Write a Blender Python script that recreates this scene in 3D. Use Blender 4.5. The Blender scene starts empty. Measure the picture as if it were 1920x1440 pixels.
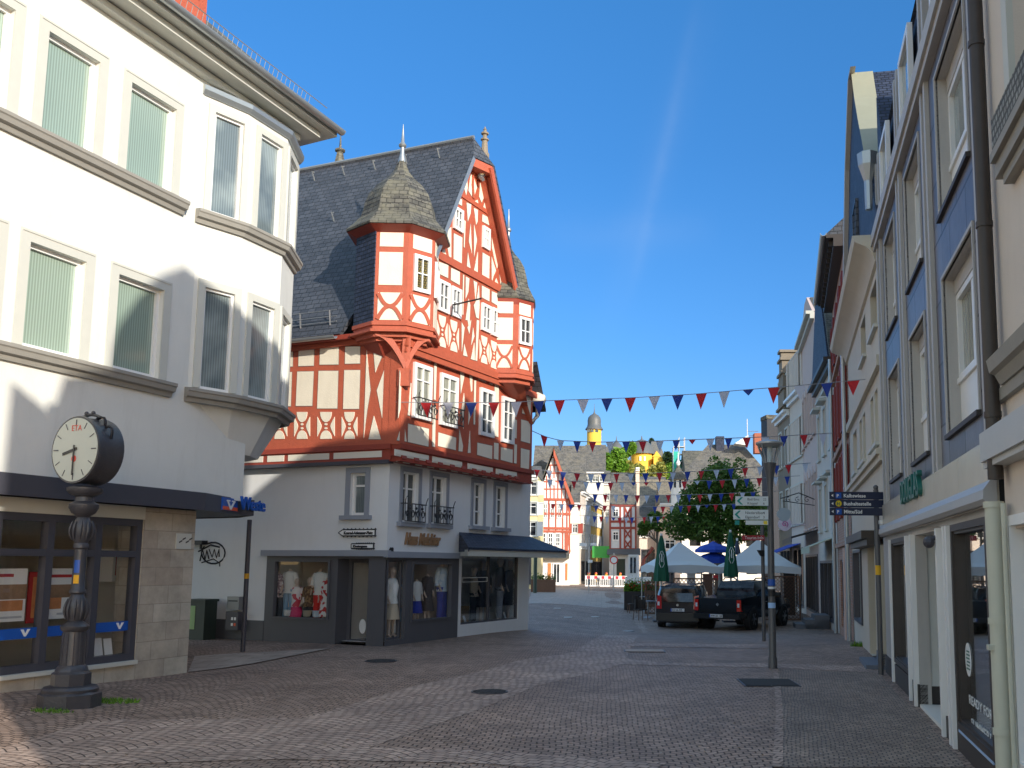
import bpy, math, random
from math import sin, cos, pi, radians
from mathutils import Vector, Matrix
random.seed(7)
SC = bpy.context.scene
COL = SC.collection
# ------------------------------------------------------------ camera, sky, sun, exposure
FPX, CX, CY, PITCH, ROLL = 1810.0, 1130.0, 829.0, math.atan(.1265), radians(.4)
CAM = Vector((0, 0, 1.9))
ROT = Matrix.Rotation(pi/2+PITCH, 3, 'X') @ Matrix.Rotation(ROLL, 3, 'Z')
cd = bpy.data.cameras.new('camera'); cam = bpy.data.objects.new('camera', cd); COL.objects.link(cam)
cam.location = CAM; cam.rotation_euler = ROT.to_euler()
cd.sensor_width = 36; cd.lens = FPX/1920*36
cd.shift_x = (960-CX)/1920; cd.shift_y = (CY-720)/1920
cd.clip_start = .05; cd.clip_end = 3000
SC.camera = cam
AZ, EL = radians(143.5), radians(19.5)
SUN = Vector((sin(AZ)*cos(EL), cos(AZ)*cos(EL), sin(EL)))
w = bpy.data.worlds.new('World'); SC.world = w; w.use_nodes = True
nt = w.node_tree; bg = nt.nodes['Background']
sky = nt.nodes.new('ShaderNodeTexSky'); sky.sky_type = 'NISHITA'; sky.sun_disc = False
sky.sun_elevation = EL; sky.sun_rotation = AZ
sky.air_density = 1.0; sky.dust_density = .3; sky.ozone_density = 2.5
hs = nt.nodes.new('ShaderNodeHueSaturation'); hs.inputs['Saturation'].default_value = 1.12; hs.inputs['Value'].default_value = 1.0
nt.links.new(sky.outputs[0], hs.inputs['Color'])
# even out the visible sky towards the horizon, add one old diagonal contrail and a faint wisp
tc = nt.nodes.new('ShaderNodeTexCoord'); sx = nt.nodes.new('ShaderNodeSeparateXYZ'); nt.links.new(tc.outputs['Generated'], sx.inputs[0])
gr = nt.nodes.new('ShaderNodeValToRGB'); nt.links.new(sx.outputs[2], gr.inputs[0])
gr.color_ramp.elements[0].position = 0; gr.color_ramp.elements[0].color = (.22, .27, .38, 1); gr.color_ramp.elements[1].position = 1; gr.color_ramp.elements[1].color = (3.3, 2.2, 1.4, 1)  # top of ramp: unseen overhead sky boosted and warmed, added fill for the shade
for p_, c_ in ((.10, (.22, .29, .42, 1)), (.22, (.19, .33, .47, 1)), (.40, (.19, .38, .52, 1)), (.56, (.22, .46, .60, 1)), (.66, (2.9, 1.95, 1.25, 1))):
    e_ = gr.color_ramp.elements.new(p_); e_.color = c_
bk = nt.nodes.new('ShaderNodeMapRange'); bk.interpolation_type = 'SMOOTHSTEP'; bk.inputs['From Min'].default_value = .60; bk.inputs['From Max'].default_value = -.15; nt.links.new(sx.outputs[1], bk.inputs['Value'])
bm_ = nt.nodes.new('ShaderNodeMixRGB'); bm_.inputs['Color2'].default_value = (1.15, .88, .70, 1); nt.links.new(bk.outputs[0], bm_.inputs['Fac']); nt.links.new(gr.outputs[0], bm_.inputs['Color1'])  # sky behind the viewer, out of frame, lifted and warmed as added fill
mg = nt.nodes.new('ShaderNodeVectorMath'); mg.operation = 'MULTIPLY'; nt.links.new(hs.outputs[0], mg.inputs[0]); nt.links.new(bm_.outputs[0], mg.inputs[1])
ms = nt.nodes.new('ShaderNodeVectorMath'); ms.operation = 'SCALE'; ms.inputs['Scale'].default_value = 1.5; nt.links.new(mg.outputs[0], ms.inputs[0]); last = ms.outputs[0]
ray0 = lambda x, y: (ROT @ Vector(((x-CX)/FPX, -(y-CY)/FPX, -1))).normalized()
for (p0, p1, w_, k_) in (((1335, 0), (1130, 640), .016, .022), ((1310, 0), (1180, 560), .006, .035), ((1000, 440), (1340, 432), .02, .03)):
    nn_ = ray0(*p0).cross(ray0(*p1)).normalized(); mid = (ray0(*p0)+ray0(*p1)).normalized(); hl_ = math.acos(ray0(*p0).dot(mid))
    dt = nt.nodes.new('ShaderNodeVectorMath'); dt.operation = 'DOT_PRODUCT'; dt.inputs[1].default_value = nn_; nt.links.new(tc.outputs['Generated'], dt.inputs[0])
    nz = nt.nodes.new('ShaderNodeTexNoise'); nz.inputs['Scale'].default_value = 9; nz.inputs['Detail'].default_value = 8; nz.inputs['Roughness'].default_value = .7; nt.links.new(tc.outputs['Generated'], nz.inputs['Vector'])
    dm = nt.nodes.new('ShaderNodeVectorMath'); dm.operation = 'DOT_PRODUCT'; dm.inputs[1].default_value = mid; nt.links.new(tc.outputs['Generated'], dm.inputs[0])
    def MM(op, a, b):
        n = nt.nodes.new('ShaderNodeMath'); n.operation = op
        for i, q in enumerate((a, b)):
            if q is None: continue
            if isinstance(q, (int, float)): n.inputs[i].default_value = q
            else: nt.links.new(q, n.inputs[i])
        return n.outputs[0]
    off_ = MM('ADD', dt.outputs['Value'], MM('MULTIPLY', MM('SUBTRACT', nz.outputs[0], .5), w_*1.2))
    g_ = MM('POWER', 2.718, MM('MULTIPLY', MM('MULTIPLY', off_, off_), -1/(w_*w_)))
    en = MM('MULTIPLY', MM('SUBTRACT', dm.outputs['Value'], math.cos(hl_*1.1)), 1/(1-math.cos(hl_*1.1))); cl = nt.nodes.new('ShaderNodeClamp'); nt.links.new(en, cl.inputs[0])
    f_ = MM('MULTIPLY', MM('MULTIPLY', g_, cl.outputs[0]), MM('MULTIPLY', nz.outputs[0], k_*2))
    mx = nt.nodes.new('ShaderNodeMixRGB'); mx.inputs['Color2'].default_value = (3.2, 3.5, 3.8, 1); nt.links.new(f_, mx.inputs['Fac']); nt.links.new(last, mx.inputs['Color1']); last = mx.outputs[0]
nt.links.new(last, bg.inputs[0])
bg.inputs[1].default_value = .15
sl = bpy.data.lights.new('sun', 'SUN'); sl.energy = 3.0; sl.angle = radians(.5); sl.color = (1, .93, .82)
so = bpy.data.objects.new('sun', sl); COL.objects.link(so); so.rotation_euler = SUN.to_track_quat('Z', 'Y').to_euler(); so.location = (0, -20, 40)
SC.view_settings.view_transform = 'Standard'; SC.view_settings.look = 'None'
SC.view_settings.exposure = .80; SC.view_settings.gamma = 1; SC.view_settings.use_curve_mapping = False
SC.cycles.max_bounces = 6; SC.cycles.transparent_max_bounces = 16

# ------------------------------------------------------------ measuring: a pixel of the photograph meets a real surface
def ray(px, py): return ROT @ Vector(((px-CX)/FPX, -(py-CY)/FPX, -1))
def proj(p):
    q = ROT.transposed() @ (Vector(p)-CAM); return (CX+FPX*q.x/-q.z, CY-FPX*q.y/-q.z)
def atz(px, py, z):
    r = ray(px, py); return CAM + r*((z-CAM.z)/r.z)
def aty(px, py, y):
    r = ray(px, py); return CAM + r*(y/r.y)
def sst(v, a, b):
    t = min(1, max(0, (v-a)/(b-a))); return t*t*(3-2*t)
def gz(x, y):
    return -.45*sst(y, 22, 36)*(1-sst(y, 52, 78))*sst(x, -3.5, 2) + .16*sst(-x, 6.5, 9)*(1-sst(y, 13, 18))
def gp(px, py):
    z = 0
    for _ in range(25):
        p = atz(px, py, z); z = .5*z+.5*gz(p.x, p.y)
    return Vector((p.x, p.y, gz(p.x, p.y)))
def zv(x, y, py):           # height above point (x, y) that shows at picture row py
    a, b = -5.0, 60.0
    for _ in range(40):
        m = (a+b)/2
        if proj((x, y, m))[1] > py: a = m
        else: b = m
    return m
class Fr:                   # a facade plane: u along, o outwards, z up
    def __init__(s, o, d, n): s.o, s.d, s.n = Vector((o[0], o[1], 0)), Vector((d[0], d[1], 0)).normalized(), Vector((n[0], n[1], 0)).normalized()
    def P(s, u, o, z): return Vector((s.o.x+s.d.x*u+s.n.x*o, s.o.y+s.d.y*u+s.n.y*o, z))
    def uz(s, px, py, o=0):
        r = ray(px, py); q = s.o+s.n*o; t = (q-CAM).dot(s.n)/r.dot(s.n); p = CAM+r*t
        return ((p-s.o).dot(s.d), p.z)
    def off(s, o): return Fr(s.P(0, o, 0), s.d, s.n)
def vdir(px):
    r = ray(px, 1058); return Vector((r.x, r.y, 0)).normalized()

# ------------------------------------------------------------ mesh building
class MB:
    def __init__(s): s.v, s.f, s.m, s.mi, s.sm, s.smooth = [], [], [], 0, [], False
    def face(s, pts):
        b = len(s.v); s.v += [Vector(p) for p in pts]; s.f.append(list(range(b, b+len(pts)))); s.m.append(s.mi); s.sm.append(s.smooth)
    def prism(s, pts, e):
        pts = [Vector(p) for p in pts]; e = Vector(e); n = len(pts); b = len(s.v)
        s.v += pts+[p+e for p in pts]
        fs = [list(range(b, b+n))[::-1], list(range(b+n, b+2*n))]+[[b+i, b+(i+1) % n, b+n+(i+1) % n, b+n+i] for i in range(n)]
        s.f += fs; s.m += [s.mi]*len(fs); s.sm += [s.smooth]*len(fs)
    def fbox(s, fr, u0, u1, o0, o1, z0, z1):
        s.prism([fr.P(u0, o0, z0), fr.P(u1, o0, z0), fr.P(u1, o0, z1), fr.P(u0, o0, z1)], fr.n*(o1-o0))
    def box(s, x0, x1, y0, y1, z0, z1):
        s.prism([(x0, y0, z0), (x1, y0, z0), (x1, y1, z0), (x0, y1, z0)], (0, 0, z1-z0))
    def plate(s, fr, uzs, o0, o1):
        s.prism([fr.P(u, o0, z) for u, z in uzs], fr.n*(o1-o0))
    def loft(s, rings, close=True, caps=True):
        b = len(s.v); n = len(rings[0])
        for r in rings: s.v += [Vector(p) for p in r]
        for i in range(len(rings)-1):
            for j in range(n if close else n-1):
                k = (j+1) % n; s.f.append([b+i*n+j, b+i*n+k, b+(i+1)*n+k, b+(i+1)*n+j]); s.m.append(s.mi); s.sm.append(s.smooth)
        if caps and close:
            for q in (list(range(b, b+n))[::-1], list(range(b+(len(rings)-1)*n, b+len(rings)*n))): s.f.append(q); s.m.append(s.mi); s.sm.append(False)
    def lathe(s, c, prof, n=16, a0=0, ax=None, sx=1):
        c = Vector(c); X, Y, Z = (Vector((1, 0, 0)), Vector((0, 1, 0)), Vector((0, 0, 1))) if ax is None else ax
        s.loft([[c+X*(r*sx*cos(a0+2*pi*j/n))+Y*(r*sin(a0+2*pi*j/n))+Z*z for j in range(n)] for r, z in prof])
    def tube(s, pts, r, n=6):
        pts = [Vector(p) for p in pts]; rings = []
        for i, p in enumerate(pts):
            t = (pts[min(i+1, len(pts)-1)]-pts[max(i-1, 0)]).normalized()
            a = Vector((0, 0, 1)) if abs(t.z) < .9 else Vector((1, 0, 0)); x = t.cross(a).normalized(); y = t.cross(x)
            rr = r[i] if isinstance(r, (list, tuple)) else r
            rings.append([p+x*(rr*cos(2*pi*j/n))+y*(rr*sin(2*pi*j/n)) for j in range(n)])
        s.loft(rings)
    def ball(s, c, r, n=10, m=6, sz=1):
        s.lathe(c, [(r*sin(pi*(i+.001)/(m+.002)), -r*sz*cos(pi*i/m)) for i in range(m+1)], n)
ORG = {}
SPLIT = {'vertical_fins': 'vertical_fin', 'white_posts': 'white_post', 'shutters': 'shutter', 'orange_panels': 'orange_panel', 'verge_board': 'verge_board', 'interior_cabinets': 'interior_cabinet', 'roof_hooks': 'roof_hook', 'bargeboard': 'bargeboard', 'board_panels': 'board_panel', 'cab_windows': 'cab_window', 'timber_brace': 'timber_brace', 'hood_struts': 'hood_strut', 'side_wall': 'side_wall', 'shop_plinth': 'shop_plinth', 'entrance_wall': 'entrance_wall', 'leaf_ornament': 'leaf_ornament', 'inner_wall': 'inner_wall', 'contour_line': 'contour_line', 'flowers': 'flower'}
def clusters(mb, gap=.03):
    n = len(mb.v); par = list(range(n))
    def find(i):
        while par[i] != i: par[i] = par[par[i]]; i = par[i]
        return i
    for f in mb.f:
        for v in f[1:]: par[find(v)] = find(f[0])
    comp = {}
    for i in range(n): comp.setdefault(find(i), []).append(i)
    B = [[[min(mb.v[i][k] for i in c)-gap for k in range(3)], [max(mb.v[i][k] for i in c)+gap for k in range(3)], set([r])] for r, c in comp.items()]
    ch = True
    while ch:
        ch = False; i = 0
        while i < len(B):
            j = i+1
            while j < len(B):
                if all(B[i][0][k] <= B[j][1][k] and B[j][0][k] <= B[i][1][k] for k in range(3)):
                    B[i] = [[min(B[i][0][k], B[j][0][k]) for k in range(3)], [max(B[i][1][k], B[j][1][k]) for k in range(3)], B[i][2] | B[j][2]]; B.pop(j); ch = True
                else: j += 1
            i += 1
    return [[fi for fi, f in enumerate(mb.f) if find(f[0]) in b[2]] for b in B]
def build(name, mb, mats, parent=None, label=None, cat=None, group=None, kind=None, org=None, smooth=None):
    if name in SPLIT and parent:
        cs = clusters(mb); out = None
        for fs in cs:
            m2 = MB(); mp_ = {}
            for fi in fs:
                g = []
                for v in mb.f[fi]:
                    if v not in mp_: mp_[v] = len(m2.v); m2.v.append(mb.v[v])
                    g.append(mp_[v])
                m2.f.append(g); m2.m.append(mb.m[fi]); m2.sm.append(mb.sm[fi])
            o = build1(SPLIT[name], m2, mats, parent, label, cat, group, kind, org, smooth); out = out or o
        return out
    return build1(name, mb, mats, parent, label, cat, group, kind, org, smooth)
def build1(name, mb, mats, parent=None, label=None, cat=None, group=None, kind=None, org=None, smooth=None):
    if not isinstance(mats, (list, tuple)): mats = [mats]
    me = bpy.data.meshes.new(name)
    O = ORG[parent.name] if parent else Vector(org if org else (0, 0, 0))
    me.from_pydata([tuple(p-O) for p in mb.v], [], mb.f)
    me.polygons.foreach_set('material_index', mb.m)
    for m in mats: me.materials.append(m)
    import bmesh
    bm = bmesh.new(); bm.from_mesh(me); bmesh.ops.recalc_face_normals(bm, faces=bm.faces); bm.to_mesh(me); bm.free()
    uv = me.uv_layers.new(name='UVMap'); Z = Vector((0, 0, 1)); vs = mb.v; data = []
    for p in me.polygons:
        nn = p.normal
        if abs(nn.z) > .97: ua, va = Vector((1, 0, 0)), Vector((0, 1, 0))
        else: ua = Z.cross(nn).normalized(); va = nn.cross(ua)
        for vi in p.vertices: q = vs[vi]; data += [q.dot(ua), q.dot(va)]
    uv.data.foreach_set('uv', data)
    if smooth:
        me.polygons.foreach_set('use_smooth', [True]*len(me.polygons)); me.set_sharp_from_angle(angle=radians(smooth))
    ob = bpy.data.objects.new(name, me); COL.objects.link(ob)
    if parent: ob.parent = parent; ORG[ob.name] = O
    else:
        ob.location = O; ORG[ob.name] = O
    tag(ob, label, cat, group, kind)
    return ob
def tag(o, label=None, cat=None, group=None, kind=None):
    if label: o['label'] = label
    if cat: o['category'] = cat
    if group: o['group'] = group
    if kind: o['kind'] = kind
def thing(name, loc, label, cat, group=None):
    o = bpy.data.objects.new(name, None); COL.objects.link(o); o.location = loc; o.empty_display_size = .3
    ORG[o.name] = Vector(loc); tag(o, label, cat, group); return o
def copy_tree(o, loc=None, rz=None, label=None, parent=None):
    c = o.copy(); COL.objects.link(c); c.parent = parent
    if loc is not None: c.location = loc
    if rz is not None: c.rotation_euler = (0, 0, rz)
    if label: c['label'] = label
    for ch in list(o.children): copy_tree(ch, parent=c)
    return c

# ------------------------------------------------------------ procedural materials
def nodes(name):
    m = bpy.data.materials.new(name); m.use_nodes = True; t = m.node_tree; return m, t, t.nodes['Principled BSDF']
def N(t, typ, **kw):
    n = t.nodes.new(typ)
    for k, v in kw.items():
        if k in n.inputs.keys(): n.inputs[k].default_value = v
        else: setattr(n, k, v)
    return n
def rgb(c, k=1): return (c[0]*k, c[1]*k, c[2]*k, 1)
def mat(name, c, rough=.7, var=.12, scale=3, bump=0, bscale=40, metal=0, spec=.5, stain=0, obj='Object'):
    m, t, b = nodes(name); L = t.links.new
    co = N(t, 'ShaderNodeTexCoord')
    n1 = N(t, 'ShaderNodeTexNoise', Scale=scale, Detail=6, Roughness=.65); L(co.outputs[obj], n1.inputs['Vector'])
    mx = N(t, 'ShaderNodeMixRGB', Color1=rgb(c, 1-var), Color2=rgb(c, 1+var)); L(n1.outputs[0], mx.inputs[0]); out = mx.outputs[0]
    if stain:
        mp = N(t, 'ShaderNodeMapping', Scale=(1.2, 1.2, .25)); L(co.outputs[obj], mp.inputs[0])
        n3 = N(t, 'ShaderNodeTexNoise', Scale=2.5, Detail=8, Roughness=.75); L(mp.outputs[0], n3.inputs['Vector'])
        r = N(t, 'ShaderNodeValToRGB'); r.color_ramp.elements[0].position = .5; r.color_ramp.elements[1].position = .75; L(n3.outputs[0], r.inputs[0])
        ml = N(t, 'ShaderNodeMath', operation='MULTIPLY'); ml.inputs[1].default_value = stain; L(r.outputs[0], ml.inputs[0])
        m2 = N(t, 'ShaderNodeMixRGB', Color2=rgb((c[0]*.55, c[1]*.52, c[2]*.46))); L(ml.outputs[0], m2.inputs[0]); L(out, m2.inputs[1]); out = m2.outputs[0]
    L(out, b.inputs['Base Color'])
    b.inputs['Roughness'].default_value = rough; b.inputs['Metallic'].default_value = metal; b.inputs['Specular IOR Level'].default_value = spec
    if bump:
        n2 = N(t, 'ShaderNodeTexNoise', Scale=bscale, Detail=4); L(co.outputs[obj], n2.inputs['Vector'])
        bp = N(t, 'ShaderNodeBump', Strength=bump, Distance=.02); L(n2.outputs[0], bp.inputs['Height']); L(bp.outputs[0], b.inputs['Normal'])
    return m
def brick(name, c1, c2, mort, w, h, ms=.012, rough=.8, bump=.6, off=.5, mossy=None, spec=.4, bias=0, dist=0):
    m, t, b = nodes(name); L = t.links.new
    uv = N(t, 'ShaderNodeTexCoord'); vec = uv.outputs['UV']
    if dist:
        nd = N(t, 'ShaderNodeTexNoise', Scale=1.3, Detail=3); L(vec, nd.inputs['Vector'])
        ml = N(t, 'ShaderNodeVectorMath', operation='SCALE'); ml.inputs['Scale'].default_value = dist; L(nd.outputs['Color'], ml.inputs[0])
        ad = N(t, 'ShaderNodeVectorMath', operation='ADD'); L(vec, ad.inputs[0]); L(ml.outputs[0], ad.inputs[1]); vec = ad.outputs[0]
    br = N(t, 'ShaderNodeTexBrick', Color1=rgb(c1), Color2=rgb(c2), Mortar=rgb(mort), Scale=1); br.offset = off
    br.inputs['Mortar Size'].default_value = ms; br.inputs['Brick Width'].default_value = w; br.inputs['Row Height'].default_value = h; br.inputs['Bias'].default_value = bias; br.inputs['Mortar Smooth'].default_value = .3
    L(vec, br.inputs['Vector'])
    n1 = N(t, 'ShaderNodeTexNoise', Scale=2.2, Detail=7, Roughness=.7); L(uv.outputs['UV'], n1.inputs['Vector'])
    mx = N(t, 'ShaderNodeMixRGB', blend_type='MULTIPLY', Fac=.55); L(br.outputs[0], mx.inputs[1]); r = N(t, 'ShaderNodeValToRGB'); r.color_ramp.elements[0].position = .3; r.color_ramp.elements[0].color = (.45, .45, .45, 1); r.color_ramp.elements[1].position = .7; r.color_ramp.elements[1].color = (1.25, 1.25, 1.25, 1)
    L(n1.outputs[0], r.inputs[0]); L(r.outputs[0], mx.inputs[2]); out = mx.outputs[0]
    if mossy:
        n3 = N(t, 'ShaderNodeTexNoise', Scale=1.1, Detail=8, Roughness=.8); L(uv.outputs['UV'], n3.inputs['Vector'])
        r3 = N(t, 'ShaderNodeValToRGB'); r3.color_ramp.elements[0].position = .45; r3.color_ramp.elements[1].position = .65; L(n3.outputs[0], r3.inputs[0])
        m3 = N(t, 'ShaderNodeMixRGB', Color2=rgb(mossy)); L(r3.outputs[0], m3.inputs[0]); L(out, m3.inputs[1]); out = m3.outputs[0]
    L(out, b.inputs['Base Color']); b.inputs['Roughness'].default_value = rough; b.inputs['Specular IOR Level'].default_value = spec
    sb = N(t, 'ShaderNodeMath', operation='SUBTRACT'); L(n1.outputs[0], sb.inputs[0]); L(br.outputs['Fac'], sb.inputs[1])
    bp = N(t, 'ShaderNodeBump', Strength=bump, Distance=.02); L(sb.outputs[0], bp.inputs['Height']); L(bp.outputs[0], b.inputs['Normal'])
    return m
def setts(name, c1, c2, mort, arc=1.15, w=.125, rise=.33, shift=(0, 0), rot=0):
    m, t, b = nodes(name); L = t.links.new
    co = N(t, 'ShaderNodeTexCoord'); mp = N(t, 'ShaderNodeMapping', Location=(shift[0], shift[1], 0), Rotation=(0, 0, rot)); L(co.outputs['Object'], mp.inputs[0])
    nd = N(t, 'ShaderNodeTexNoise', Scale=1.7, Detail=2); L(mp.outputs[0], nd.inputs['Vector'])
    sc = N(t, 'ShaderNodeVectorMath', operation='SCALE'); sc.inputs['Scale'].default_value = .09; L(nd.outputs['Color'], sc.inputs[0])
    ad = N(t, 'ShaderNodeVectorMath', operation='ADD'); L(mp.outputs[0], ad.inputs[0]); L(sc.outputs[0], ad.inputs[1])
    sp = N(t, 'ShaderNodeSeparateXYZ'); L(ad.outputs[0], sp.inputs[0])
    def M(op, a, bb=None):
        n = N(t, 'ShaderNodeMath', operation=op)
        for i, q in enumerate((a, bb)):
            if q is None: continue
            if isinstance(q, (int, float)): n.inputs[i].default_value = q
            else: L(q, n.inputs[i])
        return n.outputs[0]
    fx = M('SUBTRACT', M('FRACT', M('DIVIDE', sp.outputs[0], arc)), .5)
    y2 = M('ADD', sp.outputs[1], M('MULTIPLY', M('MULTIPLY', fx, fx), rise*4))
    cb = N(t, 'ShaderNodeCombineXYZ'); L(sp.outputs[0], cb.inputs[0]); L(y2, cb.inputs[1])
    br = N(t, 'ShaderNodeTexBrick', Color1=rgb(c1), Color2=rgb(c2), Mortar=rgb(mort), Scale=1)
    br.inputs['Mortar Size'].default_value = .010; br.inputs['Brick Width'].default_value = w; br.inputs['Row Height'].default_value = w*.86; br.inputs['Mortar Smooth'].default_value = .6
    L(cb.outputs[0], br.inputs['Vector'])
    n1 = N(t, 'ShaderNodeTexNoise', Scale=.55, Detail=8, Roughness=.72); L(co.outputs['Object'], n1.inputs['Vector'])
    r = N(t, 'ShaderNodeValToRGB'); r.color_ramp.elements[0].position = .33; r.color_ramp.elements[0].color = (.62, .6, .6, 1); r.color_ramp.elements[1].position = .68; r.color_ramp.elements[1].color = (1.3, 1.25, 1.2, 1); L(n1.outputs[0], r.inputs[0])
    mx = N(t, 'ShaderNodeMixRGB', blend_type='MULTIPLY', Fac=.8); L(br.outputs[0], mx.inputs[1]); L(r.outputs[0], mx.inputs[2])
    n4 = N(t, 'ShaderNodeTexNoise', Scale=7, Detail=5, Roughness=.8); L(co.outputs['Object'], n4.inputs['Vector'])
    r4 = N(t, 'ShaderNodeValToRGB'); r4.color_ramp.elements[0].position = .3; r4.color_ramp.elements[0].color = (.7, .7, .7, 1); r4.color_ramp.elements[1].position = .7; r4.color_ramp.elements[1].color = (1.25, 1.22, 1.2, 1); L(n4.outputs[0], r4.inputs[0])
    m4 = N(t, 'ShaderNodeMixRGB', blend_type='MULTIPLY', Fac=.7); L(mx.outputs[0], m4.inputs[1]); L(r4.outputs[0], m4.inputs[2])
    L(m4.outputs[0], b.inputs['Base Color']); b.inputs['Roughness'].default_value = .62; b.inputs['Specular IOR Level'].default_value = .35
    sb = M('SUBTRACT', M('MULTIPLY', n4.outputs[0], .8), br.outputs['Fac'])
    bp = N(t, 'ShaderNodeBump', Strength=.9, Distance=.022); L(sb, bp.inputs['Height']); L(bp.outputs[0], b.inputs['Normal'])
    return m
def glassy(name, tint=(.85, .9, .88), refl=.0):
    m = bpy.data.materials.new(name); m.use_nodes = True; t = m.node_tree; t.nodes.clear(); L = t.links.new
    o = N(t, 'ShaderNodeOutputMaterial'); tr = N(t, 'ShaderNodeBsdfTransparent', Color=rgb(tint)); gl = N(t, 'ShaderNodeBsdfGlossy', Color=(1, 1, 1, 1), Roughness=.01)
    fr = N(t, 'ShaderNodeLayerWeight', Blend=.5); pw = N(t, 'ShaderNodeMath', operation='POWER'); pw.inputs[1].default_value = 4; L(fr.outputs['Facing'], pw.inputs[0]); ad = N(t, 'ShaderNodeMath', operation='ADD'); ad.inputs[1].default_value = .03+refl; L(pw.outputs[0], ad.inputs[0])
    mx = N(t, 'ShaderNodeMixShader'); L(ad.outputs[0], mx.inputs[0]); L(tr.outputs[0], mx.inputs[1]); L(gl.outputs[0], mx.inputs[2]); L(mx.outputs[0], o.inputs[0]); return m
def pane(name, c, rough=.06, scale=1.2, c2=None, blinds=0):
    m, t, b = nodes(name); L = t.links.new
    co = N(t, 'ShaderNodeTexCoord'); n1 = N(t, 'ShaderNodeTexNoise', Scale=scale, Detail=3); L(co.outputs['Object'], n1.inputs['Vector'])
    r = N(t, 'ShaderNodeValToRGB'); r.color_ramp.elements[0].position = .42; r.color_ramp.elements[1].position = .6
    r.color_ramp.elements[0].color = rgb(c); r.color_ramp.elements[1].color = rgb(c2 or (c[0]*2, c[1]*2, c[2]*2)); L(n1.outputs[0], r.inputs[0]); out = r.outputs[0]
    if blinds:
        wv = N(t, 'ShaderNodeTexWave', Scale=blinds, Distortion=0); wv.bands_direction = 'X'; L(co.outputs['UV'], wv.inputs['Vector'])
        mx = N(t, 'ShaderNodeMixRGB', blend_type='MULTIPLY', Fac=.35); L(out, mx.inputs[1]); L(wv.outputs['Color'], mx.inputs[2]); out = mx.outputs[0]
    L(out, b.inputs['Base Color']); b.inputs['Roughness'].default_value = rough; b.inputs['Specular IOR Level'].default_value = .9
    return m
M_ = {}
M_['bankwhite'] = mat('white render', (.71, .71, .66), .85, .07, 1.2, .15, 60, stain=.2)
M_['whitewall'] = mat('bluish white render', (.70, .71, .71), .85, .05, 1.2, .15, 70, stain=.10)
M_['trim'] = mat('pale grey painted stone trim', (.56, .56, .50), .6, .06, 4, .05)
M_['sill'] = mat('grey brown moulding', (.30, .285, .25), .7, .12, 5, .1)
M_['white'] = mat('white painted frame', (.82, .82, .80), .4, .03)
M_['cream'] = mat('cream infill plaster', (.80, .73, .59), .85, .08, 3, .3, 30, stain=.2)
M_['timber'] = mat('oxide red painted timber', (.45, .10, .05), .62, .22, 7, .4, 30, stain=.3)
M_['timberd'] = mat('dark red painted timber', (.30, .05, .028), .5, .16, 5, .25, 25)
M_['slate'] = brick('dark slate shingles', (.085, .092, .11), (.055, .06, .073), (.018, .02, .024), .23, .15, .012, .45, 1.0, spec=.6, dist=.05)
M_['slateold'] = brick('weathered mossy slate', (.16, .155, .135), (.08, .08, .073), (.02, .02, .02), .2, .12, .010, .8, .9, mossy=(.18, .172, .125), dist=.07)
M_['slateblue'] = brick('blue black slate cladding', (.05, .065, .11), (.025, .035, .07), (.006, .008, .014), .17, .1, .012, .6, 1.0, spec=.35, dist=.03)
M_['slategrey'] = brick('grey slate roof', (.17, .165, .155), (.10, .10, .095), (.03, .03, .03), .4, .3, .012, .75, .8, mossy=(.18, .165, .13), dist=.05)
M_['zinc'] = mat('zinc sheet', (.42, .45, .46), .4, .1, 3, metal=.7)
M_['steel'] = mat('galvanised steel', (.45, .46, .47), .45, .1, 8, metal=.8)
M_['grey'] = mat('slate grey shop paint', (.085, .085, .095), .5, .08, 4)
M_['greyl'] = mat('mid grey window surround', (.27, .29, .33), .7, .06, 4)
M_['anth'] = mat('anthracite metal', (.06, .06, .075), .45, .08, 4)
M_['iron'] = mat('black wrought iron', (.018, .018, .02), .45, .2, 20)
M_['cast'] = mat('dark painted cast iron', (.05, .05, .058), .38, .25, 9, .25, 30, spec=.6)
M_['stone'] = brick('pale sandstone blocks', (.50, .46, .38), (.40, .34, .27), (.30, .27, .22), .62, .30, .006, .8, .35, dist=0)
M_['outline'] = mat('grey contour line', (.20, .17, .15), .8, .1)
M_['dstone'] = mat('dark weathered sandstone', (.24, .20, .15), .85, .3, 2, .3, 10)
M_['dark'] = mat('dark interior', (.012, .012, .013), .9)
M_['shopback'] = mat('shop interior wall', (.66, .62, .57), .9)
M_['gdark'] = pane('dark window glass', (.02, .025, .03), c2=(.07, .08, .085))
M_['gcurt'] = pane('glass over pale curtain', (.30, .31, .26), c2=(.42, .42, .34), blinds=2)
M_['gblind'] = pane('glass over green white blind', (.32, .42, .35), .08, .35, (.36, .46, .38), blinds=6.5)
M_['gblindd'] = pane('glass over open blind', (.16, .20, .21), .05, .8, (.34, .40, .39), blinds=6.5)
M_['ggold'] = brick('gold lattice glass', (.28, .2, .05), (.2, .15, .04), (.03, .03, .02), .06, .06, .012, .3, .1)
M_['shopglass'] = glassy('shop glass', (.95, .96, .96), .0)
M_['mirror'] = glassy('tall display glass', (.9, .92, .93), .08)
M_['flagred'] = mat('red pennant cloth', (.62, .035, .04), .8, .05)
M_['flagwhite'] = mat('pale pennant cloth', (.62, .62, .68), .8, .05)
M_['flagblue'] = mat('blue pennant cloth', (.035, .07, .30), .8, .05)
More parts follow.
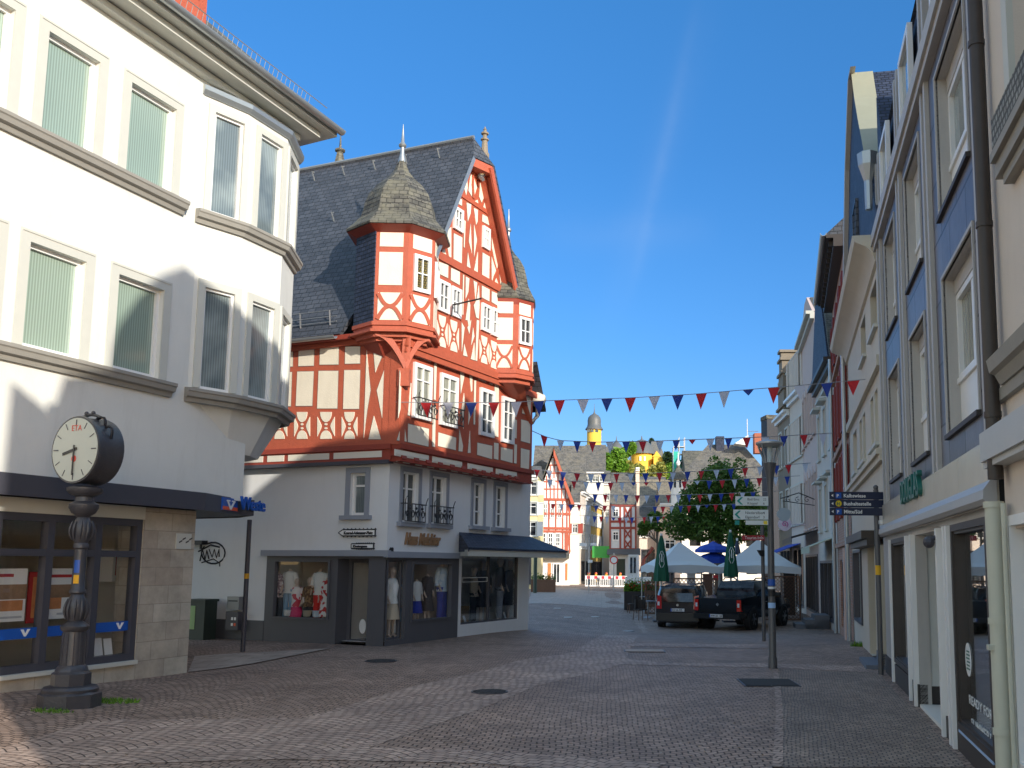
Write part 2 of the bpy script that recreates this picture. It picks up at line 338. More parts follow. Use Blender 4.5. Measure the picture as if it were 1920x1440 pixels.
for k_ in ('flagred', 'flagwhite', 'flagblue'):
    t_ = M_[k_].node_tree; b_ = t_.nodes['Principled BSDF']; tr_ = t_.nodes.new('ShaderNodeBsdfTranslucent'); c_ = {'flagred': (.75, .04, .05, 1), 'flagwhite': (.75, .75, .8, 1), 'flagblue': (.04, .08, .4, 1)}[k_]; tr_.inputs[0].default_value = c_
    m_ = t_.nodes.new('ShaderNodeMixShader'); m_.inputs[0].default_value = .45; t_.links.new(b_.outputs[0], m_.inputs[1]); t_.links.new(tr_.outputs[0], m_.inputs[2]); t_.links.new(m_.outputs[0], t_.nodes['Material Output'].inputs[0])
M_['cord'] = mat('grey cord', (.3, .3, .32), .8)
M_['rust'] = mat('dark brown metal', (.05, .04, .035), .5, .3, 6)
M_['black'] = mat('black plastic', (.012, .012, .014), .5)
def textobj(name, s, fr, u, o, z, h, m, parent, ext=.006, align='LEFT', wscale=1, bold=0, flip=1, **kw):
    cu = bpy.data.curves.new(name, 'FONT'); cu.body = s; cu.size = h; cu.extrude = ext; cu.align_x = align; cu.offset = bold; cu.resolution_u = 2
    ob = bpy.data.objects.new(name, cu); COL.objects.link(ob)
    me = bpy.data.meshes.new_from_object(ob); bpy.data.objects.remove(ob)
    X = fr.d*flip*wscale; Z = Vector((0, 0, 1))
    base = fr.P(u, o, z) - (ORG[parent.name] if parent else Vector((0, 0, 0)))
    org = base.copy() if not parent else Vector((0, 0, 0))
    for v in me.vertices:
        c = v.co.copy(); v.co = base-org + X*c.x + Z*c.y + fr.n*c.z
    me.materials.clear(); me.materials.append(m)
    me.name = name; r = bpy.data.objects.new(name, me); COL.objects.link(r)
    r.location = org
    if parent: r.parent = parent; ORG[r.name] = ORG[parent.name]
    else: ORG[r.name] = org
    tag(r, **kw); return r
# a wall sheet with real openings and reveals
def holes_wall(mb, fr, u0, u1, z0, z1, holes, o=0, depth=.25, back=.0):
    us = sorted(set([u0, u1]+[h[0] for h in holes]+[h[1] for h in holes])); zs = sorted(set([z0, z1]+[h[2] for h in holes]+[h[3] for h in holes]))
    us = [u for u in us if u0 <= u <= u1]; zs = [z for z in zs if z0 <= z <= z1]
    for i in range(len(us)-1):
        for j in range(len(zs)-1):
            cu, cz = (us[i]+us[i+1])/2, (zs[j]+zs[j+1])/2
            if any(h[0] < cu < h[1] and h[2] < cz < h[3] for h in holes): continue
            mb.face([fr.P(us[i], o, zs[j]), fr.P(us[i+1], o, zs[j]), fr.P(us[i+1], o, zs[j+1]), fr.P(us[i], o, zs[j+1])])
    for a, b, c, d in holes:
        q = [(a, c), (b, c), (b, d), (a, d)]
        for k in range(4):
            p1, p2 = q[k], q[(k+1) % 4]
            mb.face([fr.P(p1[0], o, p1[1]), fr.P(p2[0], o, p2[1]), fr.P(p2[0], o-depth, p2[1]), fr.P(p1[0], o-depth, p1[1])])
def frame_ring(mb, fr, u0, u1, z0, z1, w, o0, o1, wb=None):
    wb = wb or w
    mb.fbox(fr, u0, u1, o0, o1, z0, z0+wb); mb.fbox(fr, u0, u1, o0, o1, z1-w, z1)
    mb.fbox(fr, u0, u0+w, o0, o1, z0+wb, z1-w); mb.fbox(fr, u1-w, u1, o0, o1, z0+wb, z1-w)
def window(parent, fr, u0, u1, z0, z1, o=-.12, w=.06, cols=2, rows=(.3,), gl='gdark', fm='white', bar=.025, mid=None, sub=True, label=None):
    mb = MB(); frame_ring(mb, fr, u0, u1, z0, z1, w, o, o+.07)
    H = z1-z0
    for i in range(1, cols):
        c = u0+(u1-u0)*i/cols; bw = mid if (mid and i == cols//2) else bar
        mb.fbox(fr, c-bw, c+bw, o+.005, o+.062, z0+w, z1-w)
    for t in rows:
        zz = z1-H*t; mb.fbox(fr, u0+w, u1-w, o+.008, o+.058, zz-bar, zz+bar)
    ob = build('window', mb, M_[fm], parent, label=label)
    pm = MB(); pm.fbox(fr, u0+w*.5, u1-w*.5, o+.0, o+.02, z0+w*.5, z1-w*.5)
    build('pane', pm, M_[gl], ob if sub else parent)
    return ob
def bb(fr, pts, o=0):
    q = [fr.uz(x, y, o) for x, y in pts]
    # px corners TL, TR, BR, BL -> u0,u1,z0,z1
    us = sorted([(q[0][0]+q[3][0])/2, (q[1][0]+q[2][0])/2]); return us[0], us[1], (q[2][1]+q[3][1])/2, (q[0][1]+q[1][1])/2
# ============================================================ GROUND
def ground_sheet(name, mt, inside, lift, x0, x1, y0, y1, st):
    mb = MB(); nx, ny = int((x1-x0)/st), int((y1-y0)/st)
    for i in range(nx):
        for j in range(ny):
            x, y = x0+i*st, y0+j*st
            mb.face([(x+a*st, y+b*st, gz(x+a*st, y+b*st)+lift) for a, b in ((0, 0), (1, 0), (1, 1), (0, 1))])
    return build(name, mb, mt, kind='structure', smooth=40)
M_['setts'] = setts('brown grey porphyry setts', (.45, .33, .26), (.29, .21, .162), (.065, .047, .036))
M_['setts2'] = setts('pinkish band of setts', (.55, .42, .345), (.39, .29, .235), (.10, .08, .066), arc=.9, w=.135, rise=.12, rot=.5)
M_['settsr'] = setts('fine grey setts', (.44, .345, .27), (.28, .215, .17), (.08, .068, .058), arc=1.0, w=.09, rise=.0, rot=.19)
M_['slabs'] = brick('square paving slabs', (.46, .37, .30), (.36, .29, .235), (.2, .165, .135), .6, .4, .01, .6, .3)
ground_sheet('ground', M_['setts'], None, 0, -60, 60, -30, 165, 1.5)
fl = MB(); 
for x0, x1, y0, y1 in ((-1500, -60, -300, 2500), (60, 1500, -300, 2500), (-60, 60, 165, 2500), (-60, 60, -300, -30)):
    fl.face([(x0, y0, 0), (x1, y0, 0), (x1, y1, 0), (x0, y1, 0)])
fl.v = [Vector((p.x, p.y, -.02)) for p in fl.v]
build('terrain', fl, mat('far ground', (.12, .12, .09)), kind='structure')
def band(name, mt, left, right, lift=.004, n=10):
    # strip between two picture polylines lying on the ground
    def res(pl_):
        P = [gp(*p) for p in pl_]; out = []
        L = [0]
        for i in range(1, len(P)): L.append(L[-1]+(P[i]-P[i-1]).length)
        for k in range(n*4+1):
            s = L[-1]*k/(n*4); i = max(j for j in range(len(L)) if L[j] <= s+1e-6); i = min(i, len(P)-2)
            t = (s-L[i])/(L[i+1]-L[i]); out.append(P[i].lerp(P[i+1], t))
        return out
    A, B = res(left), res(right); mb = MB()
    for i in range(len(A)-1):
        for k in range(4):
            q = [A[i].lerp(B[i], k/4), A[i].lerp(B[i], (k+1)/4), A[i+1].lerp(B[i+1], (k+1)/4), A[i+1].lerp(B[i+1], k/4)]
            mb.face([(p.x, p.y, gz(p.x, p.y)+lift) for p in q])
    return build(name, mb, mt, kind='structure')
band('paving_band', M_['setts2'], [(560, 1350), (760, 1290), (900, 1260), (985, 1235), (1075, 1225), (1170, 1170), (1200, 1155)], [(640, 1420), (900, 1330), (1010, 1285), (1110, 1262), (1170, 1245), (1200, 1190), (1245, 1160)])
band('paving_band', M_['setts2'], [(0, 1335), (300, 1350), (560, 1346)], [(0, 1438), (330, 1425), (640, 1416)], .003)
band('paving_band', M_['setts2'], [(150, 1412), (520, 1398), (900, 1408), (1250, 1432)], [(150, 1436), (520, 1424), (900, 1432), (1200, 1458)], .006)
band('paving_band', M_['setts2'], [(1160, 1246), (1250, 1248), (1440, 1252), (1650, 1262)], [(1150, 1232), (1240, 1243), (1440, 1244), (1650, 1250)], .005)
band('paving_band', M_['setts2'], [(1180, 1212), (1440, 1216)], [(1180, 1206), (1440, 1209)], .005)
band('side_paving', M_['settsr'], [(1449, 1255), (1452, 1290), (1455, 1340), (1450, 1440)], [(1648, 1262), (1680, 1300), (1725, 1340), (1812, 1440)], .006)
band('kerb_strip', M_['setts2'], [(1449, 1255), (1452, 1290), (1455, 1340), (1448, 1440)], [(1458, 1255), (1464, 1290), (1469, 1340), (1468, 1440)], .011)
band('slab_paving', M_['slabs'], [(1000, 1101), (1090, 1102), (1175, 1105)], [(990, 1132), (1090, 1136), (1170, 1142)], .005)
band('slab_paving', M_['slabs'], [(352, 1262), (420, 1254), (472, 1246)], [(365, 1232), (420, 1228), (620, 1217)], .02, 4)

# ============================================================ BANK (left)
bo = gp(350, 1262); bd = vdir(1720); bf = Fr(bo, bd, (bd.y, -bd.x))
bank = thing('bank_building', bo, 'white rendered bank building with rounded corner bay and glazed ground floor behind the clock column', 'building')
# levels measured on the facade
UC, ZT = bf.uz(457, 890); ZC0 = bf.uz(0, 930)[1]; ZC1 = bf.uz(0, 889)[1]; ZE = bf.uz(632, 252, .65)[1]+.05
ZS1 = bf.uz(150, 700)[1]; ZS2 = bf.uz(150, 300)[1]
print('bank UC', UC, 'zc', ZC0, ZC1, 'sills', ZS1, ZS2, bf.uz(150, 690), bf.uz(340, 385))
def wpx(q): return bb(bf, q)
w2 = [wpx([(92, 60), (172, 107), (155, 287), (75, 247)]), wpx([(248, 157), (318, 196), (306, 354), (233, 318)]), wpx([(-80, -30), (8, 14), (-10, 200), (-100, 150)])]
w1 = [wpx([(57, 452), (143, 487), (130, 668), (39, 650)]), wpx([(224, 513), (293, 540), (282, 704), (208, 690)]), wpx([(-120, 400), (-30, 430), (-45, 640), (-140, 610)])]
zt2, zb2 = sum(w[3] for w in w2[:2])/2, sum(w[2] for w in w2[:2])/2
zt1, zb1 = sum(w[3] for w in w1[:2])/2, sum(w[2] for w in w1[:2])/2
hl = []
for i, (a, b, c, d) in enumerate(w2+w1):
    zt, zb = (zt2, zb2) if i < 3 else (zt1, zb1)
    hl.append((a, b+.17, zb, zt))
for k in range(1, 5):
    for zt, zb in ((zt2, zb2), (zt1, zb1)): a = w2[2][0]-2.3*k; hl.append((a, a+1.1, zb, zt))
mb = MB(); holes_wall(mb, bf, -16, UC, ZC1-.05, ZE, hl, depth=.17)
E0 = bf.P(UC, 0, 0); kd2 = vdir(-3180)
def side(z): return [E0+Vector((0, 0, z)), E0+kd2*9+Vector((0, 0, z))]
a, b = side(ZC1-.05), side(ZE); mb.face([a[0], a[1], b[1], b[0]])
q0, q1 = bf.P(-16, 0, 0), bf.P(-16, -9, 0)
mb.face([q0+Vector((0, 0, -.3)), q1+Vector((0, 0, -.3)), q1+Vector((0, 0, ZE)), q0+Vector((0, 0, ZE))])
build('wall', mb, M_['bankwhite'], bank)
mb = MB(); mb.fbox(bf, -16, UC-.02, -.5, -.45, ZC1, ZE); mb.face([bf.P(-16, 0, ZC1-.04), bf.P(UC, 0, ZC1-.04), bf.P(UC, -7, ZC1-.04), bf.P(-16, -7, ZC1-.04)]); build('inner_wall', mb, M_['dark'], bank)
for i, (a, b, c, d) in enumerate(hl):
    top = (i < 3) or (i > 5 and i % 2 == 0)
    window(bank, bf, a, b, c, d, o=-.15, w=.06, cols=1, rows=(), gl='gblind')
    s = MB(); t = .17
    s.fbox(bf, a-t, b+t, .0, .02, d, d+t); s.fbox(bf, a-t, a, .0, .02, c, d); s.fbox(bf, b, b+t, .0, .02, c, d)
    s.fbox(bf, a-t+.03, b+t-.03, .02, .03, d+t-.04, d+t-.01)
    build('window_surround', s, M_['trim'], bank)
def moulding(mb, pts, z, prof):
    # pts: plan polyline of the wall line; prof: (out, dz) closed profile swept along with mitred corners
    P = [Vector((p.x, p.y, 0)) for p in pts]; rings = []
    for i, p in enumerate(P):
        ns = []
        for a, b in ((i-1, i), (i, i+1)):
            if a >= 0 and b < len(P): d = (P[b]-P[a]).normalized(); ns.append(Vector((d.y, -d.x, 0)))
        n = sum(ns, Vector()).normalized(); k = 1/max(.4, n.dot(ns[0]))
        rings.append([p+n*(o*k)+Vector((0, 0, z+dz)) for o, dz in prof])
    mb.loft(rings)
CORN = [(0, -.16), (.05, -.16), (.07, -.09), (.13, -.07), (.15, 0), (.17, .02), (.17, .07), (0, .09)]
for z in (zb2-.02, zb1-.02):
    m_ = MB(); ue = bf.uz(342, 385)[0] if z > 6 else bf.uz(318, 728)[0]; moulding(m_, [bf.P(-16, 0, 0), bf.P(ue, 0, 0)], z-.09, CORN); build('sill_moulding', m_, M_['sill'], bank)
# bay (oriel) plan from the sill line of the upper floor
ZB2 = zb2-.02; BV = [atz(x, y, ZB2) for x, y in ((356, 392), (466, 419), (540, 455), (561, 490))]
BV = [Vector((p.x, p.y, 0)) for p in BV]
d01 = (BV[1]-BV[0]); BV[0] = bf.P((BV[0]-bf.o).dot(bf.d), -.02, 0)
BV.append(BV[3]+Vector((-1.2, 1.25, 0)))
BV = [BV[0]]+[p-bf.n*.12 for p in BV[1:]]
print('bay', [(round((p-bf.o).dot(bf.d), 2), round((p-bf.o).dot(bf.n), 2)) for p in BV])
zbt = bf.uz(385, 165)[1]+.1
ZBT = zv(BV[1].x, BV[1].y, 205); ZBB = zv(BV[1].x, BV[1].y, 745)
print('bay top', ZBT, 'bottom', ZBB, 'upper win', [zv(BV[1].x, BV[1].y, y) for y in (232, 408, 553, 730)])
def faces_of(V): return [Fr(V[i], V[i+1]-V[i], ((V[i+1]-V[i]).y, -(V[i+1]-V[i]).x)) for i in range(len(V)-1)]
mb = MB(); bay_w = []
hz = [(ZB2+.02, zv(BV[1].x, BV[1].y, 237)), (zb1, zv(BV[1].x, BV[1].y, 555))]
for i, fr in enumerate(faces_of(BV)):
    Lw = (BV[i+1]-BV[i]).length
    if i == 0: a, b = fr.uz(398, 300)[0], fr.uz(461, 300)[0]
    elif i == 1: a, b = fr.uz(484, 340)[0], fr.uz(526, 340)[0]
    else: a, b = .22, Lw-.22
    a, b = max(.12, a), min(Lw-.1, b)
    hh = [(a, b, z0, z1) for z0, z1 in hz] if i < 3 else []
    holes_wall(mb, fr, 0, Lw, ZBB, ZBT, hh, depth=.10); bay_w += [(fr, h) for h in hh]
top = [p+Vector((0, 0, ZBT)) for p in BV]; mb.face(top+[bf.P(UC, -1, ZBT)])
# tapering corbel below the bay
LV = [Vector((p.x, p.y, 0)) for p in (atz(x, y, 3.95) for x, y in ((385, 840), (455, 852), (508, 860)))]
zl = ZBB-.95; sh = [BV[0].lerp(bf.P(UC, 0, 0), .22)]+[p.lerp(bf.P(UC, -.6, 0), .42) for p in BV[1:]]
LV = sh
for i in range(4):
    mb.face([BV[i]+Vector((0, 0, ZBB)), BV[i+1]+Vector((0, 0, ZBB)), LV[i+1]+Vector((0, 0, zl)), LV[i]+Vector((0, 0, zl))])
mb.face([p+Vector((0, 0, zl)) for p in LV]+[bf.P(UC, -1.0, zl)])
L2 = [p.lerp(bf.P(UC, -.6, 0), .35) for p in LV]
for i in range(4): mb.face([L2[i]+Vector((0, 0, zl-.001)), L2[i+1]+Vector((0, 0, zl-.001)), L2[i+1]+Vector((0, 0, zl-.3)), L2[i]+Vector((0, 0, zl-.3))])
mb.face([p+Vector((0, 0, zl-.3)) for p in L2]+[bf.P(UC, -1.0, zl-.3)])
bay = build('bay_window', mb, M_['bankwhite'], bank)
mb = MB()
for i in range(len(BV)-1):
    c0, c1 = (BV[i]+BV[i+1])/2, 0
inn = [p.lerp((BV[0]+BV[3])/2, .22) for p in BV]
for i in range(4): mb.face([inn[i]+Vector((0, 0, ZBB)), inn[i+1]+Vector((0, 0, ZBB)), inn[i+1]+Vector((0, 0, ZBT-.05)), inn[i]+Vector((0, 0, ZBT-.05))])
build('inner_lining', mb, M_['shopback'], bay)
for fr, (a, b, c, d) in bay_w:
    window(bay, fr, a, b, c, d, o=-.09, w=.045, cols=1, rows=(), gl='gblindd', sub=False)
    s = MB(); t = .13
    s.fbox(fr, a-t, b+t, .0, .035, d, d+t); s.fbox(fr, a-t, a, .0, .035, c, d); s.fbox(fr, b, b+t, .0, .035, c, d)
    build('window_surround', s, M_['trim'], bay)
m_ = MB(); moulding(m_, BV, ZB2-.09, CORN); build('sill_moulding', m_, M_['sill'], bay)
m_ = MB(); moulding(m_, BV, zb1-.11, CORN); build('sill_moulding', m_, M_['sill'], bay)
m_ = MB(); moulding(m_, BV, ZBT, [(0, -.1), (.04, -.1), (.09, -.02), (.1, .06), (0, .12)]); build('bay_cornice', m_, M_['zinc'], bay)
# roof
ev = lambda x, y, z=11.35: atz(x, y, z)
g1 = ev(632, 252); go = (Vector((g1.x, g1.y, 0))-bf.o).dot(bf.n); gu = (Vector((g1.x, g1.y, 0))-bf.o).dot(bf.d)
print('eave', go, gu)
go = .65; gu, ze = bf.uz(632, 252, go)
EV = [bf.P(-16, go, ze), bf.P(gu, go, ze), bf.P(gu+1.2, -7, ze), bf.P(-16, -7, ze)]
RG = [bf.P(-16, -4.0, ze+4.2), bf.P(gu-4, -4.0, ze+4.2)]
mb = MB(); mb.face([EV[0], EV[1], RG[1], RG[0]]); mb.face([EV[1], EV[2], RG[1]]); mb.face([EV[2], EV[3], RG[0], RG[1]]); mb.face([EV[3], EV[0], RG[0]])
mb.v = [p+Vector((0, 0, .12)) for p in mb.v]; bro = build('roof', mb, M_['slateold'], bank)
mb = MB(); mb.prism([p-Vector((0, 0, .06)) for p in EV], (0, 0, .10))
for k, o in enumerate((.25, .5)): mb.prism([bf.P(-16, -.1, ze-.07-.13*k), bf.P(gu-.3-.25*k, -.1, ze-.07-.13*k), bf.P(gu-.3-.25*k, go-.2-.3*k, ze-.07-.13*k), bf.P(-16, go-.2-.3*k, ze-.07-.13*k)], (0, 0, -.11))
build('soffit', mb, M_['trim'], bank)
def gutter(a, b, r=.09):
    mb = MB(); d = (b-a).normalized(); s = d.cross(Vector((0, 0, 1))).normalized(); R = []
    for p in (a, b):
        o_ = [p+s*(r*cos(t))+Vector((0, 0, r*sin(t))) for t in [pi+pi*k/8 for k in range(9)]]
        i_ = [p+s*((r-.012)*cos(t))+Vector((0, 0, (r-.012)*sin(t))) for t in [2*pi-pi*k/8 for k in range(9)]]
        R.append(o_+i_)
    mb.loft(R); return mb
build('gutter', gutter(bf.P(-16, go+.09, ze+.07), bf.P(gu+.05, go+.09, ze+.07)), M_['zinc'], bank, smooth=40)
mb = MB(); dz = 4.2/(go+4)
for i in range(int((gu+ze+4.2)/.13)):
    u = -15.5+i*.13; mb.tube([bf.P(u, go-.25, ze+.12+.25*dz), bf.P(u, go-.2, ze+.36+.2*dz)], .006, 4)
for h in (.02, .22): mb.tube([bf.P(-15.5, go-.25+h*.2, ze+.12+.25*dz+h), bf.P(gu-.1, go-.25+h*.2, ze+.12+.25*dz+h)], .012, 4)
build('snow_guard', mb, mat('dull grey guard rail', (.25, .25, .25), .6), bro)
# red dormer
ud0, ud1 = bf.uz(300, 0, go-1.0)[0], bf.uz(385, 60, go-1.0)[0]
dm = MB(); dm.fbox(bf, ud1-1.5, ud1, -3.5, go-1.0, ze+.9, ze+3.3); dm.prism([bf.P(ud1-1.7, go-.8, ze+3.3), bf.P(ud1+.2, go-.8, ze+3.3), bf.P(ud1-.75, go-.8, ze+4.2)], -bf.n*3)
d_ = build('dormer', dm, M_['timber'], bro)
window(d_, bf.off(go-1.0), ud1-1.25, ud1-.25, ze+1.4, ze+2.9, o=.0, w=.08, cols=2, rows=(.4,), gl='gblindd', sub=False)
dr = MB()
for s in (-1, 1): dr.prism([bf.P(ud1-.75, go-.7, ze+4.32), bf.P(ud1-.75+s*1.1, go-.7, ze+3.2), bf.P(ud1-.75+s*1.1, go-.7, ze+3.12), bf.P(ud1-.75, go-.7, ze+4.22)], -bf.n*3)
build('dormer_roof', dr, M_['slate'], d_)
# canopy fascia wrapping the corner
uf = bf.uz(385, 940, .35)[0]
cpl = [bf.P(-16, .32, 0), bf.P(uf, .32, 0)]
Cx = [Vector((p.x, p.y, 0)) for p in (atz(x, y, ZC0) for x, y in ((420, 962), (450, 966), (472, 967)))]
cpl = cpl+Cx+[Cx[-1]+Vector((-.6, .9, 0)), Cx[-1]+Vector((-4.6, 3.2, 0))]
print('canopy', [(round((p-bf.o).dot(bf.d), 2), round((p-bf.o).dot(bf.n), 2)) for p in cpl])
mb = MB(); moulding(mb, cpl, 0, [(0, ZC0), (.03, ZC0), (.03, ZC1+.0), (0, ZC1)])
mb.prism([p+Vector((0, 0, ZC0+.02)) for p in cpl+[bf.P(-16, -4, 0)]], (0, 0, ZC1-ZC0-.05))
can = build('canopy', mb, M_['anth'], bank)
# logo panel and letters on the fascia
lf = Fr(Cx[0].lerp(cpl[1], 1.0), Cx[0]-cpl[1], ((Cx[0]-cpl[1]).y, -(Cx[0]-cpl[1]).x))
ua, ub = lf.uz(412, 940)[0], lf.uz(440, 945)[0]
ua = max(ua, .02)
M_['vblue'] = mat('blue sign panel', (.01, .09, .42), .4, .02); M_['vor'] = mat('orange red sign', (.75, .09, .02), .4, .02)
mb = MB(); mb.fbox(lf, ua, ub, .03, .06, ZC0+.05, ZC1-.02); sg = build('logo_panel', mb, M_['vblue'], can)
mb = MB(); mb.fbox(lf, ua+.005, ub-.005, .06, .064, ZC0+.055, ZC0+.055+(ZC1-ZC0)*.22); build('logo_stripe', mb, M_['vor'], sg)
c_ = (ua+ub)/2; h_ = ZC1-ZC0-.1; wv_ = (ub-ua)*.3; zz = ZC0+.07
mb = MB(); X = lambda pts: mb.plate(lf, [(c_+a*wv_, zz+b*h_) for a, b in pts], .065, .072)
X([(-.9, .75), (-.55, .75), (0, .25), (0, .0), (-.15, .0)]); X([(0, .0), (.15, .0), (.9, .75), (.55, .75), (0, .25)]); X([(-1.0, .72), (-.9, .85), (-.2, .85), (-.2, .72)]); X([(1.0, .72), (.9, .85), (.2, .85), (.2, .72)])
build('logo_mark', mb, M_['white'], sg)
lf2 = Fr(Cx[0], Cx[2]-Cx[0], ((Cx[2]-Cx[0]).y, -(Cx[2]-Cx[0]).x))
textobj('lettering', 'Weste', lf2, .12 if lf2.uz(446, 948)[0] < 0 else lf2.uz(446, 948)[0], .06, ZC0+.1, .34, M_['vblue'], can, ext=.02, bold=.006, wscale=.95)
# ground floor: stone pillar, plinth, shopfront
PZ = ZC0
u_p0 = bf.uz(262, 1100)[0]; u_l = -16
mb = MB(); mb.fbox(bf, u_p0, 0, -.5, 0, -.3, PZ); zp = bf.uz(130, 1252)[1]
mb.fbox(bf, u_l, u_p0, -.3, -.002, -.3, zp-.06); sv = vdir(240)*6; mb.prism([bf.P(0, 0, -.3), bf.P(0, 0, -.3)+sv, bf.P(-.4, -.5, -.3)+sv, bf.P(-.4, -.5, -.3)], (0, 0, PZ+.3))
build('stone_cladding', mb, M_['stone'], bank)
mb = MB(); mb.fbox(bf, u_l, u_p0, -.2, .06, zp-.06, zp); build('window_ledge', mb, M_['trim'], bank)
zl_ = bf.uz(130, 966)[1]
mb = MB(); mb.fbox(bf, u_l, u_p0, -.3, .02, zl_, PZ); build('lintel', mb, M_['trim'], bank)
mb = MB(); frame_ring(mb, bf, u_l, u_p0, zp, zl_, .11, -.16, -.02)
cols_px = [(90, 1100), (181, 1090)]
pit = [bf.uz(x, y)[0] for x, y in cols_px]; stp = pit[1]-pit[0]
posts = pit+[pit[0]-stp*k for k in range(1, 14)]
for u in posts: mb.fbox(bf, u-.06, u+.06, -.15, -.01, zp+.11, zl_-.11)
ztr = bf.uz(130, 1037)[1]; mb.fbox(bf, u_l+.1, u_p0-.1, -.14, -.015, ztr-.05, ztr+.05)
sf = build('shopfront_frame', mb, M_['anth'], bank)
mb = MB(); mb.fbox(bf, u_l, u_p0-.05, -.1, -.085, zp+.05, zl_-.05); build('shop_glass', mb, M_['shopglass'], sf)
zbl = bf.uz(130, 1180)[1]
mb = MB(); mb.fbox(bf, u_l, u_p0-.11, -.082, -.079, zbl-.09, zbl+.06); build('blue_stripe', mb, M_['vblue'], sf)
for i, u in enumerate([u_p0-.28]+[p-.25 for p in posts[:4]]):
    mb = MB(); mb.plate(bf, [(u-.08, zbl+.04), (u-.03, zbl+.04), (u, zbl-.02), (u+.03, zbl+.04), (u+.08, zbl+.04), (u+.015, zbl-.06), (u-.015, zbl-.06)], -.078, -.075); build('stripe_mark', mb, M_['white'], sf)
mb = MB(); mb.prism([bf.P(u_l, -.4, -.05), bf.P(-.35, -.4, -.05), bf.P(-.35, -4.2, -.05), bf.P(u_l, -4.2, -.05)], (0, 0, .03)); build('shop_floor', mb, mat('shop floor', (.25, .2, .15), .4), bank)
mb = MB(); mb.fbox(bf, u_l, -.3, -4.3, -4.2, -.05, PZ); mb.fbox(bf, -.42, -.36, -4.2, -.52, -.05, PZ); build('back_wall', mb, mat('pale interior wall', (.5, .48, .42)), bank)
mb = MB()
for u in (-5.2, -3.6, -2.7): mb.fbox(bf, u, u+.5, -3.4, -3.0, 0, PZ); mb.fbox(bf, u-.4, u-.1, -2.4, -1.8, 0, 2.3)
build('interior_cabinets', mb, mat('dark brown cabinet', (.07, .05, .04)), bank)
def poster(u0, u1, z0, z1, o, base, bits, label):
    mb = MB(); mb.fbox(bf, u0, u1, o-.02, o, z0, z1)
    p = build('poster', mb, M_['white'] if base == 'w' else base, None, label, 'poster', org=bf.P((u0+u1)/2, o, z0))
    for a, b, c, d, m in bits:
        q = MB(); q.fbox(bf, u0+(u1-u0)*a, u0+(u1-u0)*b, o+.001, o+.004, z0+(z1-z0)*c, z0+(z1-z0)*d); build('print', q, m, p)
    return p
mor = mat('warm print', (.55, .22, .08), .6, .4, 6); mred = mat('red print', (.45, .03, .03), .6, .1); mbr = mat('brown print', (.3, .18, .1), .6, .5, 8); mgr = mat('grey print', (.45, .47, .5), .6)
x0 = bf.uz(-60, 1100, -.25)[0]; x1 = bf.uz(50, 1100, -.25)[0]; zlo, zhi = bf.uz(30, 1165, -.25)[1], bf.uz(30, 1066, -.25)[1]
p = poster(x0, x1, zlo, zhi, -.25, 'w', [(.1, .75, .84, .9, mred), (0, 1, .42, .7, mbr), (.3, .95, .2, .4, mor), (.5, .95, .06, .1, mgr)], 'white poster with landscape print in bank window, left of the clock column')
x0, x1 = bf.uz(82, 1100, -.25)[0], bf.uz(150, 1100, -.25)[0]
p = poster(x0, x1, zlo, zhi, -.25, 'w', [(.1, .8, .82, .88, mred), (0, 1, .42, .68, mbr), (.05, .5, .2, .42, mor), (.4, .9, .08, .12, mgr)], 'white poster with landscape print in bank window, right behind the clock column')
x0, x1 = bf.uz(54, 1100, -.4)[0], bf.uz(78, 1100, -.4)[0]
poster(x0, x1, zlo-.05, zhi-.05, -.4, mred, [(.3, .7, .1, .9, mor)], 'narrow red banner between the two white posters in the bank window')
x0, x1 = bf.uz(190, 1050, -1.2)[0], bf.uz(225, 1050, -1.2)[0]
mb = MB(); frame_ring(mb, bf.off(-1.2), x0, x1, 1.55, 2.1, .06, 0, .25); mb.fbox(bf, x0, x1, -1.25, -1.2, 1.55, 2.1)
dpp = build('display_box', mb, M_['white'], None, 'white wall box with red picture behind the right bank window', 'display box', org=bf.P(x0, -1.2, 1.5))
q = MB(); q.fbox(bf, x0+.1, x1-.1, -1.19, -1.17, 1.65, 2.0); build('picture', q, mred, dpp)
for k, px in enumerate((178, 197)):
    u = bf.uz(px, 1230, -.2)[0]; mb = MB(); zb = bf.uz(px, 1232, -.2)[1]; mb.prism([bf.P(u, -.2, zb), bf.P(u+.16, -.2, zb), bf.P(u+.16, -.26, zb+.28), bf.P(u, -.26, zb+.28)], -bf.n*.01)
    build('leaflet', mb, M_['white'], None, ('left' if k == 0 else 'right')+' one of two white leaflets standing in the bank window by the stone pillar', 'leaflet', org=bf.P(u, -.2, zb))
# plaque, post, litter bin, sidewalk items
mb = MB(); u0, z1 = bf.uz(330, 1000); u1, z0 = bf.uz(356, 1030); mb.fbox(bf, u0, min(u1, -.05), .002, .02, z0, z1); pq = build('plaque', mb, M_['trim'], None, 'small stone relief plaque with strokes on the sandstone pillar of the bank', 'plaque', org=bf.P(u0, 0, z0))
mb = MB()
for k in range(4): mb.plate(bf, [(u0+.06+.08*k, z0+.1+.05*(k % 2)), (u0+.13+.08*k, z0+.13+.05*(k % 2)), (u0+.13+.08*k, z0+.155+.05*(k % 2)), (u0+.06+.08*k, z0+.125+.05*(k % 2))], .02, .026)
build('strokes', mb, M_['rust'], pq)
pp = gp(455, 1222); pt = zv(pp.x, pp.y, 966)
mb = MB(); mb.lathe((pp.x, pp.y, 0), [(.05, -.1), (.05, ZC0+.03)], 12)
po = build('support_post', mb, M_['anth'], None, 'slim dark steel post carrying the end of the bank canopy', 'post', org=(pp.x, pp.y, 0), smooth=40)
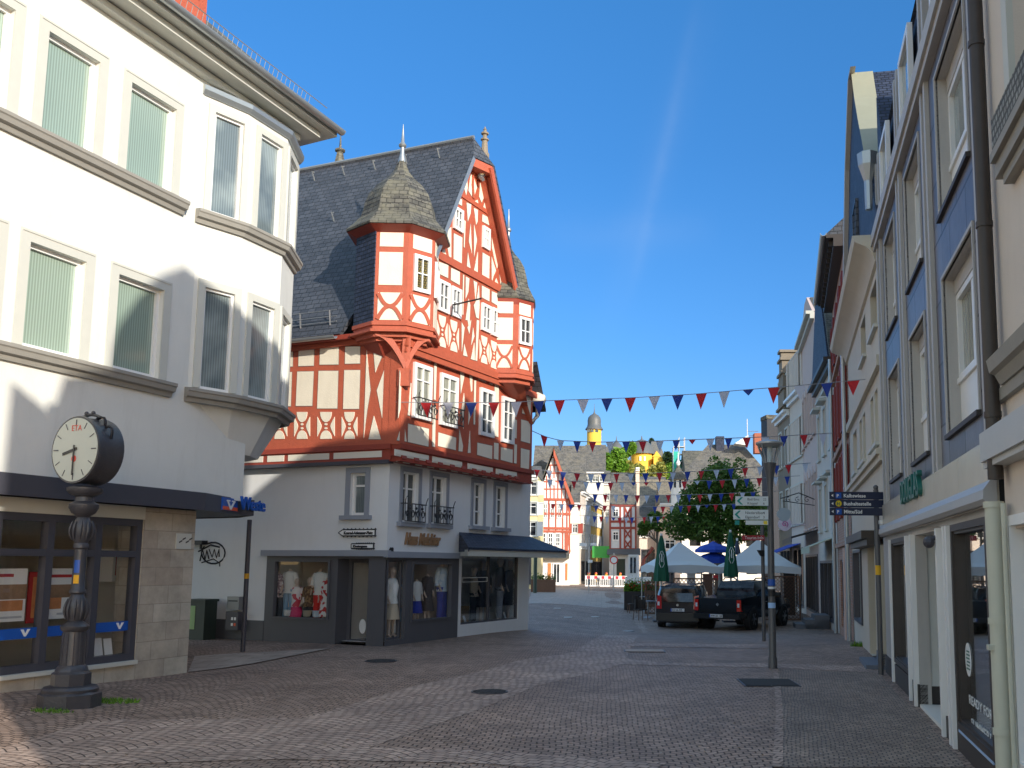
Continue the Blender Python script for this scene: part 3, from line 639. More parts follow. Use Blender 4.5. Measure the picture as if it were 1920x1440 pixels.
st = mat('yellow sticker', (.7, .35, .02)); mb = MB(); z = zv(pp.x, pp.y, 1085); mb.lathe((pp.x, pp.y, 0), [(.053, z), (.053, z+.11)], 12); build('yellow_sticker', mb, st, po)
# ============================================================ RED HALF-TIMBERED CORNER HOUSE
hc = gp(719, 1212); hc = Vector((hc.x, hc.y, 0))
fd = vdir(1890); kd = vdir(-3180); kn = Vector((-abs(kd.y), -abs(kd.x), 0)); kn = Vector((kd.y, -kd.x, 0)); kn = kn if kn.y < 0 else -kn
FF = Fr(hc, fd, (fd.y, -fd.x)); FK = Fr(hc, kd, kn)
house = thing('timbered_house', hc, 'tall red and cream half-timbered corner house with two turrets over a white shop floor', 'house')
Z1 = lambda x, y: (700+x/4.235, 600+y/4.235)
Z2 = lambda x, y: (780+x/4, 240+y/4)
Z3 = lambda x, y: (520+x/3.428, 220+y/3.428)
Z4 = lambda x, y: (520+x/3.556, 600+y/3.556)
Z6 = lambda x, y: (640+x/3.79, 380+y/3.79)
LF = FF.uz(995, 900)[0]+.1; U1 = FF.off(.32).uz(997, 860)[0]; U2 = FF.off(.42).uz(988, 640)[0]; print('U', U1, U2)
zJ = (FF.uz(728, 864)[1]+FF.uz(988, 909)[1])/2          # bottom of the jetty
P1 = FF.off(.32); P2 = FF.off(.42); K1 = FK.off(.12)
zb1_ = (P1.uz(*Z1(270, 985))[1]+P1.uz(*Z1(1235, 1205))[1])/2
zM = (P2.uz(*Z1(400, 235))[1]+P2.uz(*Z1(1060, 490))[1])/2   # underside of second overhang
zG = (P2.uz(*Z2(130, 960))[1]+P2.uz(*Z2(690, 1240))[1])/2   # base of the gable
print('house L', LF, 'jetty', zJ, zM, zG)
LK = 12.0
# ---- plaster ground floors with real openings
fz = lambda px, py, fr=FF, o=0: fr.uz(px, py, o)
def Z5(x, y): return (720+x/3.79, 860+y/3.79)
mez = [bb(FF, [Z5(*p) for p in q]) for q in ([(133, 85), (243, 98), (243, 458), (122, 450)], [(338, 115), (440, 130), (440, 470), (332, 465)], [(632, 168), (708, 178), (702, 482), (626, 475)], [(790, 195), (862, 205), (856, 495), (784, 488)])]
zt = sum(m[3] for m in mez)/4
mez = [(a, b, c, zt) for a, b, c, d in mez]
zS = FF.uz(760, 1041)[1]; zSb = FF.uz(760, 1050)[1]      # shop cornice
uA = FF.uz(*Z5(525, 900))[0]; uA2 = FF.uz(*Z5(550, 900))[0]; uB = FF.uz(*Z5(955, 900))[0]; uE = FF.uz(*Z5(1030, 900))[0]
print('shop', zS, uA, uA2, uB, uE)
zF1 = (FF.uz(*Z5(560, 685))[1]+FF.uz(*Z5(950, 688))[1])/2
LF2 = uE
shop_r = (uA2, uB, FF.uz(*Z5(755, 1158))[1], zF1)
mb = MB(); holes_wall(mb, FF, 0, LF2, zS, zJ+.02, mez, depth=.2)
mb.face([FF.P(LF2, 0, -.6), FF.P(LF2, -9, -.6), FF.P(LF2, -9, zJ), FF.P(LF2, 0, zJ)])
holes_wall(mb, FF, uA, LF2, -.6, zS, [shop_r], depth=.3)
kw = bb(FK, [(658, 886), (686, 887), (684, 966), (655, 967)])
zFK = (FK.uz(500, 1036)[1]+FK.uz(710, 1040)[1])/2; uKs = FK.uz(499, 1100)[0]
holes_wall(mb, FK, 0, LK, zFK, zJ+.02, [kw], depth=.2); holes_wall(mb, FK, uKs, LK, -.3, zFK, [], depth=.2)
wall_w = build('plaster_wall', mb, M_['whitewall'], house)
zpl = (FK.uz(470, 1163)[1]+FK.uz(400, 1160)[1])/2
mb = MB(); mb.fbox(FK, uKs-.001, LK, .0, .03, -.5, zpl); build('plinth', mb, M_['grey'], house)
# mezzanine windows with grey surrounds, sills, little balconies
def surround(fr, w_, parent, t=.11, sill=True):
    a, b, c, d = w_; s = MB(); s.fbox(fr, a-t, b+t, .0, .03, d, d+t); s.fbox(fr, a-t, a, .0, .03, c, d); s.fbox(fr, b, b+t, .0, .03, c, d)
    build('window_surround', s, M_['greyl'], parent)
    if sill: s = MB(); s.fbox(fr, a-t-.08, b+t+.08, -.05, .12, c-.1, c); build('sill', s, M_['greyl'], parent)
def balconet(fr, a, b, z, h, parent, mt='iron'):
    mb = MB(); D = .16
    for zz in (z, z+h): mb.fbox(fr, a, b, D-.012, D+.012, zz-.012, zz+.012)
    for u in (a, b): mb.fbox(fr, u-.012, u+.012, 0, D+.03, z+h-.012, z+h+.012); mb.tube([fr.P(u, D, z+h), fr.P(u-.02 if u == a else u+.02, D+.02, z+h+.1), fr.P(u+(.05 if u == b else .03), D+.03, z+h+.17)], .012, 5)
    n = 6
    for i in range(n+1): u = a+(b-a)*i/n; mb.fbox(fr, u-.006, u+.006, D-.006, D+.006, z, z+h)
    for i in range(4):
        c = a+(b-a)*(i+.5)/4
        for s in (-1, 1):
            pts = [fr.P(c+s*(.02+.05*t)*cos(t*5), D, z+h*.5+(.02+.05*t)*sin(t*5)*1.6) for t in [k/12*1.3 for k in range(13)]]; mb.tube(pts, .008, 4)
    for i in range(3): mb.ball(fr.P(a+(b-a)*(i+.7)/3.4, D+.02, z+h*.75), .035, 6, 4)
    return build('window_railing', mb, M_[mt], parent)
for i, m in enumerate(mez):
    window(house, FF, *m, o=-.16, w=.05, cols=2, rows=(.33,) if i < 2 else (.32, .66), gl='gdark', bar=.018, mid=.035)
    surround(FF, m, house)
    if i < 2: balconet(FF, m[0]-.08, m[1]+.1, m[2]+.02, .42, house)
window(house, FK, *kw, o=-.16, w=.07, cols=1, rows=(.3,), gl='gblindd'); surround(FK, kw, house, .13)
# ---- jetty mouldings, brackets
mb = MB()
def z1m(y0, x0=700, fr=P1): return fr.uz(*Z1(x0, y0))[1]
zc0, zc1 = zJ, zJ+.13
mb.fbox(FF, -.1, U1-.02, .0, .24, zJ-.02, zJ+.12); mb.fbox(FF, -.12, U1, .0, .29, zJ+.12, zJ+.17)
zs0 = zb1_-.36
mb.fbox(FF, -.12, U1+.03, .02, .36, zs0-.03, zs0+.04); mb.fbox(FF, -.12, U1+.04, .02, .39, zb1_-.1, zb1_+.02); mb.fbox(FF, -.1, U1, .02, .33, zs0+.04, zb1_-.1)
mb.fbox(FK, -.12, LK, .02, .16, zs0-.03, zs0+.04); mb.fbox(FK, -.12, LK, .02, .17, zb1_-.1, zb1_+.02)
mb.fbox(FK, -.12, LK, .0, .10, zJ+.0, zs0-.03); mb.fbox(FK, -.1, LK, .0, .12, zs0+.04, zb1_-.1)
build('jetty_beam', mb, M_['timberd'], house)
mb = MB(); mb.fbox(FK, -.1, LK, .0, .2, zJ-.06, zJ+.02); build('drip_moulding', mb, M_['anth'], house)
for x in (235, 335, 430, 525, 620, 710, 795, 870, 940, 1010, 1075, 1130):
    u = P1.uz(*Z1(x, 1085+ (x-235)*.17))[0]; mb = MB(); zt_ = zs0-.03
    pr = [(.0, 0), (.26, 0), (.36, .05), (.38, .13), (.34, .2), (.0, .2)]
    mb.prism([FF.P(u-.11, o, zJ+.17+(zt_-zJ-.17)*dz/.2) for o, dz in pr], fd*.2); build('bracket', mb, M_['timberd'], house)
cr = mat('cream board', (.74, .70, .60), .7, .05)
strips = [[(165, 990), (435, 1045), (435, 1065), (165, 1022)], [(465, 1042), (700, 1085), (700, 1105), (465, 1065)], [(745, 1095), (945, 1138), (945, 1158), (745, 1118)], [(970, 1138), (1135, 1175), (1135, 1192), (970, 1158)]]
mb = MB()
for s in strips:
    a, b = P1.uz(*Z1(*s[0]))[0], P1.uz(*Z1(*s[1]))[0]; mb.fbox(FF, a, b, .33, .345, zs0+.075, zb1_-.135); mb.fbox(FF, a+.05, b-.05, .345, .36, zs0+.11, zb1_-.19)
for xa, xb in ((-60, 50), (78, 350), (380, 700), (-330, -90), (-620, -350)):
    a, b = K1.uz(*Z4(xa, 840))[0], K1.uz(*Z4(xb, 840))[0]; mb.fbox(FK, b, a, .12, .135, zs0+.075, zb1_-.135)
for xa, xb in ((-130, -30), (0, 105), (150, 257), (305, 410), (445, 555), (595, 698)):
    a, b = K1.uz(*Z4(xa, 895))[0], K1.uz(*Z4(xb, 895))[0]; mb.fbox(FK, b, a, .10, .112, zJ+.06, zs0-.06)
us_ = [P1.uz(*Z1(x, 1085+(x-235)*.17))[0] for x in (185, 235, 335, 430, 525, 620, 710, 795, 870, 940, 1010, 1075, 1130)]
for a, b in zip(us_, us_[1:]): mb.fbox(FF, a+.1, b-.14, .25, .262, zJ+.18, zs0-.05)
build('board_panels', mb, cr, house)
# ---- timber plates with plaster panels
OUT = MB()
def quad_of(fr, q): return [fr.uz(*p) for p in q]
def panels(mb, fr, T, polys, o0=.0, o1=.012):
    for q in polys:
        Q = [fr.uz(*T(*p)) for p in q]; cu = sum(p[0] for p in Q)/len(Q); cz_ = sum(p[1] for p in Q)/len(Q); e = .011
        mb.plate(fr, Q, o0, o1); OUT.plate(fr, [(u+(e if u > cu else -e), z+(e if z > cz_ else -e)) for u, z in Q], o0, o1-.004)
def ornate(mb, fr, c, o1=.014, dots=True):
    # carved railing panel: cups, side crescents and dots in a cell given by 4 (u, z) corners TL TR BR BL
    def B(s, t):
        a = [c[0][i]*(1-s)+c[1][i]*s for i in (0, 1)]; b = [c[3][i]*(1-s)+c[2][i]*s for i in (0, 1)]; return (a[0]*(1-t)+b[0]*t, a[1]*(1-t)+b[1]*t)
    arc = lambda cx, cy, rx, ry, a0, a1, n=9: [(cx+rx*cos(a0+(a1-a0)*k/n), cy+ry*sin(a0+(a1-a0)*k/n)) for k in range(n+1)]
    mb.plate(fr, [B(*p) for p in arc(.5, .03, .30, .36, 0, pi)], 0, o1)
    mb.plate(fr, [B(*p) for p in arc(.5, .97, .30, .30, 0, -pi)], 0, o1)
    mb.plate(fr, [B(*p) for p in [(.05, .2), (.13, .3), (.24, .45), (.27, .53), (.22, .64), (.12, .78), (.05, .88)]], 0, o1)
    mb.plate(fr, [B(*p) for p in [(.95, .2), (.87, .3), (.76, .45), (.73, .53), (.78, .64), (.88, .78), (.95, .88)]], 0, o1)
    if dots:
        for t in (.46, .60): mb.plate(fr, [B(*p) for p in arc(.5, t, .075, .04, 0, 2*pi, 8)[:-1]], 0, o1+.003)
def cell(fr, T, x0, x1, yt0, yt1, yb0, yb1):
    return [fr.uz(*T(x0, yt0)), fr.uz(*T(x1, yt1)), fr.uz(*T(x1, yb1)), fr.uz(*T(x0, yb0))]
tb = MB()
tb.fbox(FF, -.14, U1, .02, .32, zb1_, zM-.02)
tb.fbox(FK, -.1, LK, .02, .12, zb1_, zM+.25)
tb.fbox(FF, -.16, U2, .02, .42, zM-.02, zG)
mw = MB()
A = [[(232, 300), (277, 245), (255, 465)], [(208, 400), (240, 595), (195, 780)], [(237, 785), (262, 965), (185, 955)], [(293, 500), (300, 505), (288, 760), (272, 755)],
 [(310, 255), (455, 305), (455, 335), (305, 275)], [(483, 307), (503, 312), (492, 635), (478, 630)], [(470, 680), (493, 685), (487, 1008), (466, 1003)], [(275, 825), (438, 865), (435, 1005), (272, 968)],
 [(560, 335), (665, 375), (665, 405), (562, 368)], [(515, 893), (655, 935), (652, 1033), (512, 1000)], [(688, 375), (722, 390), (718, 460), (692, 585)], [(757, 405), (785, 410), (783, 560), (775, 570)],
 [(718, 580), (722, 640), (713, 865), (700, 700)], [(682, 870), (710, 1000), (705, 1045), (675, 1040)], [(757, 655), (775, 740), (752, 830)], [(765, 880), (770, 1055), (748, 1055)], [(800, 480), (814, 482), (805, 830), (794, 828)],
 [(830, 440), (893, 465), (893, 495), (830, 470)], [(920, 475), (950, 485), (948, 515), (920, 505)], [(962, 490), (995, 500), (990, 930), (957, 920)], [(957, 975), (992, 980), (990, 1110), (955, 1100)],
 [(1017, 510), (1110, 550), (1110, 585), (1017, 545)], [(1122, 560), (1142, 570), (1140, 640), (1120, 632)], [(825, 975), (942, 1000), (940, 1105), (822, 1070)], [(1012, 1012), (1105, 1030), (1102, 1135), (1010, 1110)],
 [(1117, 790), (1138, 795), (1135, 940), (1115, 935)], [(1117, 985), (1138, 990), (1135, 1140), (1115, 1135)], [(1185, 640), (1215, 590), (1250, 600), (1245, 765), (1180, 740)], [(1172, 790), (1245, 810), (1242, 980), (1170, 960)], [(1170, 1018), (1238, 1035), (1232, 1205), (1168, 1185)]]
panels(mw, P1, Z1, A)
K = [[(145, 185), (247, 185), (243, 305), (142, 308)], [(287, 180), (410, 180), (408, 297), (283, 298)], [(455, 178), (553, 178), (551, 290), (452, 292)], [(30, 190), (105, 188), (103, 310), (25, 315)],
 [(135, 345), (243, 343), (233, 573), (125, 573)], [(277, 340), (407, 340), (400, 590), (267, 590)], [(448, 335), (553, 335), (545, 593), (440, 593)], [(15, 350), (98, 348), (90, 575), (5, 575)],
 [(597, 200), (622, 470), (600, 600), (577, 790)], [(640, 168), (690, 190), (700, 240), (655, 350)], [(715, 330), (718, 590), (700, 655), (665, 470)], [(645, 640), (692, 795), (610, 795)],
 [(-130, 195), (-20, 192), (-25, 315), (-138, 318)], [(-145, 350), (-25, 350), (-35, 575), (-155, 575)], [(-300, 200), (-180, 195), (-185, 318), (-305, 320)], [(-310, 352), (-190, 352), (-195, 575), (-315, 575)]]
panels(mw, K1, Z4, K)
for x0, x1 in ((108, 225), (262, 390), (425, 540), (-40, 72), (-200, -75)): ornate(mw, K1, cell(K1, Z4, x0, x1, 608, 608, 800, 798))
# second floor (front)
B_ = [[(168, 1003), (240, 1030), (238, 1125), (165, 1090)], [(262, 1050), (327, 1080), (325, 1178), (260, 1140)], [(493, 1183), (550, 1212), (548, 1300), (492, 1270)], [(567, 1225), (625, 1250), (623, 1340), (566, 1305)],
 [(133, 985), (150, 992), (148, 1048)], [(107, 1118), (128, 1125), (110, 1190)], [(110, 1215), (138, 1200), (135, 1345), (108, 1335)], [(352, 1100), (359, 1104), (352, 1400), (345, 1400)], [(372, 1115), (398, 1130), (390, 1230), (370, 1280)],
 [(430, 1145), (457, 1160), (445, 1290)], [(432, 1330), (452, 1290), (470, 1180), (475, 1330), (468, 1430), (450, 1420)], [(392, 1280), (405, 1330), (400, 1440), (370, 1440)], [(648, 1330), (672, 1285), (682, 1320), (678, 1380)], [(648, 1405), (678, 1400), (690, 1440), (668, 1440)]]
panels(mw, P2, Z2, B_)
panels(mw, P2, Z1, [[(720, 190), (745, 290), (712, 280)], [(775, 0), (760, 110), (745, 60)], [(800, 180), (803, 320), (772, 310)], [(820, 0), (838, 5), (822, 325), (808, 320)], [(700, 20), (722, 60), (700, 250)], [(745, 0), (765, 0), (757, 60)], [(775, 200), (790, 60), (800, 130)],
  [(1015, 0), (1035, 30), (1045, 170), (1010, 150)], [(1068, 200), (1040, 240), (1050, 150)], [(435, 180), (465, 190), (450, 110)]])
for cx, yt, yb, hw in ((545, -40, 222, 46), (637, 0, 258, 44), (878, 125, 352, 40), (955, 165, 392, 38), (1024, 195, 420, 28)):
    ornate(mw, P2, cell(P2, Z1, cx-hw, cx+hw, yt-18, yt+16, yb-16, yb+14))
ornate(mw, P2, cell(P2, Z1, 442, 492, -90, -62, 176, 190))
# ---- gable
AP = P2.uz(902, 268); GL0 = P2.uz(820, 470); GR0 = P2.uz(966, 549)
HLp, HRp = P2.uz(886, 302), P2.uz(912, 312)
GP = [(P2.uz(*Z2(130, 965))[0]-.3, zG), (U2, zG), (P2.uz(*Z2(735, 1215))[0]+.05, zG+.25), (HRp[0]+.05, HRp[1]), (HLp[0], HLp[1]), P2.uz(860, 372), P2.uz(838, 430), P2.uz(826, 455)]
tb.plate(P2, GP, -.35, 0)
tb.fbox(FF, GP[0][0]-.2, U2, .42, .47, zG-.06, zG+.14)
g2 = (P2.uz(*Z2(320, 505))[1]+P2.uz(*Z2(550, 650))[1])/2
tb.fbox(FF, P2.uz(860, 366)[0], P2.uz(918, 402)[0], .42, .45, g2-.02, g2+.1)
tb.fbox(FF, -.18, U2+.05, .42, .50, zM-.06, zM+.12); tb.fbox(FF, -.16, U1+.03, .40, .46, zM-.2, zM-.06)
tb.fbox(FK, -.14, LK, .12, .2, zM+.08, zM+.25)
build('timber_frame', tb, M_['timber'], house)
Gp = [[(140, 910), (163, 893), (165, 925)], [(200, 872), (232, 975), (190, 950)], [(238, 765), (262, 742), (262, 980), (247, 965), (228, 860)], [(282, 790), (345, 822), (340, 1025), (280, 985)], [(310, 522), (343, 537), (342, 583), (300, 560)],
 [(378, 560), (412, 575), (407, 640), (387, 700)], [(432, 600), (462, 615), (460, 700), (450, 725)], [(408, 720), (417, 940), (395, 850)], [(434, 725), (455, 840), (434, 965)], [(388, 935), (408, 1062), (380, 1045)], [(462, 930), (460, 1097), (430, 1083)], [(360, 690), (370, 700), (362, 900), (357, 890)],
 [(497, 648), (548, 675), (546, 730), (495, 700)], [(498, 935), (550, 965), (546, 1155), (494, 1120)], [(566, 790), (585, 880), (612, 1000), (607, 1062), (590, 1000), (568, 900)], [(565, 965), (598, 1070), (567, 1155)], [(600, 1125), (626, 1200), (580, 1172)], [(622, 1075), (662, 1222), (636, 1207)],
 [(412, 282), (416, 312), (390, 345), (388, 305)], [(382, 340), (385, 450), (374, 505), (358, 445)], [(343, 432), (350, 485), (330, 465)], [(405, 365), (415, 345), (417, 515), (392, 470)], [(432, 370), (455, 445), (435, 512)], [(480, 400), (515, 500), (490, 560), (472, 515)], [(520, 530), (541, 627), (500, 603)], [(387, 520), (410, 532), (382, 530)], [(438, 550), (460, 538), (465, 565)]]
panels(mw, P2, Z2, Gp)
build('infill_plaster', mw, M_['cream'], house); build('contour_line', OUT, M_['outline'], house)
tm = MB()
def strut(fr, T, pts, w, o0=.012, o1=.03):
    P = [fr.uz(*T(*p)) for p in pts]; L_, R_ = [], []
    for i, p in enumerate(P):
        a, b = P[max(0, i-1)], P[min(len(P)-1, i+1)]; d = Vector((b[0]-a[0], b[1]-a[1])).normalized(); L_.append((p[0]-d.y*w/2, p[1]+d.x*w/2)); R_.append((p[0]+d.y*w/2, p[1]-d.x*w/2))
    for i in range(len(P)-1): tm.plate(fr, [L_[i], L_[i+1], R_[i+1], R_[i]], o0, o1)
strut(P2, Z2, [(470, 290), (425, 340), (420, 430), (430, 530)], .10)
strut(P2, Z2, [(612, 1060), (585, 1120), (570, 1180)], .1)
build('timber_brace', tm, M_['timber'], house)
# windows of the timber storeys
wins = [(P1, Z1, [(318, 332), (458, 382), (445, 812), (300, 768)], (.3,), 'gcurt', 1), (P1, Z1, [(530, 415), (664, 465), (655, 868), (515, 825)], (.3,), 'gcurt', 1), (P1, Z1, [(842, 530), (955, 575), (945, 943), (835, 905)], (.33, .66), 'gdark', 0), (P1, Z1, [(1017, 597), (1114, 640), (1105, 993), (1010, 963)], (.33, .66), 'gdark', 0),
 (P2, Z2, [(161, 1130), (243, 1170), (239, 1398), (156, 1365)], (.5,), 'gdark', 0), (P2, Z2, [(259, 1180), (331, 1218), (326, 1435), (254, 1402)], (.5,), 'gdark', 0), (P2, Z3, [(1308, 1192), (1367, 1217), (1365, 1392), (1306, 1366)], (.5,), 'gdark', 0), (P2, Z3, [(1374, 1222), (1432, 1245), (1425, 1422), (1371, 1398)], (.5,), 'gdark', 0),
 (P2, Z2, [(279, 584), (342, 620), (345, 795), (273, 748)], (.5,), 'gdark', 0), (P2, Z2, [(495, 732), (545, 760), (545, 925), (493, 892)], (.5,), 'gdark', 0)]
for fr, T, q, rows, gl, bal in wins:
    w_ = bb(fr, [T(*p) for p in q]); f2 = fr.off(.0)
    window(house, f2, *w_, o=-.005, w=.10 if fr is P1 else .085, cols=2, rows=rows, gl=gl, bar=.016, mid=.02)
    if bal: balconet(f2.off(.05), w_[0]-.02, w_[1]+.04, w_[2]+.05, .42, house, 'steel' if 0 else 'iron')
# ---- main roof: planes swept from the verge back along the ridge
V0 = P2.off(.22); V0R = P2.off(.44)
RA = P2.P(*[P2.uz(889, 258, .0)[0], .0, P2.uz(889, 258, .0)[1]])
vl = [V0.P(*(lambda q: (q[0], 0, q[1]))(V0.uz(*p))) for p in ((885, 292), (860, 360), (838, 420), (826, 447))]
vr = [V0.P(*(lambda q: (q[0], 0, q[1]))(V0.uz(*p))) for p in ((917, 299), (930, 377), (960, 490), (966, 547))]
back = kd*13
rn = (vl[1]-vl[0]).cross(kd).normalized()
eav = FK.uz(600, 629, .4)[1]
s_ = (vl[1]-vl[0]); s_ /= -s_.z
lowL = vl[0]+s_*(vl[0].z-eav)
print('roof', RA, vl[0], 'lowL', FK.o, (lowL-FK.o).dot(FK.n), eav)
slp = Vector(FK.P(0, .4, eav)); E_ = slp+kd*0
# left plane through the ridge line and the eave line
RAf = RA.copy(); topb = RA+back
# direction down the slope: from ridge to the eave line, perpendicular to kd
def onplane(p, a, b):   # drop point p to plane spanned by ridge line and eave
    return p
eo = (RA-FK.o).dot(FK.n); dn = (.4-eo); dzr = (eav-RA.z)       # run outwards and drop from ridge to eave
def LP(t, s): # t: 0 ridge..1 eave ; s: distance back along kd from the front verge
    return RA+FK.n*(dn*t)+Vector((0, 0, dzr*t))+kd*s
rb = MB(); th = rn*0
def tof(p): return (p.z-RA.z)/dzr
front = []
for p in vl: t = tof(p); q = LP(t, 0); front.append((t, (p-q).dot(kd)))
print('verge', front, 'dn', dn, 'dzr', dzr)
s0 = (V0.P(0, 0, 0)-RA).dot(fd*0+kd) if False else 0
pts = [RA]
def verge_pt(t):   # point of the left plane that lies on the overhang plane V0
    q = LP(t, 0); k = (V0.o-q).dot(V0.n)/kd.dot(V0.n); return q+kd*k
t0 = tof(vl[0])
vt = [verge_pt(t) for t in (t0, .3, .5, .62)]; 
kick = verge_pt(.66)
lower = LP(1, -.0)
uEnd = verge_pt(.72)
poly = [RA+kd*.02]+vt+[uEnd, LP(.72, 1.2), LP(1, 1.7), LP(1, 13), LP(0, 13)]
nrm = (vt[1]-vt[0]).cross(kd).normalized(); nrm = nrm if nrm.z > 0 else -nrm
rb.prism([p-nrm*.1 for p in poly], nrm*.1)
# right plane mirrored
def RPt(t, s): return RA-FK.n*(dn*t)*1.0+Vector((0, 0, dzr*t))+kd*s
def verge_r(t): q = RPt(t, 0); k = (V0R.o-q).dot(V0R.n)/kd.dot(V0R.n); return q+kd*k
tr0 = t0; 
nr2 = (verge_r(.5)-verge_r(.2)).cross(kd).normalized(); nr2 = nr2 if nr2.z > 0 else -nr2
polyr = [RA+kd*.02]+[verge_r(t) for t in (tr0, .4, .75)]+[RPt(.75, 1.0), RPt(1, 1.2), RPt(1, 13), RPt(0, 13)]
rb.prism([p-nr2*.1 for p in polyr], nr2*.1)
hp = [RA+kd*.02, verge_pt(t0), verge_r(tr0)]; nh = (hp[1]-hp[0]).cross(hp[2]-hp[0]).normalized(); nh = nh if nh.z > 0 else -nh
rb.prism([p-nh*.08 for p in hp], nh*.085)
# low skirt on the right side, below the far turret
ur = U1; rb.prism([FF.P(ur-.1, .5, zM+.9), FF.P(ur+.55, .5, zM-.45), FF.P(ur+.55, .5, zM-.53), FF.P(ur-.1, .5, zM+.8)], -fd.cross(Vector((0, 0, 1)))*1.2)
roof = build('roof', rb, M_['slate'], house)
# bargeboards and soffit
mb = MB()
vR = [verge_r(t) for t in (tr0, .15, .4, .75)]; iR = [p-Vector((0, 0, .34))-fd*.0 for p in vR]
f_in = -V0.n*.44
for a, b in zip(vR, vR[1:]):
    mb.prism([a-nr2*.1, b-nr2*.1, b-nr2*.27, a-nr2*.27], V0.n*-.06)
    mb.face([a-nr2*.11, b-nr2*.11, b-nr2*.11+f_in, a-nr2*.11+f_in])
    mb.prism([a-nr2*.12+f_in*.6, b-nr2*.12+f_in*.6, b-nr2*.2+f_in*.6, a-nr2*.2+f_in*.6], V0.n*-.17)
a, b = verge_pt(t0), verge_r(tr0)
mb.prism([a-Vector((0, 0, .03)), b-Vector((0, 0, .03)), b-Vector((0, 0, .25)), a-Vector((0, 0, .25))], f_in)
mb.fbox(FF, U1-.3, U1+.1, -.3, .4, zM-.1, zM+.0)
build('bargeboard', mb, M_['timber'], roof)
mb = MB()
vL = [verge_pt(t) for t in (t0, .3, .5, .66)]
for a, b in zip(vL, vL[1:]): mb.prism([a-nrm*.1+V0.n*.005, b-nrm*.1+V0.n*.005, b+nrm*.015+V0.n*.005, a+nrm*.015+V0.n*.005], V0.n*.02)
build('verge_strip', mb, M_['zinc'], roof)
mb = MB(); mb.tube([RA+Vector((0, 0, .02)), RA+kd*13+Vector((0, 0, .02))], .05, 6); build('ridge_cap', mb, M_['zinc'], roof)
zst = MB()
for i in range(12): q = LP(.09, .9+i*1.05); zst.tube([q+nrm*.0, q+nrm*.14+Vector((0, 0, .16)), q+Vector((0, 0, .22))+nrm*.04], .02, 5)
for s, t in ((8.0, .62), (3.6, .38)): q = LP(t, s); zst.tube([q, q+nrm*.14+Vector((0, 0, .16)), q+Vector((0, 0, .22))+nrm*.04], .02, 5)
build('roof_hooks', zst, M_['zinc'], roof)
# lower eave: gutter and snow guard on the lane side
build('gutter', gutter(LP(1.01, 12)+FK.n*.05, LP(1.01, 1.75)+FK.n*.05, .08), M_['zinc'], roof, smooth=40)
mb = MB()
for i in range(11): s = 2.1+i*.9; q = LP(.955, s); mb.tube([q, q+nrm*.05+Vector((0, 0, .35))], .02, 5)
for h in (.08, .2, .34): mb.tube([LP(.955, 1.9)+Vector((0, 0, h))+nrm*.05*h/.35, LP(.955, 11.5)+Vector((0, 0, h))+nrm*.05*h/.35], .014, 5)
build('snow_guard', mb, M_['steel'], roof)
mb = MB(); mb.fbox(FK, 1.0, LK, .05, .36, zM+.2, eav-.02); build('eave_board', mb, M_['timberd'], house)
# far side and back walls so the house stands closed
mb = MB(); mb.face([FF.P(U1-.01, .3, zJ), FF.P(U1-.01, -9, zJ), FF.P(U1-.01, -9, zM+.3), FF.P(U1-.01, .3, zM+.3)]); mb.face([FK.P(LK, 0, -.3), FK.P(LK, -8, -.3), FK.P(LK, -8, eav), FK.P(LK, 0, eav)])
mb.face([FF.P(-.0, -.25, -.3), FF.P(LF2, -.25, -.3), FF.P(LF2, -.25, -.29), FF.P(0, -.25, -.29)])
build('side_wall', mb, M_['timberd'], house)
mb = MB(); mb.fbox(FF, .3, LF2-.1, -.6, -.55, zS+.1, zJ+3); mb.fbox(FK, .3, LK-.1, -.6, -.55, zS+.1, zJ+3); build('inner_wall', mb, M_['dark'], house)

# ---- turrets
def octv(c, R, a0=-20, n=8): return [Vector((c[0]+R*cos(radians(a0-45*i)), c[1]+R*sin(radians(a0-45*i)), 0)) for i in range(n)]
def turret(name, c, R, zb, zt_, a0=-20, slate_from=2):
    V = octv(c, R, a0); t = MB(); sl_ = MB(); wt = MB()
    frs = [Fr(V[i], V[(i+1) % 8]-V[i], (0, 0)) for i in range(8)]
    for i, fr in enumerate(frs):
        d = fr.d; nn = Vector((d.y, -d.x, 0)); mid = (V[i]+V[(i+1) % 8])/2-Vector((c[0], c[1], 0)); fr.n = nn if nn.dot(mid) > 0 else -nn
    return V, frs
tc_ = (-5.04, 22.96); R_ = 1.0
V, frs = turret('turret', tc_, R_, 0, 0)
ztT = zv(V[1].x, V[1].y, 430); zbT = zv(V[1].x, V[1].y, 606); print('turret z', zbT, ztT)
tur = thing('turret', (0, 0, 0), None, None); 
COL.objects.unlink(tur); bpy.data.objects.remove(tur)
mb = MB(); mb.loft([[v+Vector((0, 0, zbT)) for v in V], [v+Vector((0, 0, ztT)) for v in V]]); 
tur = build('corner_turret', mb, M_['timber'], house)
def tpx(fr, q): return bb(fr, [Z6(*p) for p in q])
mb = MB()
f1, f0 = frs[1], frs[0]    # f1 faces the camera (between V1 and V2), f0 faces the street
Lf = R_*2*sin(pi/8)
hgt = ztT-zbT
def uzf(fr, s0, s1, t0, t1): return (fr, s0*Lf, s1*Lf, ztT-hgt*t1, ztT-hgt*t0)
for fr, a, b in ((f1, .16, .88), (f0, .12, .84)):
    for t0_, t1_ in ((.04, .19), (.25, .60)) if fr is f1 else ((.04, .19),):
        mb.fbox(fr, a*Lf, b*Lf, 0, .012, ztT-hgt*t1_, ztT-hgt*t0_)
def xcell(mb, fr, a, b, z0, z1, w=.085):
    # plaster with two S-curved braces crossing
    mb.fbox(fr, a, b, 0, .012, z0, z1)
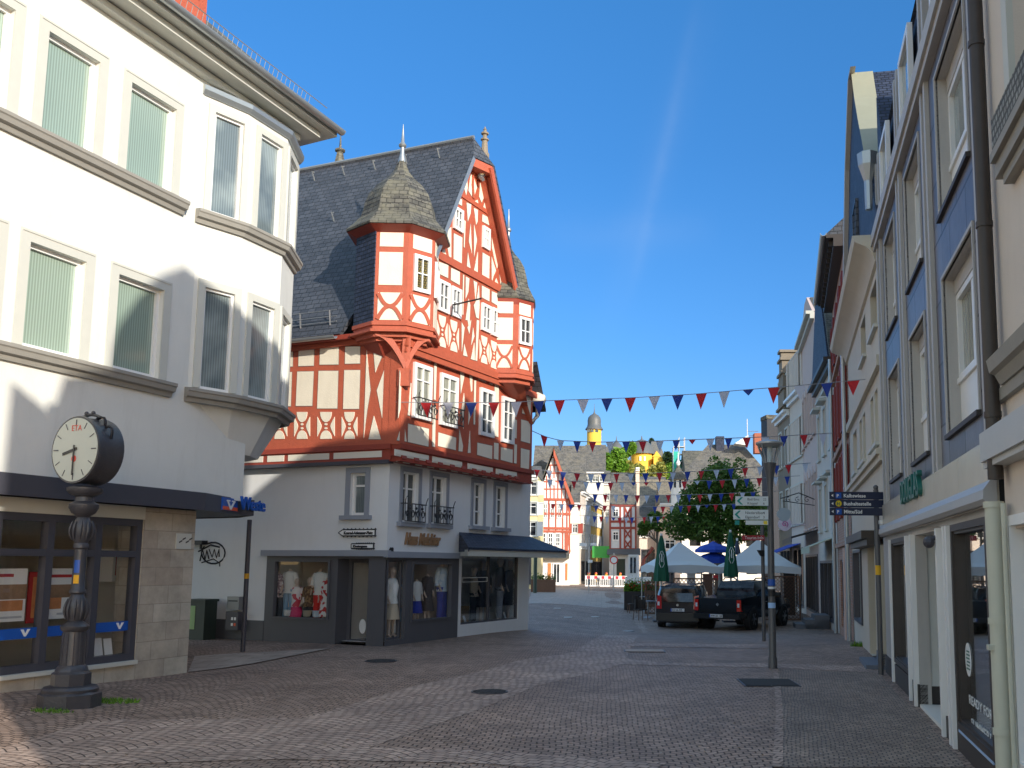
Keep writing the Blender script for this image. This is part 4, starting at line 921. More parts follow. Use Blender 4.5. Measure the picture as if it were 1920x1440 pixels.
for fr, a, b in ((f1, .14*Lf, .88*Lf), (f0, .12*Lf, .86*Lf)):
    z0, z1 = ztT-hgt*.97, ztT-hgt*.68; mb.fbox(fr, a, b, 0, .012, z0, z1)
f7 = frs[7]
for t0_, t1_ in ((.04, .19), (.68, .97)): mb.fbox(f7, .14*Lf, .86*Lf, 0, .012, ztT-hgt*t1_, ztT-hgt*t0_)
build('infill_plaster', mb, M_['cream'], tur)
tm = MB()
def scurve(fr, a, b, z0, z1, w=.09):
    for sgn in (0, 1):
        P = []
        for k in range(13):
            t = k/12; x = t if sgn == 0 else 1-t; y = t+ .13*sin(2*pi*t); P.append((a+(b-a)*x, z1+(z0-z1)*y))
        for i in range(12):
            p, q = P[i], P[i+1]; d = Vector((q[0]-p[0], q[1]-p[1])).normalized(); nx_, ny_ = -d.y*w/2, d.x*w/2; e = .006
            tm.plate(fr, [(p[0]+nx_-d.x*e, p[1]+ny_-d.y*e), (q[0]+nx_+d.x*e, q[1]+ny_+d.y*e), (q[0]-nx_+d.x*e, q[1]-ny_+d.y*e), (p[0]-nx_-d.x*e, p[1]-ny_-d.y*e)], .01, .028+.002*sgn+.0003*i)
for fr in (f1, f0): scurve(fr, .14*Lf, .87*Lf, ztT-hgt*.96, ztT-hgt*.69)
build('timber_brace', tm, M_['timber'], tur)
window(tur, f0, .16*Lf, .80*Lf, ztT-hgt*.64, ztT-hgt*.245, o=-.01, w=.09, cols=2, rows=(.5,), gl='ggold', bar=.014, mid=.014)
window(tur, frs[7], .16*Lf, .80*Lf, ztT-hgt*.64, ztT-hgt*.245, o=-.01, w=.09, cols=2, rows=(.5,), gl='gdark', bar=.014, mid=.014)
# slate cladding on the faces towards the roof
mb = MB()
for i in (2, 3, 4, 5):
    mb.fbox(frs[i], -.01, Lf+.01, .0, .03, zbT-.0, ztT)
build('slate_cladding', mb, M_['slateblue'], tur)
# cornice ledges under the body
mb = MB()
for R2, a, b in ((1.06, -.06, .03), (1.02, -.16, -.06), (1.10, -.22, -.16), (.96, -.32, -.22), (.85, -.4, -.32)):
    W = octv(tc_, R2); mb.loft([[v+Vector((0, 0, zbT+a)) for v in W], [v+Vector((0, 0, zbT+b)) for v in W]])
build('turret_base', mb, M_['timber'], tur)
cpost = hc+(FF.n*.32+FK.n*.12)*.5
mb = MB(); pz = P1.uz(733, 690)[1]
tgt = [V[1].lerp(Vector((tc_[0], tc_[1], 0)), .12), V[2].lerp(Vector((tc_[0], tc_[1], 0)), .1), V[0].lerp(Vector((tc_[0], tc_[1], 0)), .1)]
c3 = FF.P(-.05, .36, 0)
for k, g in enumerate(tgt):
    P = []
    for i in range(9):
        t = i/8; xy = c3.lerp(g, t**1.0); zz_ = pz+(zbT-.3-pz)*(1-(1-t)**1.9); P.append(Vector((xy.x, xy.y, zz_)))
    d = (g-c3).normalized(); s = Vector((-d.y, d.x, 0))*.09
    if k == 0: P = [c3+Vector((0, 0, pz-.1)), c3+FF.n*.12+FK.n*.12+Vector((0, 0, zbT-.3))]; s = Vector((.09, .03, 0))
    mb.loft([[p-s, p+s, p+s+Vector((0, 0, .2))-d*.02, p-s+Vector((0, 0, .2))-d*.02] for p in P])
mb.prism([c3+Vector((-.13, -.1, pz-.35)), c3+Vector((.13, -.1, pz-.35)), c3+Vector((.13, .1, pz-.35)), c3+Vector((-.13, .1, pz-.35))], (0, 0, .42))
build('curved_bracket', mb, M_['timber'], tur)
mb = MB(); W = octv(tc_, .8); mb.loft([[v+Vector((0, 0, zbT-1.0)) for v in octv(tc_, .3)], [v+Vector((0, 0, zbT-.38)) for v in W]]); build('bracket_core', mb, M_['timberd'], tur)
# corner post
mb = MB(); mb.prism([FF.P(.16, .32, zb1_), FF.P(.0, .345, zb1_), FF.P(-.12, .345, zb1_), FK.P(.16, .135, zb1_)], (0, 0, zM-zb1_)); build('corner_post', mb, M_['timber'], house)
def bell(name, c, prof, mt, parent, n=8, a0=-20):
    mb = MB(); mb.lathe((c[0], c[1], 0), prof, n, radians(a0)); return build(name, mb, mt, parent)
def zc(py, c=tc_): return zv(c[0], c[1], py)
KX = (tc_[1])/FPX
pr = [(120, 452, 1), (118, 440, 1), (88, 420, 1), (74, 400, 1), (66, 375, 1), (57, 356, 1), (38, 340, 1), (22, 326, 1), (12, 312, 1), (8, 303, 1)]
prof = [(r*KX*.98/1.0, zc(y)) for r, y, _ in [(103, 449, 1), (104, 445, 1), (90, 432, 1), (78, 419, 1), (73, 406, 1), (70, 390, 1), (62, 371, 1), (48, 354, 1), (29, 338, 1), (17, 325, 1), (11, 312, 1), (7, 300, 1)]]
tr_ = bell('turret_roof', tc_, prof, M_['slateold'], tur)
mb = MB(); W0 = octv(tc_, .93); W1 = octv(tc_, 102*KX*.98); mb.loft([[v+Vector((0, 0, zc(462))) for v in W0], [v+Vector((0, 0, zc(450))) for v in W1]]); build('turret_soffit', mb, M_['timberd'], tur)
def spire(c, y0, y1, parent, k=1.0, yb=None):
    mb = MB(); z0, z1 = zc(y0, c), zc(y1, c); H = z1-z0
    mb.lathe((c[0], c[1], z0), [(.12*k, -.1), (.10*k, H*.12), (.055*k, H*.30), (.05*k, H*.42), (.05*k, H*.44), (.085*k, H*.46), (.10*k, H*.50), (.07*k, H*.54), (.045*k, H*.57), (.028*k, H*.8), (.008, H)], 10)
    return build('spire', mb, M_['zinc'], parent, smooth=50)
spire(tc_, 312, 233, tr_)
# far turret
t2 = P2.P(P2.uz(957, 600)[0], -.12, 0); t2c = (t2.x, t2.y); R2_ = .82
V2, fr2 = turret('t', t2c, R2_, 0, 0)
zb_ = zv(V2[0].x, V2[0].y, 703); zt2_ = zv(V2[0].x, V2[0].y, 566); L2_ = R2_*2*sin(pi/8); h2 = zt2_-zb_
print('far turret', [proj(v+Vector((0, 0, zt2_))) for v in V2[:3]], [proj(v+Vector((0, 0, zt2_))) for v in V2[6:]])
mb = MB(); mb.loft([[v+Vector((0, 0, zb_)) for v in V2], [v+Vector((0, 0, zt2_)) for v in V2]]); tu2 = build('far_turret', mb, M_['timber'], house)
mb = MB()
for i in (0, 1, 7):
    for a, b in (((.05, .22), (.28, .58), (.64, .95)) if i else ((.05, .22), (.66, .95))): mb.fbox(fr2[i], .15*L2_, .85*L2_, 0, .012, zt2_-h2*b, zt2_-h2*a)
build('infill_plaster', mb, M_['cream'], tu2)
window(tu2, fr2[0], .14*L2_, .86*L2_, zt2_-h2*.62, zt2_-h2*.25, o=-.01, w=.07, cols=2, rows=(.5,), gl='gdark', bar=.014, mid=.014)
tm = MB(); scurve(fr2[0], .15*L2_, .85*L2_, zt2_-h2*.95, zt2_-h2*.66, .06); scurve(fr2[1], .15*L2_, .85*L2_, zt2_-h2*.95, zt2_-h2*.66, .06); build('timber_brace', tm, M_['timber'], tu2)
mb = MB()
for R3, a, b in ((.87, -.05, .03), (.84, -.13, -.05), (.89, -.18, -.13), (.76, -.3, -.18)):
    W = octv(t2c, R3); mb.loft([[v+Vector((0, 0, zb_+a)) for v in W], [v+Vector((0, 0, zb_+b)) for v in W]])
c5 = FF.P(U1-.12, .30, 0); mb.loft([[v+Vector((0, 0, zb_-1.15)) for v in octv((c5.x, c5.y), .10)], [v+Vector((0, 0, zb_-.7)) for v in octv((c5.x*.7+t2c[0]*.3, c5.y*.7+t2c[1]*.3), .16)], [v+Vector((0, 0, zb_-.3)) for v in octv(t2c, .6)]])
build('turret_base', mb, M_['timber'], tu2)
KX2 = t2c[1]/FPX
cz = lambda y: zv(t2c[0], t2c[1], y)
bp_ = bell('turret_roof', t2c, [(r*KX2, cz(y)) for r, y in ((58, 572), (59, 568), (52, 556), (44, 540), (40, 522), (35, 505), (26, 490), (15, 478), (8, 468), (5, 460))], M_['slateold'], tu2)
mb = MB(); mb.loft([[v+Vector((0, 0, cz(590))) for v in octv(t2c, .8)], [v+Vector((0, 0, cz(573))) for v in octv(t2c, 57*KX2)]]); build('turret_soffit', mb, M_['timberd'], tu2)
spire(t2c, 470, 392, bp_, .9)
# hopper and down pipe at the far corner, camera, iron hook, chimney finial behind
mb = MB(); pA = FF.uz(*Z1(1330, 640), .3); mb.ball(FF.P(U1+.38, .3, pA[1]), .26, 8, 6, .9); mb.tube([FF.P(U1+.38, .3, pA[1]-.1), FF.P(U1+.38, .3, pA[1]-.5), FF.P(U1+.1, .25, pA[1]-.75)], .07, 8); build('rain_hopper', mb, M_['cream'], house, smooth=50)
mb = MB(); q = P2.uz(*Z2(460, 350)); mb.ball(P2.P(q[0], .12, q[1]), .13, 8, 6); mb.tube([P2.P(q[0]-.06, .1, q[1]-.1), P2.P(q[0]-.1, .25, q[1]-.22)], .05, 8); build('floodlight', mb, M_['zinc'], house)
mb = MB(); a_, b_ = P2.uz(*Z2(250, 1330)), P2.uz(*Z2(385, 1290)); mb.tube([P2.P(a_[0], .08, a_[1]-.3), P2.P(a_[0], .1, a_[1]), P2.P(a_[0]+.05, .9, a_[1]+.1)], .022, 6); build('iron_hook', mb, M_['iron'], house)
cp = RA+kd*(-.0)+FF.d*1.6; 
q = aty(909, 262, 31); mb = MB(); zq = q.z; mb.lathe((q.x, q.y, zq), [(.16, -4), (.16, -.5), (.12, -.45), (.09, -.05), (.14, -.02), (.14, .02), (.07, .05), (.07, .16), (.13, .19), (.13, .24), (.06, .28), (.05, .33), (.07, .36), (.03, .4), (.015, .46)], 8)
build('stone_pinnacle', mb, M_['dstone'], None, 'carved stone pinnacle rising behind the gable tip of the timbered house', 'pinnacle', org=(q.x, q.y, gz(q.x, q.y))); 
PIN = bpy.data.objects[-1] if 0 else None
q = aty(637, 300, 36); mb = MB(); mb.lathe((q.x, q.y, q.z), [(1.0, -6), (.35, -.8), (.12, .3), (.2, .35), (.2, .42), (.05, .5), (.02, 1.0)], 8); build('roof_turret_tip', mb, M_['slateold'], None, 'slender slate spire tip just above the roof ridge, left of the timbered house spire', 'spire', org=(q.x, q.y, 0))
# ---- shopfronts
gm = M_['grey']
uk0 = 0; kL = uKs
ks = bb(FK, [(517, 1047), (622, 1052), (616, 1163), (509, 1160)])      # lane display window
fs1 = bb(FF, [Z5(195, 735), Z5(482, 738), Z5(470, 1135), Z5(180, 1165)])
ud0, ud1 = FF.uz(*Z5(22, 900))[0], FF.uz(*Z5(150, 900))[0]
kdo = (FK.uz(690, 1120)[0], FK.uz(632, 1120)[0])
mb = MB()
holes_wall(mb, FK, 1.45, kL, -.3, zFK, [ks], o=.02, depth=.08); holes_wall(mb, FK, 0, 1.45, -.3, zFK, [(kdo[0], kdo[1], -.0, zFK-.12)], o=.02, depth=.5)
holes_wall(mb, FF, 0, uA, -.3, zS, [fs1, (ud0, ud1, .12, zS-.12)], o=.02, depth=.10)
shopf = build('shopfront', mb, gm, house)
mb = MB(); mb.fbox(FF, -.12, uA+.04, .0, .12, zS-.06, zS+.08); mb.fbox(FK, -.12, kL+.12, .0, .12, zFK-.06, zFK+.08); build('shop_cornice', mb, M_['greyl'], shopf)
for fr, w_ in ((FK, ks), (FF, fs1)):
    mb = MB(); frame_ring(mb, fr, w_[0], w_[1], w_[2], w_[3], .05, -.08, .05); d_ = build('display_frame', mb, gm, shopf)
    mb = MB(); mb.fbox(fr, w_[0]+.03, w_[1]-.03, -.05, -.04, w_[2]+.03, w_[3]-.03); build('shop_glass', mb, M_['shopglass'], d_)
mb = MB(); frame_ring(mb, FF, ud0, ud1, .12, zS-.12, .04, -.2, -.1); d_ = build('display_frame', mb, gm, shopf)
mb = MB(); mb.fbox(FF, ud0, ud1, -.16, -.15, .12, zS-.12); build('shop_glass', mb, M_['shopglass'], d_)
# lane door set back
mb = MB(); frame_ring(mb, FK.off(-.4), kdo[0], kdo[1], 0, zFK-.12, .09, -.06, 0); dr_ = build('door', mb, gm, shopf)
mb = MB(); mb.fbox(FK, kdo[0]+.05, kdo[1]-.05, -.44, -.43, .05, zFK-.2); build('door_glass', mb, M_['shopglass'], dr_)
mb = MB(); mb.tube([FK.P(kdo[0]+.14, -.34, .95), FK.P(kdo[0]+.14, -.34, 1.35)], .015, 6); mb.tube([FK.P(kdo[0]+.14, -.34, 1.0), FK.P(kdo[0]+.14, -.42, 1.0)], .012, 6); build('door_handle', mb, M_['steel'], dr_)
q = FK.uz(660, 1185); mb = MB(); mb.plate(FK, [((kdo[0]+kdo[1])/2+.1*cos(t*pi/8), .4+.17*sin(t*pi/8)) for t in range(16)], -.429, -.425); build('door_sticker', mb, M_['white'], dr_)
# rear rooms of the shop
mb = MB(); mb.face([FF.P(.2, -.32, .06), FF.P(LF2-.1, -.32, .06), FF.P(LF2-.1, -2.6, .06), FF.P(.2, -2.6, .06)]); mb.face([FF.P(.3, -1.5, 0), FF.P(LF2-.1, -1.5, 0), FF.P(LF2-.1, -1.5, zS+.1), FF.P(.3, -1.5, zS+.1)])
mb.face([FK.P(1.5, -1.3, -.2), FK.P(kL+.3, -1.3, -.2), FK.P(kL+.3, -1.3, zFK+.1), FK.P(1.5, -1.3, zFK+.1)]); mb.fbox(FK, 1.5, kL+.3, -1.3, -.15, -.1, .02)
mb.fbox(FK, 1.5, kL+.3, -1.3, -.05, zFK+.05, zFK+.12); mb.fbox(FF, .2, LF2-.1, -2.6, -.05, zS+.1, zS+.18); mb.fbox(FK, kL+.0, kL+.1, -1.3, -.1, -.1, zFK); mb.fbox(FK, 1.45, 1.5, -1.3, -.1, -.1, zFK)
build('shop_interior', mb, M_['shopback'], house)
# right display window with tall glass and mullion
mb = MB(); um = FF.uz(*Z5(757, 900))[0]
mb.fbox(FF, um-.03, um+.03, -.12, -.04, shop_r[2], zF1); frame_ring(mb, FF, uA2, uB, shop_r[2], zF1, .035, -.12, -.03)
rd = build('display_frame', mb, M_['anth'], house)
mb = MB(); mb.fbox(FF, uA2, uB, -.09, -.08, shop_r[2], zF1); build('shop_glass', mb, M_['mirror'], rd)
# slate pent roof over the right display window
z_t = (FF.uz(*Z5(530, 520))[1]+FF.uz(*Z5(1015, 555))[1])/2
uL = FF.uz(*Z5(530, 600))[0]; AW = .85
la, lb_ = FF.uz(*Z5(600, 640), AW), FF.uz(*Z5(1195, 645), AW)
z_b = (la[1]+lb_[1])/2; uRr = lb_[0]; uLl = la[0]
print('awning', z_t, z_b, uL, uLl, uRr, LF2)
z_t = max(z_t, z_b+.4)
mb = MB(); mb.prism([FF.P(uL, .01, z_t), FF.P(LF2+.02, .01, z_t), FF.P(LF2+.9, AW, z_b), FF.P(uLl, AW, z_b)], (0, 0, -.05))
mb.prism([FF.P(uL, .01, z_t-.02), FF.P(uLl, AW, z_b-.03), FF.P(uLl, AW, z_b-.1), FF.P(uL, .01, z_b-.1)], (.02, .02, 0))
pr_ = build('pent_roof', mb, M_['slateblue'], house)
mb = MB(); mb.prism([FF.P(uL+.03, .005, z_b-.05), FF.P(LF2+.0, .005, z_b-.05), FF.P(LF2+.86, AW-.03, z_b-.05), FF.P(uLl+.02, AW-.03, z_b-.05)], (0, 0, -.16)); build('pent_soffit', mb, M_['trim'], pr_)
# sign lettering on the wall
M_['bronze'] = mat('bronze letters', (.36, .21, .11), .4, .1, 8, metal=.3)
q = FF.uz(*Z5(140, 598)); q2 = FF.uz(*Z5(385, 612))
t_ = textobj('sign_lettering', 'Haus Melchior', FF, q[0], .03, q[1]-.03, .40, M_['bronze'], house, ext=.02, bold=.012)
wd = max(v.co.dot(fd) for v in t_.data.vertices)-min(v.co.dot(fd) for v in t_.data.vertices)
k = (q2[0]-q[0])/wd; b0 = min(v.co.dot(fd) for v in t_.data.vertices)
for v in t_.data.vertices:
    dlt = v.co.dot(fd)-b0; v.co += fd*(dlt*(k-1)); v.co += fd*((v.co.z-(q[1]))*.22)
q = FF.uz(728, 1030); textobj('house_number', '48', FF, max(q[0], .06), .02, q[1]-.08, .17, M_['iron'], house, ext=.01, bold=.01)
def street_sign(px0, px1, py0, py1, txt, lab, arrow):
    a, zt_ = FK.uz(px0, py0); b, zb__ = FK.uz(px1, py1); mb = MB(); zm = (zt_+zb__)/2; H = (zt_-zb__)
    hh = H*.30; pts = [(b, zm-hh), (b, zm+hh), (a-.12 if arrow else a, zm+hh)]+([(a, zm)] if arrow else [])+[(a-.12 if arrow else a, zm-hh)]
    mb.plate(FK, pts, .05, .065); n = 8
    s = build('street_sign', mb, M_['white'], None, lab, 'sign', org=FK.P((a+b)/2, 0, zb__))
    m2 = MB()
    for i in range(n+1):
        u = b+(a-.15-b)*i/n
        for sg_ in (-1, 1): m2.tube([FK.P(u-.03, .055, zm+sg_*hh), FK.P(u, .06, zm+sg_*(hh+H*.14)), FK.P(u+.03, .055, zm+sg_*hh)], .011, 4)
    for p, q_ in zip(pts, pts[1:]+pts[:1]): m2.tube([FK.P(p[0], .06, p[1]), FK.P(q_[0], .06, q_[1])], .016, 4)
    for u in (b+.1, a-.2): m2.tube([FK.P(u, 0, zm), FK.P(u, .05, zm)], .012, 5)
    build('iron_scrollwork', m2, M_['iron'], s)
    te = textobj('lettering', txt, FK, a-.16 if arrow else a-.05, .068, zm-hh*.55, hh*1.35, M_['iron'], s, ext=.003, bold=.006, flip=-1)
    w0 = [v.co.dot(kd) for v in te.data.vertices]; k = (a-.16-b-.06)/(max(w0)-min(w0)); m0 = max(w0)
    for v in te.data.vertices: dlt = v.co.dot(kd)-m0; v.co += kd*(dlt*(k-1))
street_sign(638, 706, 990, 1008, 'Konrad-Adenauer-Platz', 'wrought iron arrow street sign on white lane wall, the upper and longer of two', True)
street_sign(662, 703, 1017, 1031, 'Klostergasse', 'short wrought iron street name sign on white lane wall, below the arrow sign', False)
# graffiti
mb = MB(); g = FK.off(.004)
def gl_(pts, r=.022): mb.tube([g.P(*(lambda q: (q[0], 0, q[1]))(g.uz(*p))) for p in pts], r, 4)
gl_([(372+28+22*cos(t*.35), 1037+20*sin(t*.35)) for t in range(-6, 12)]); gl_([(375, 1052), (380, 1030), (385, 1050), (388, 1032), (392, 1048)]); gl_([(392, 1030), (398, 1045), (402, 1030), (406, 1046), (411, 1030), (411, 1044)], .018); gl_([(372, 1034), (395, 1022), (412, 1026)]); gl_([(378, 1055), (400, 1048), (412, 1056), (412, 1062)], .015)
build('graffiti', mb, mat('black spray paint', (.015, .015, .02), .6), None, 'black looping graffiti tag on the lane wall beside the bank', 'graffiti', org=g.P(g.uz(390, 1040)[0], 0, g.uz(390, 1040)[1]))
# ============================================================ RIGHT-HAND ROW
g0 = gp(1773, 1375); sd_ = vdir(1475); SF = Fr((g0.x, g0.y), sd_, (-sd_.y, sd_.x))
M_['granite'] = brick('blue grey granite slabs', (.17, .165, .18), (.105, .10, .11), (.03, .028, .03), .95, .7, .016, .42, .35, spec=.4, dist=.03)
M_['offw'] = mat('off white stone fins', (.47, .45, .42), .6, .08, 5, .08, stain=.25)
M_['creamp'] = mat('polished cream stone fascia', (.55, .51, .43), .25, .12, 2)
M_['rcream'] = mat('cream render', (.62, .57, .46), .85, .06, 2, .1, 60, stain=.15)
M_['rwhite'] = mat('warm white render', (.66, .58, .50), .85, .06, 2, .1, 60, stain=.15)
M_['pink'] = brick('salmon brick', (.55, .30, .20), (.48, .25, .17), (.5, .42, .34), .25, .08, .008, .85, .3)
M_['shutter'] = mat('oxblood shutters', (.28, .035, .02), .6, .1)
M_['lilac'] = mat('pale rose render', (.60, .47, .42), .85, .06, 2, .1, 60, stain=.15)
M_['sill2'] = mat('dark brown slate sill', (.05, .042, .038), .6)
M_['mint'] = mat('pale grey green down pipe paint', (.55, .56, .46), .45, .08, 3, stain=.4)
def cast(px, py, fr, back, o=0):
    u, z = fr.uz(px, py, o); P = fr.P(u, o, z); S = SF.off(-back); t = (S.o-P).dot(S.n)/SUN.dot(S.n); q = P+SUN*t; return ((q-S.o).dot(S.d), q.z)
for nm, fr_, pts_ in (('bank', bf, [(20, 715), (205, 700), (225, 600), (300, 520), (345, 500), (385, 545), (400, 590), (430, 600), (470, 625), (520, 700)]), ('lane', FK, [(590, 840), (500, 905), (400, 990), (690, 780)]), ('front', FF.off(.32), [(730, 780), (775, 798), (815, 860), (850, 880), (865, 850), (878, 765), (890, 765), (915, 870), (945, 870), (985, 745), (1000, 735)])):
    print(nm, [(p, tuple(round(v, 1) for v in cast(*p, fr_, 0)), tuple(round(v, 1) for v in cast(*p, fr_, 2.2))) for p in pts_])
# ---- granite building over the perfumery
bB = thing('granite_building', SF.P(1, 0, 0), 'blue grey granite faced building with white vertical fins above the perfumery shop', 'building')
B0, B1 = -3.4, 6.0; ZSTR = 7.78
cols = [(-2.78, -1.0), (.45, 1.95), (3.35, 4.85)]
rows_ = [(3.32, 5.06), (5.78, 7.42)]
H = [(a, b, c, d) for a, b in cols for c, d in rows_]
mb = MB(); holes_wall(mb, SF, B0, B1, 2.98, ZSTR, H, depth=.02)
build('wall', mb, M_['granite'], bB)
mb = MB(); mb.face([SF.P(B1, 0, -.3), SF.P(B1, -8, -.3), SF.P(B1, -8, ZSTR), SF.P(B1, 0, ZSTR)]); mb.face([SF.P(B0, 0, -.3), SF.P(B0, -8, -.3), SF.P(B0, -8, ZSTR), SF.P(B0, 0, ZSTR)]); mb.fbox(SF, B0+.02, B1-.02, -8, -.9, 2.6, ZSTR); build('inner_wall', mb, M_['dark'], bB)
for i, (a, b, c, d) in enumerate(H):
    mb = MB()
    for q in ([(a, c), (a, d)], [(b, d), (b, c)], [(a, d), (b, d)]):
        p1, p2 = q; mb.face([SF.P(p1[0], 0, p1[1]), SF.P(p2[0], 0, p2[1]), SF.P(p2[0], -.22, p2[1]), SF.P(p1[0], -.22, p1[1])])
    mb.fbox(SF, b-.0, b+.04, 0, .02, c, d+.04); mb.fbox(SF, a-.04, a, 0, .02, c, d+.04); mb.fbox(SF, a, b, 0, .02, d, d+.04)
    rv = build('window_reveal', mb, M_['offw'], bB)
    mb = MB(); mb.fbox(SF, a-.03, b+.03, -.15, .045, c-.05, c); build('sill', mb, M_['sill2'], bB)
    fr = SF.off(-.10); zp_ = c+(d-c)*.34
    mb = MB(); mb.fbox(SF, a, b, -.22, -.14, c, zp_); mb.fbox(SF, a, b, -.22, -.11, zp_-.03, zp_+.03); build('parapet_panel', mb, M_['white'], bB)
    window(bB, fr, a, b, zp_, d-.18, o=-.1, w=.07, cols=2, rows=(), gl='gblindd' if i % 2 else 'gcurt', bar=.03, mid=.05)
    mb = MB(); mb.fbox(SF, a, b, -.22, -.12, d-.18, d); build('shutter_box', mb, M_['offw'], bB)
mb = MB()
for u in (-.12, -.42, 2.3, 2.62, 5.3, 5.8, -3.2):
    mb.fbox(SF, u-.06, u+.06, .0, .05, 2.98, ZSTR); mb.fbox(SF, u-.06, u+.06, -.06, .04, ZSTR+.2, ZSTR+1.5)
build('vertical_fins', mb, M_['offw'], bB)
mb = MB(); mb.fbox(SF, B0, B1, -.3, .13, ZSTR, ZSTR+.2); mb.fbox(SF, B0, B1, -.3, .09, ZSTR-.1, ZSTR); build('string_course', mb, M_['offw'], bB)
# slate attic storey with three gabled dormers
gz3 = [(-2.1, 11.3), (1.0, 11.9), (4.7, 12.5)]
mb = MB(); mb.fbox(SF, B0, B1, -2.0, -.05, ZSTR+.2, 9.2); mb.fbox(SF, B0, B1, -7.5, -2.0, ZSTR+.2, 10.0)
mb.plate(SF, [(5.0, 9.2), (B1, 10.7), (B1, 9.2)], -2.0, -.05); attic = build('attic_wall', mb, M_['slateblue'], bB)
for k, (uc, pk) in enumerate(gz3):
    hw = 1.15; SQ = SF.off(-2.0); mb = MB(); mb.plate(SQ, [(uc-hw, 9.0), (uc+hw, 9.0), (uc+hw, 10.3), (uc+.25, pk-.1), (uc-.25, pk-.1), (uc-hw, 10.3)], -4.0, .0); dg = build('gable_dormer', mb, M_['slateblue'], bB)
    uw = cols[k]; window(attic, SF, uw[0]+.2, uw[1]-.2, ZSTR+.3, 9.1, o=.0, w=.10, cols=1, rows=(), gl='gblindd', sub=False)
    mb = MB()
    for s in (-1, 1): mb.prism([SQ.P(uc, .1, pk), SQ.P(uc+s*(hw+.06), .1, 10.32), SQ.P(uc+s*(hw+.06), .1, 10.18), SQ.P(uc, .1, pk-.18)], -SF.n*.2)
    build('verge_board', mb, M_['white'], dg)
    mb = MB()
    for s in (-1, 1): mb.prism([SQ.P(uc, .12, pk+.05), SQ.P(uc+s*(hw+.1), .12, 10.36), SQ.P(uc+s*(hw+.1), .12, 10.31), SQ.P(uc, .12, pk)], -SF.n*3.3)
    build('dormer_roof', mb, M_['slate'], dg)
mb = MB(); mb.prism([SF.P(B0, .0, 9.2), SF.P(B0, -2.1, 10.1), SF.P(B0, -7.5, 10.05), SF.P(B0, -7.5, 9.2)], SF.d*(B1-B0)); build('roof', mb, M_['slate'], bB)
# fascia, awning cassette, lettering, shop
mb = MB(); n_ = 6
for k in range(n_): a = B0+(B1-B0)*k/n_; mb.fbox(SF, a+.004, a+(B1-B0)/n_-.004, -.3, .06, 2.42, 2.98)
build('fascia', mb, M_['creamp'], bB)
mb = MB(); ua_, za_ = SF.uz(1847, 945, .12); ub_, zb2_ = SF.uz(1657, 1001, .12); print('awn', ua_, za_, ub_, zb2_); za_ = (za_+zb2_)/2; mb.prism([SF.P(ua_, .02, za_+.0), SF.P(ua_, .10, za_-.01), SF.P(ua_, .135, za_+.03), SF.P(ua_, .13, za_+.11), SF.P(ua_, .07, za_+.19), SF.P(ua_, .02, za_+.19)], SF.d*(6.4-ua_)); awb = build('awning_box', mb, M_['greyl'] if 0 else mat('light grey awning cassette', (.42, .42, .42), .45, .05), bB)
M_['dgreen'] = mat('dark green letters', (.015, .14, .11), .4, .05)
tt = textobj('shop_lettering', 'DOUGLAS', SF, 2.72, .09, 2.80, .46, M_['dgreen'], bB, ext=.03, bold=.004, flip=-1)
w0 = [v.co.dot(SF.d) for v in tt.data.vertices]; k = 1.95/(max(w0)-min(w0)); m0 = max(w0)
for v in tt.data.vertices: v.co += SF.d*((v.co.dot(SF.d)-m0)*(k-1))
dz_ = (-1.15, 2.32, .23)
DW = [(-2.98, -1.1, .24, 2.34), (2.95, 4.9, .34, 2.34)]; EN = (-.1, 2.1, 0, 2.34)
mb = MB(); holes_wall(mb, SF, B0, 6.6, 0.2, 2.42, DW+[EN], o=.0, depth=.15); build('shop_wall', mb, M_['offw'], bB)
mb = MB(); mb.fbox(SF, B0, -.1, -.1, .03, -.2, .235); mb.fbox(SF, 2.1, 6.6, -.1, .03, -.2, .3); build('shop_plinth', mb, M_['sill2'], bB)
for k, (a, b, c, d) in enumerate(DW):
    mb = MB(); frame_ring(mb, SF, a, b, c, d, .07, -.1, .045); frame_ring(mb, SF, a+.07, b-.07, c+.07, d-.07, .03, -.08, .02); df = build('display_frame', mb, M_['rust'], bB)
    mb = MB(); mb.fbox(SF, a+.05, b-.05, -.06, -.05, c+.05, d-.05); build('shop_glass', mb, M_['mirror'], df)
mb = MB()
for u in (-.75, -.22, 2.2, 2.75, -.95, 5.05): mb.fbox(SF, u-.05, u+.05, .0, .07, .0, 2.34)
build('white_posts', mb, M_['white'], bB)
mb = MB(); mb.prism([SF.P(2.1, -.0, .28), SF.P(2.35, -1.6, .28), SF.P(2.45, -1.6, .28), SF.P(2.2, .0, .28)], (0, 0, 2.06)); mb.prism([SF.P(-.1, 0, .28), SF.P(-.1, -1.6, .28), SF.P(-.2, -1.6, .28), SF.P(-.2, 0, .28)], (0, 0, 2.06)); mb.fbox(SF, -.1, 2.4, -1.7, -1.6, .0, .5); mb.fbox(SF, -.1, 2.1, -1.7, .01, -.05, .04); build('entrance_wall', mb, M_['bankwhite'], bB)
mb = MB(); mb.prism([SF.P(2.1, -.0, -.1), SF.P(2.35, -1.6, -.1), SF.P(2.46, -1.6, -.1), SF.P(2.21, .0, -.1)], (0, 0, .38)); build('entrance_plinth', mb, M_['sill2'], bB)
mb = MB(); frame_ring(mb, SF.off(-1.6), -.1, 2.35, 0, 2.34, .08, 0, .06); mb.fbox(SF, 1.05, 1.15, -1.6, -1.54, 0, 2.3); dd = build('door', mb, M_['anth'], bB)
mb = MB(); mb.fbox(SF, -.1, 2.35, -1.58, -1.57, 0.05, 2.3); build('door_glass', mb, M_['mirror'], dd)
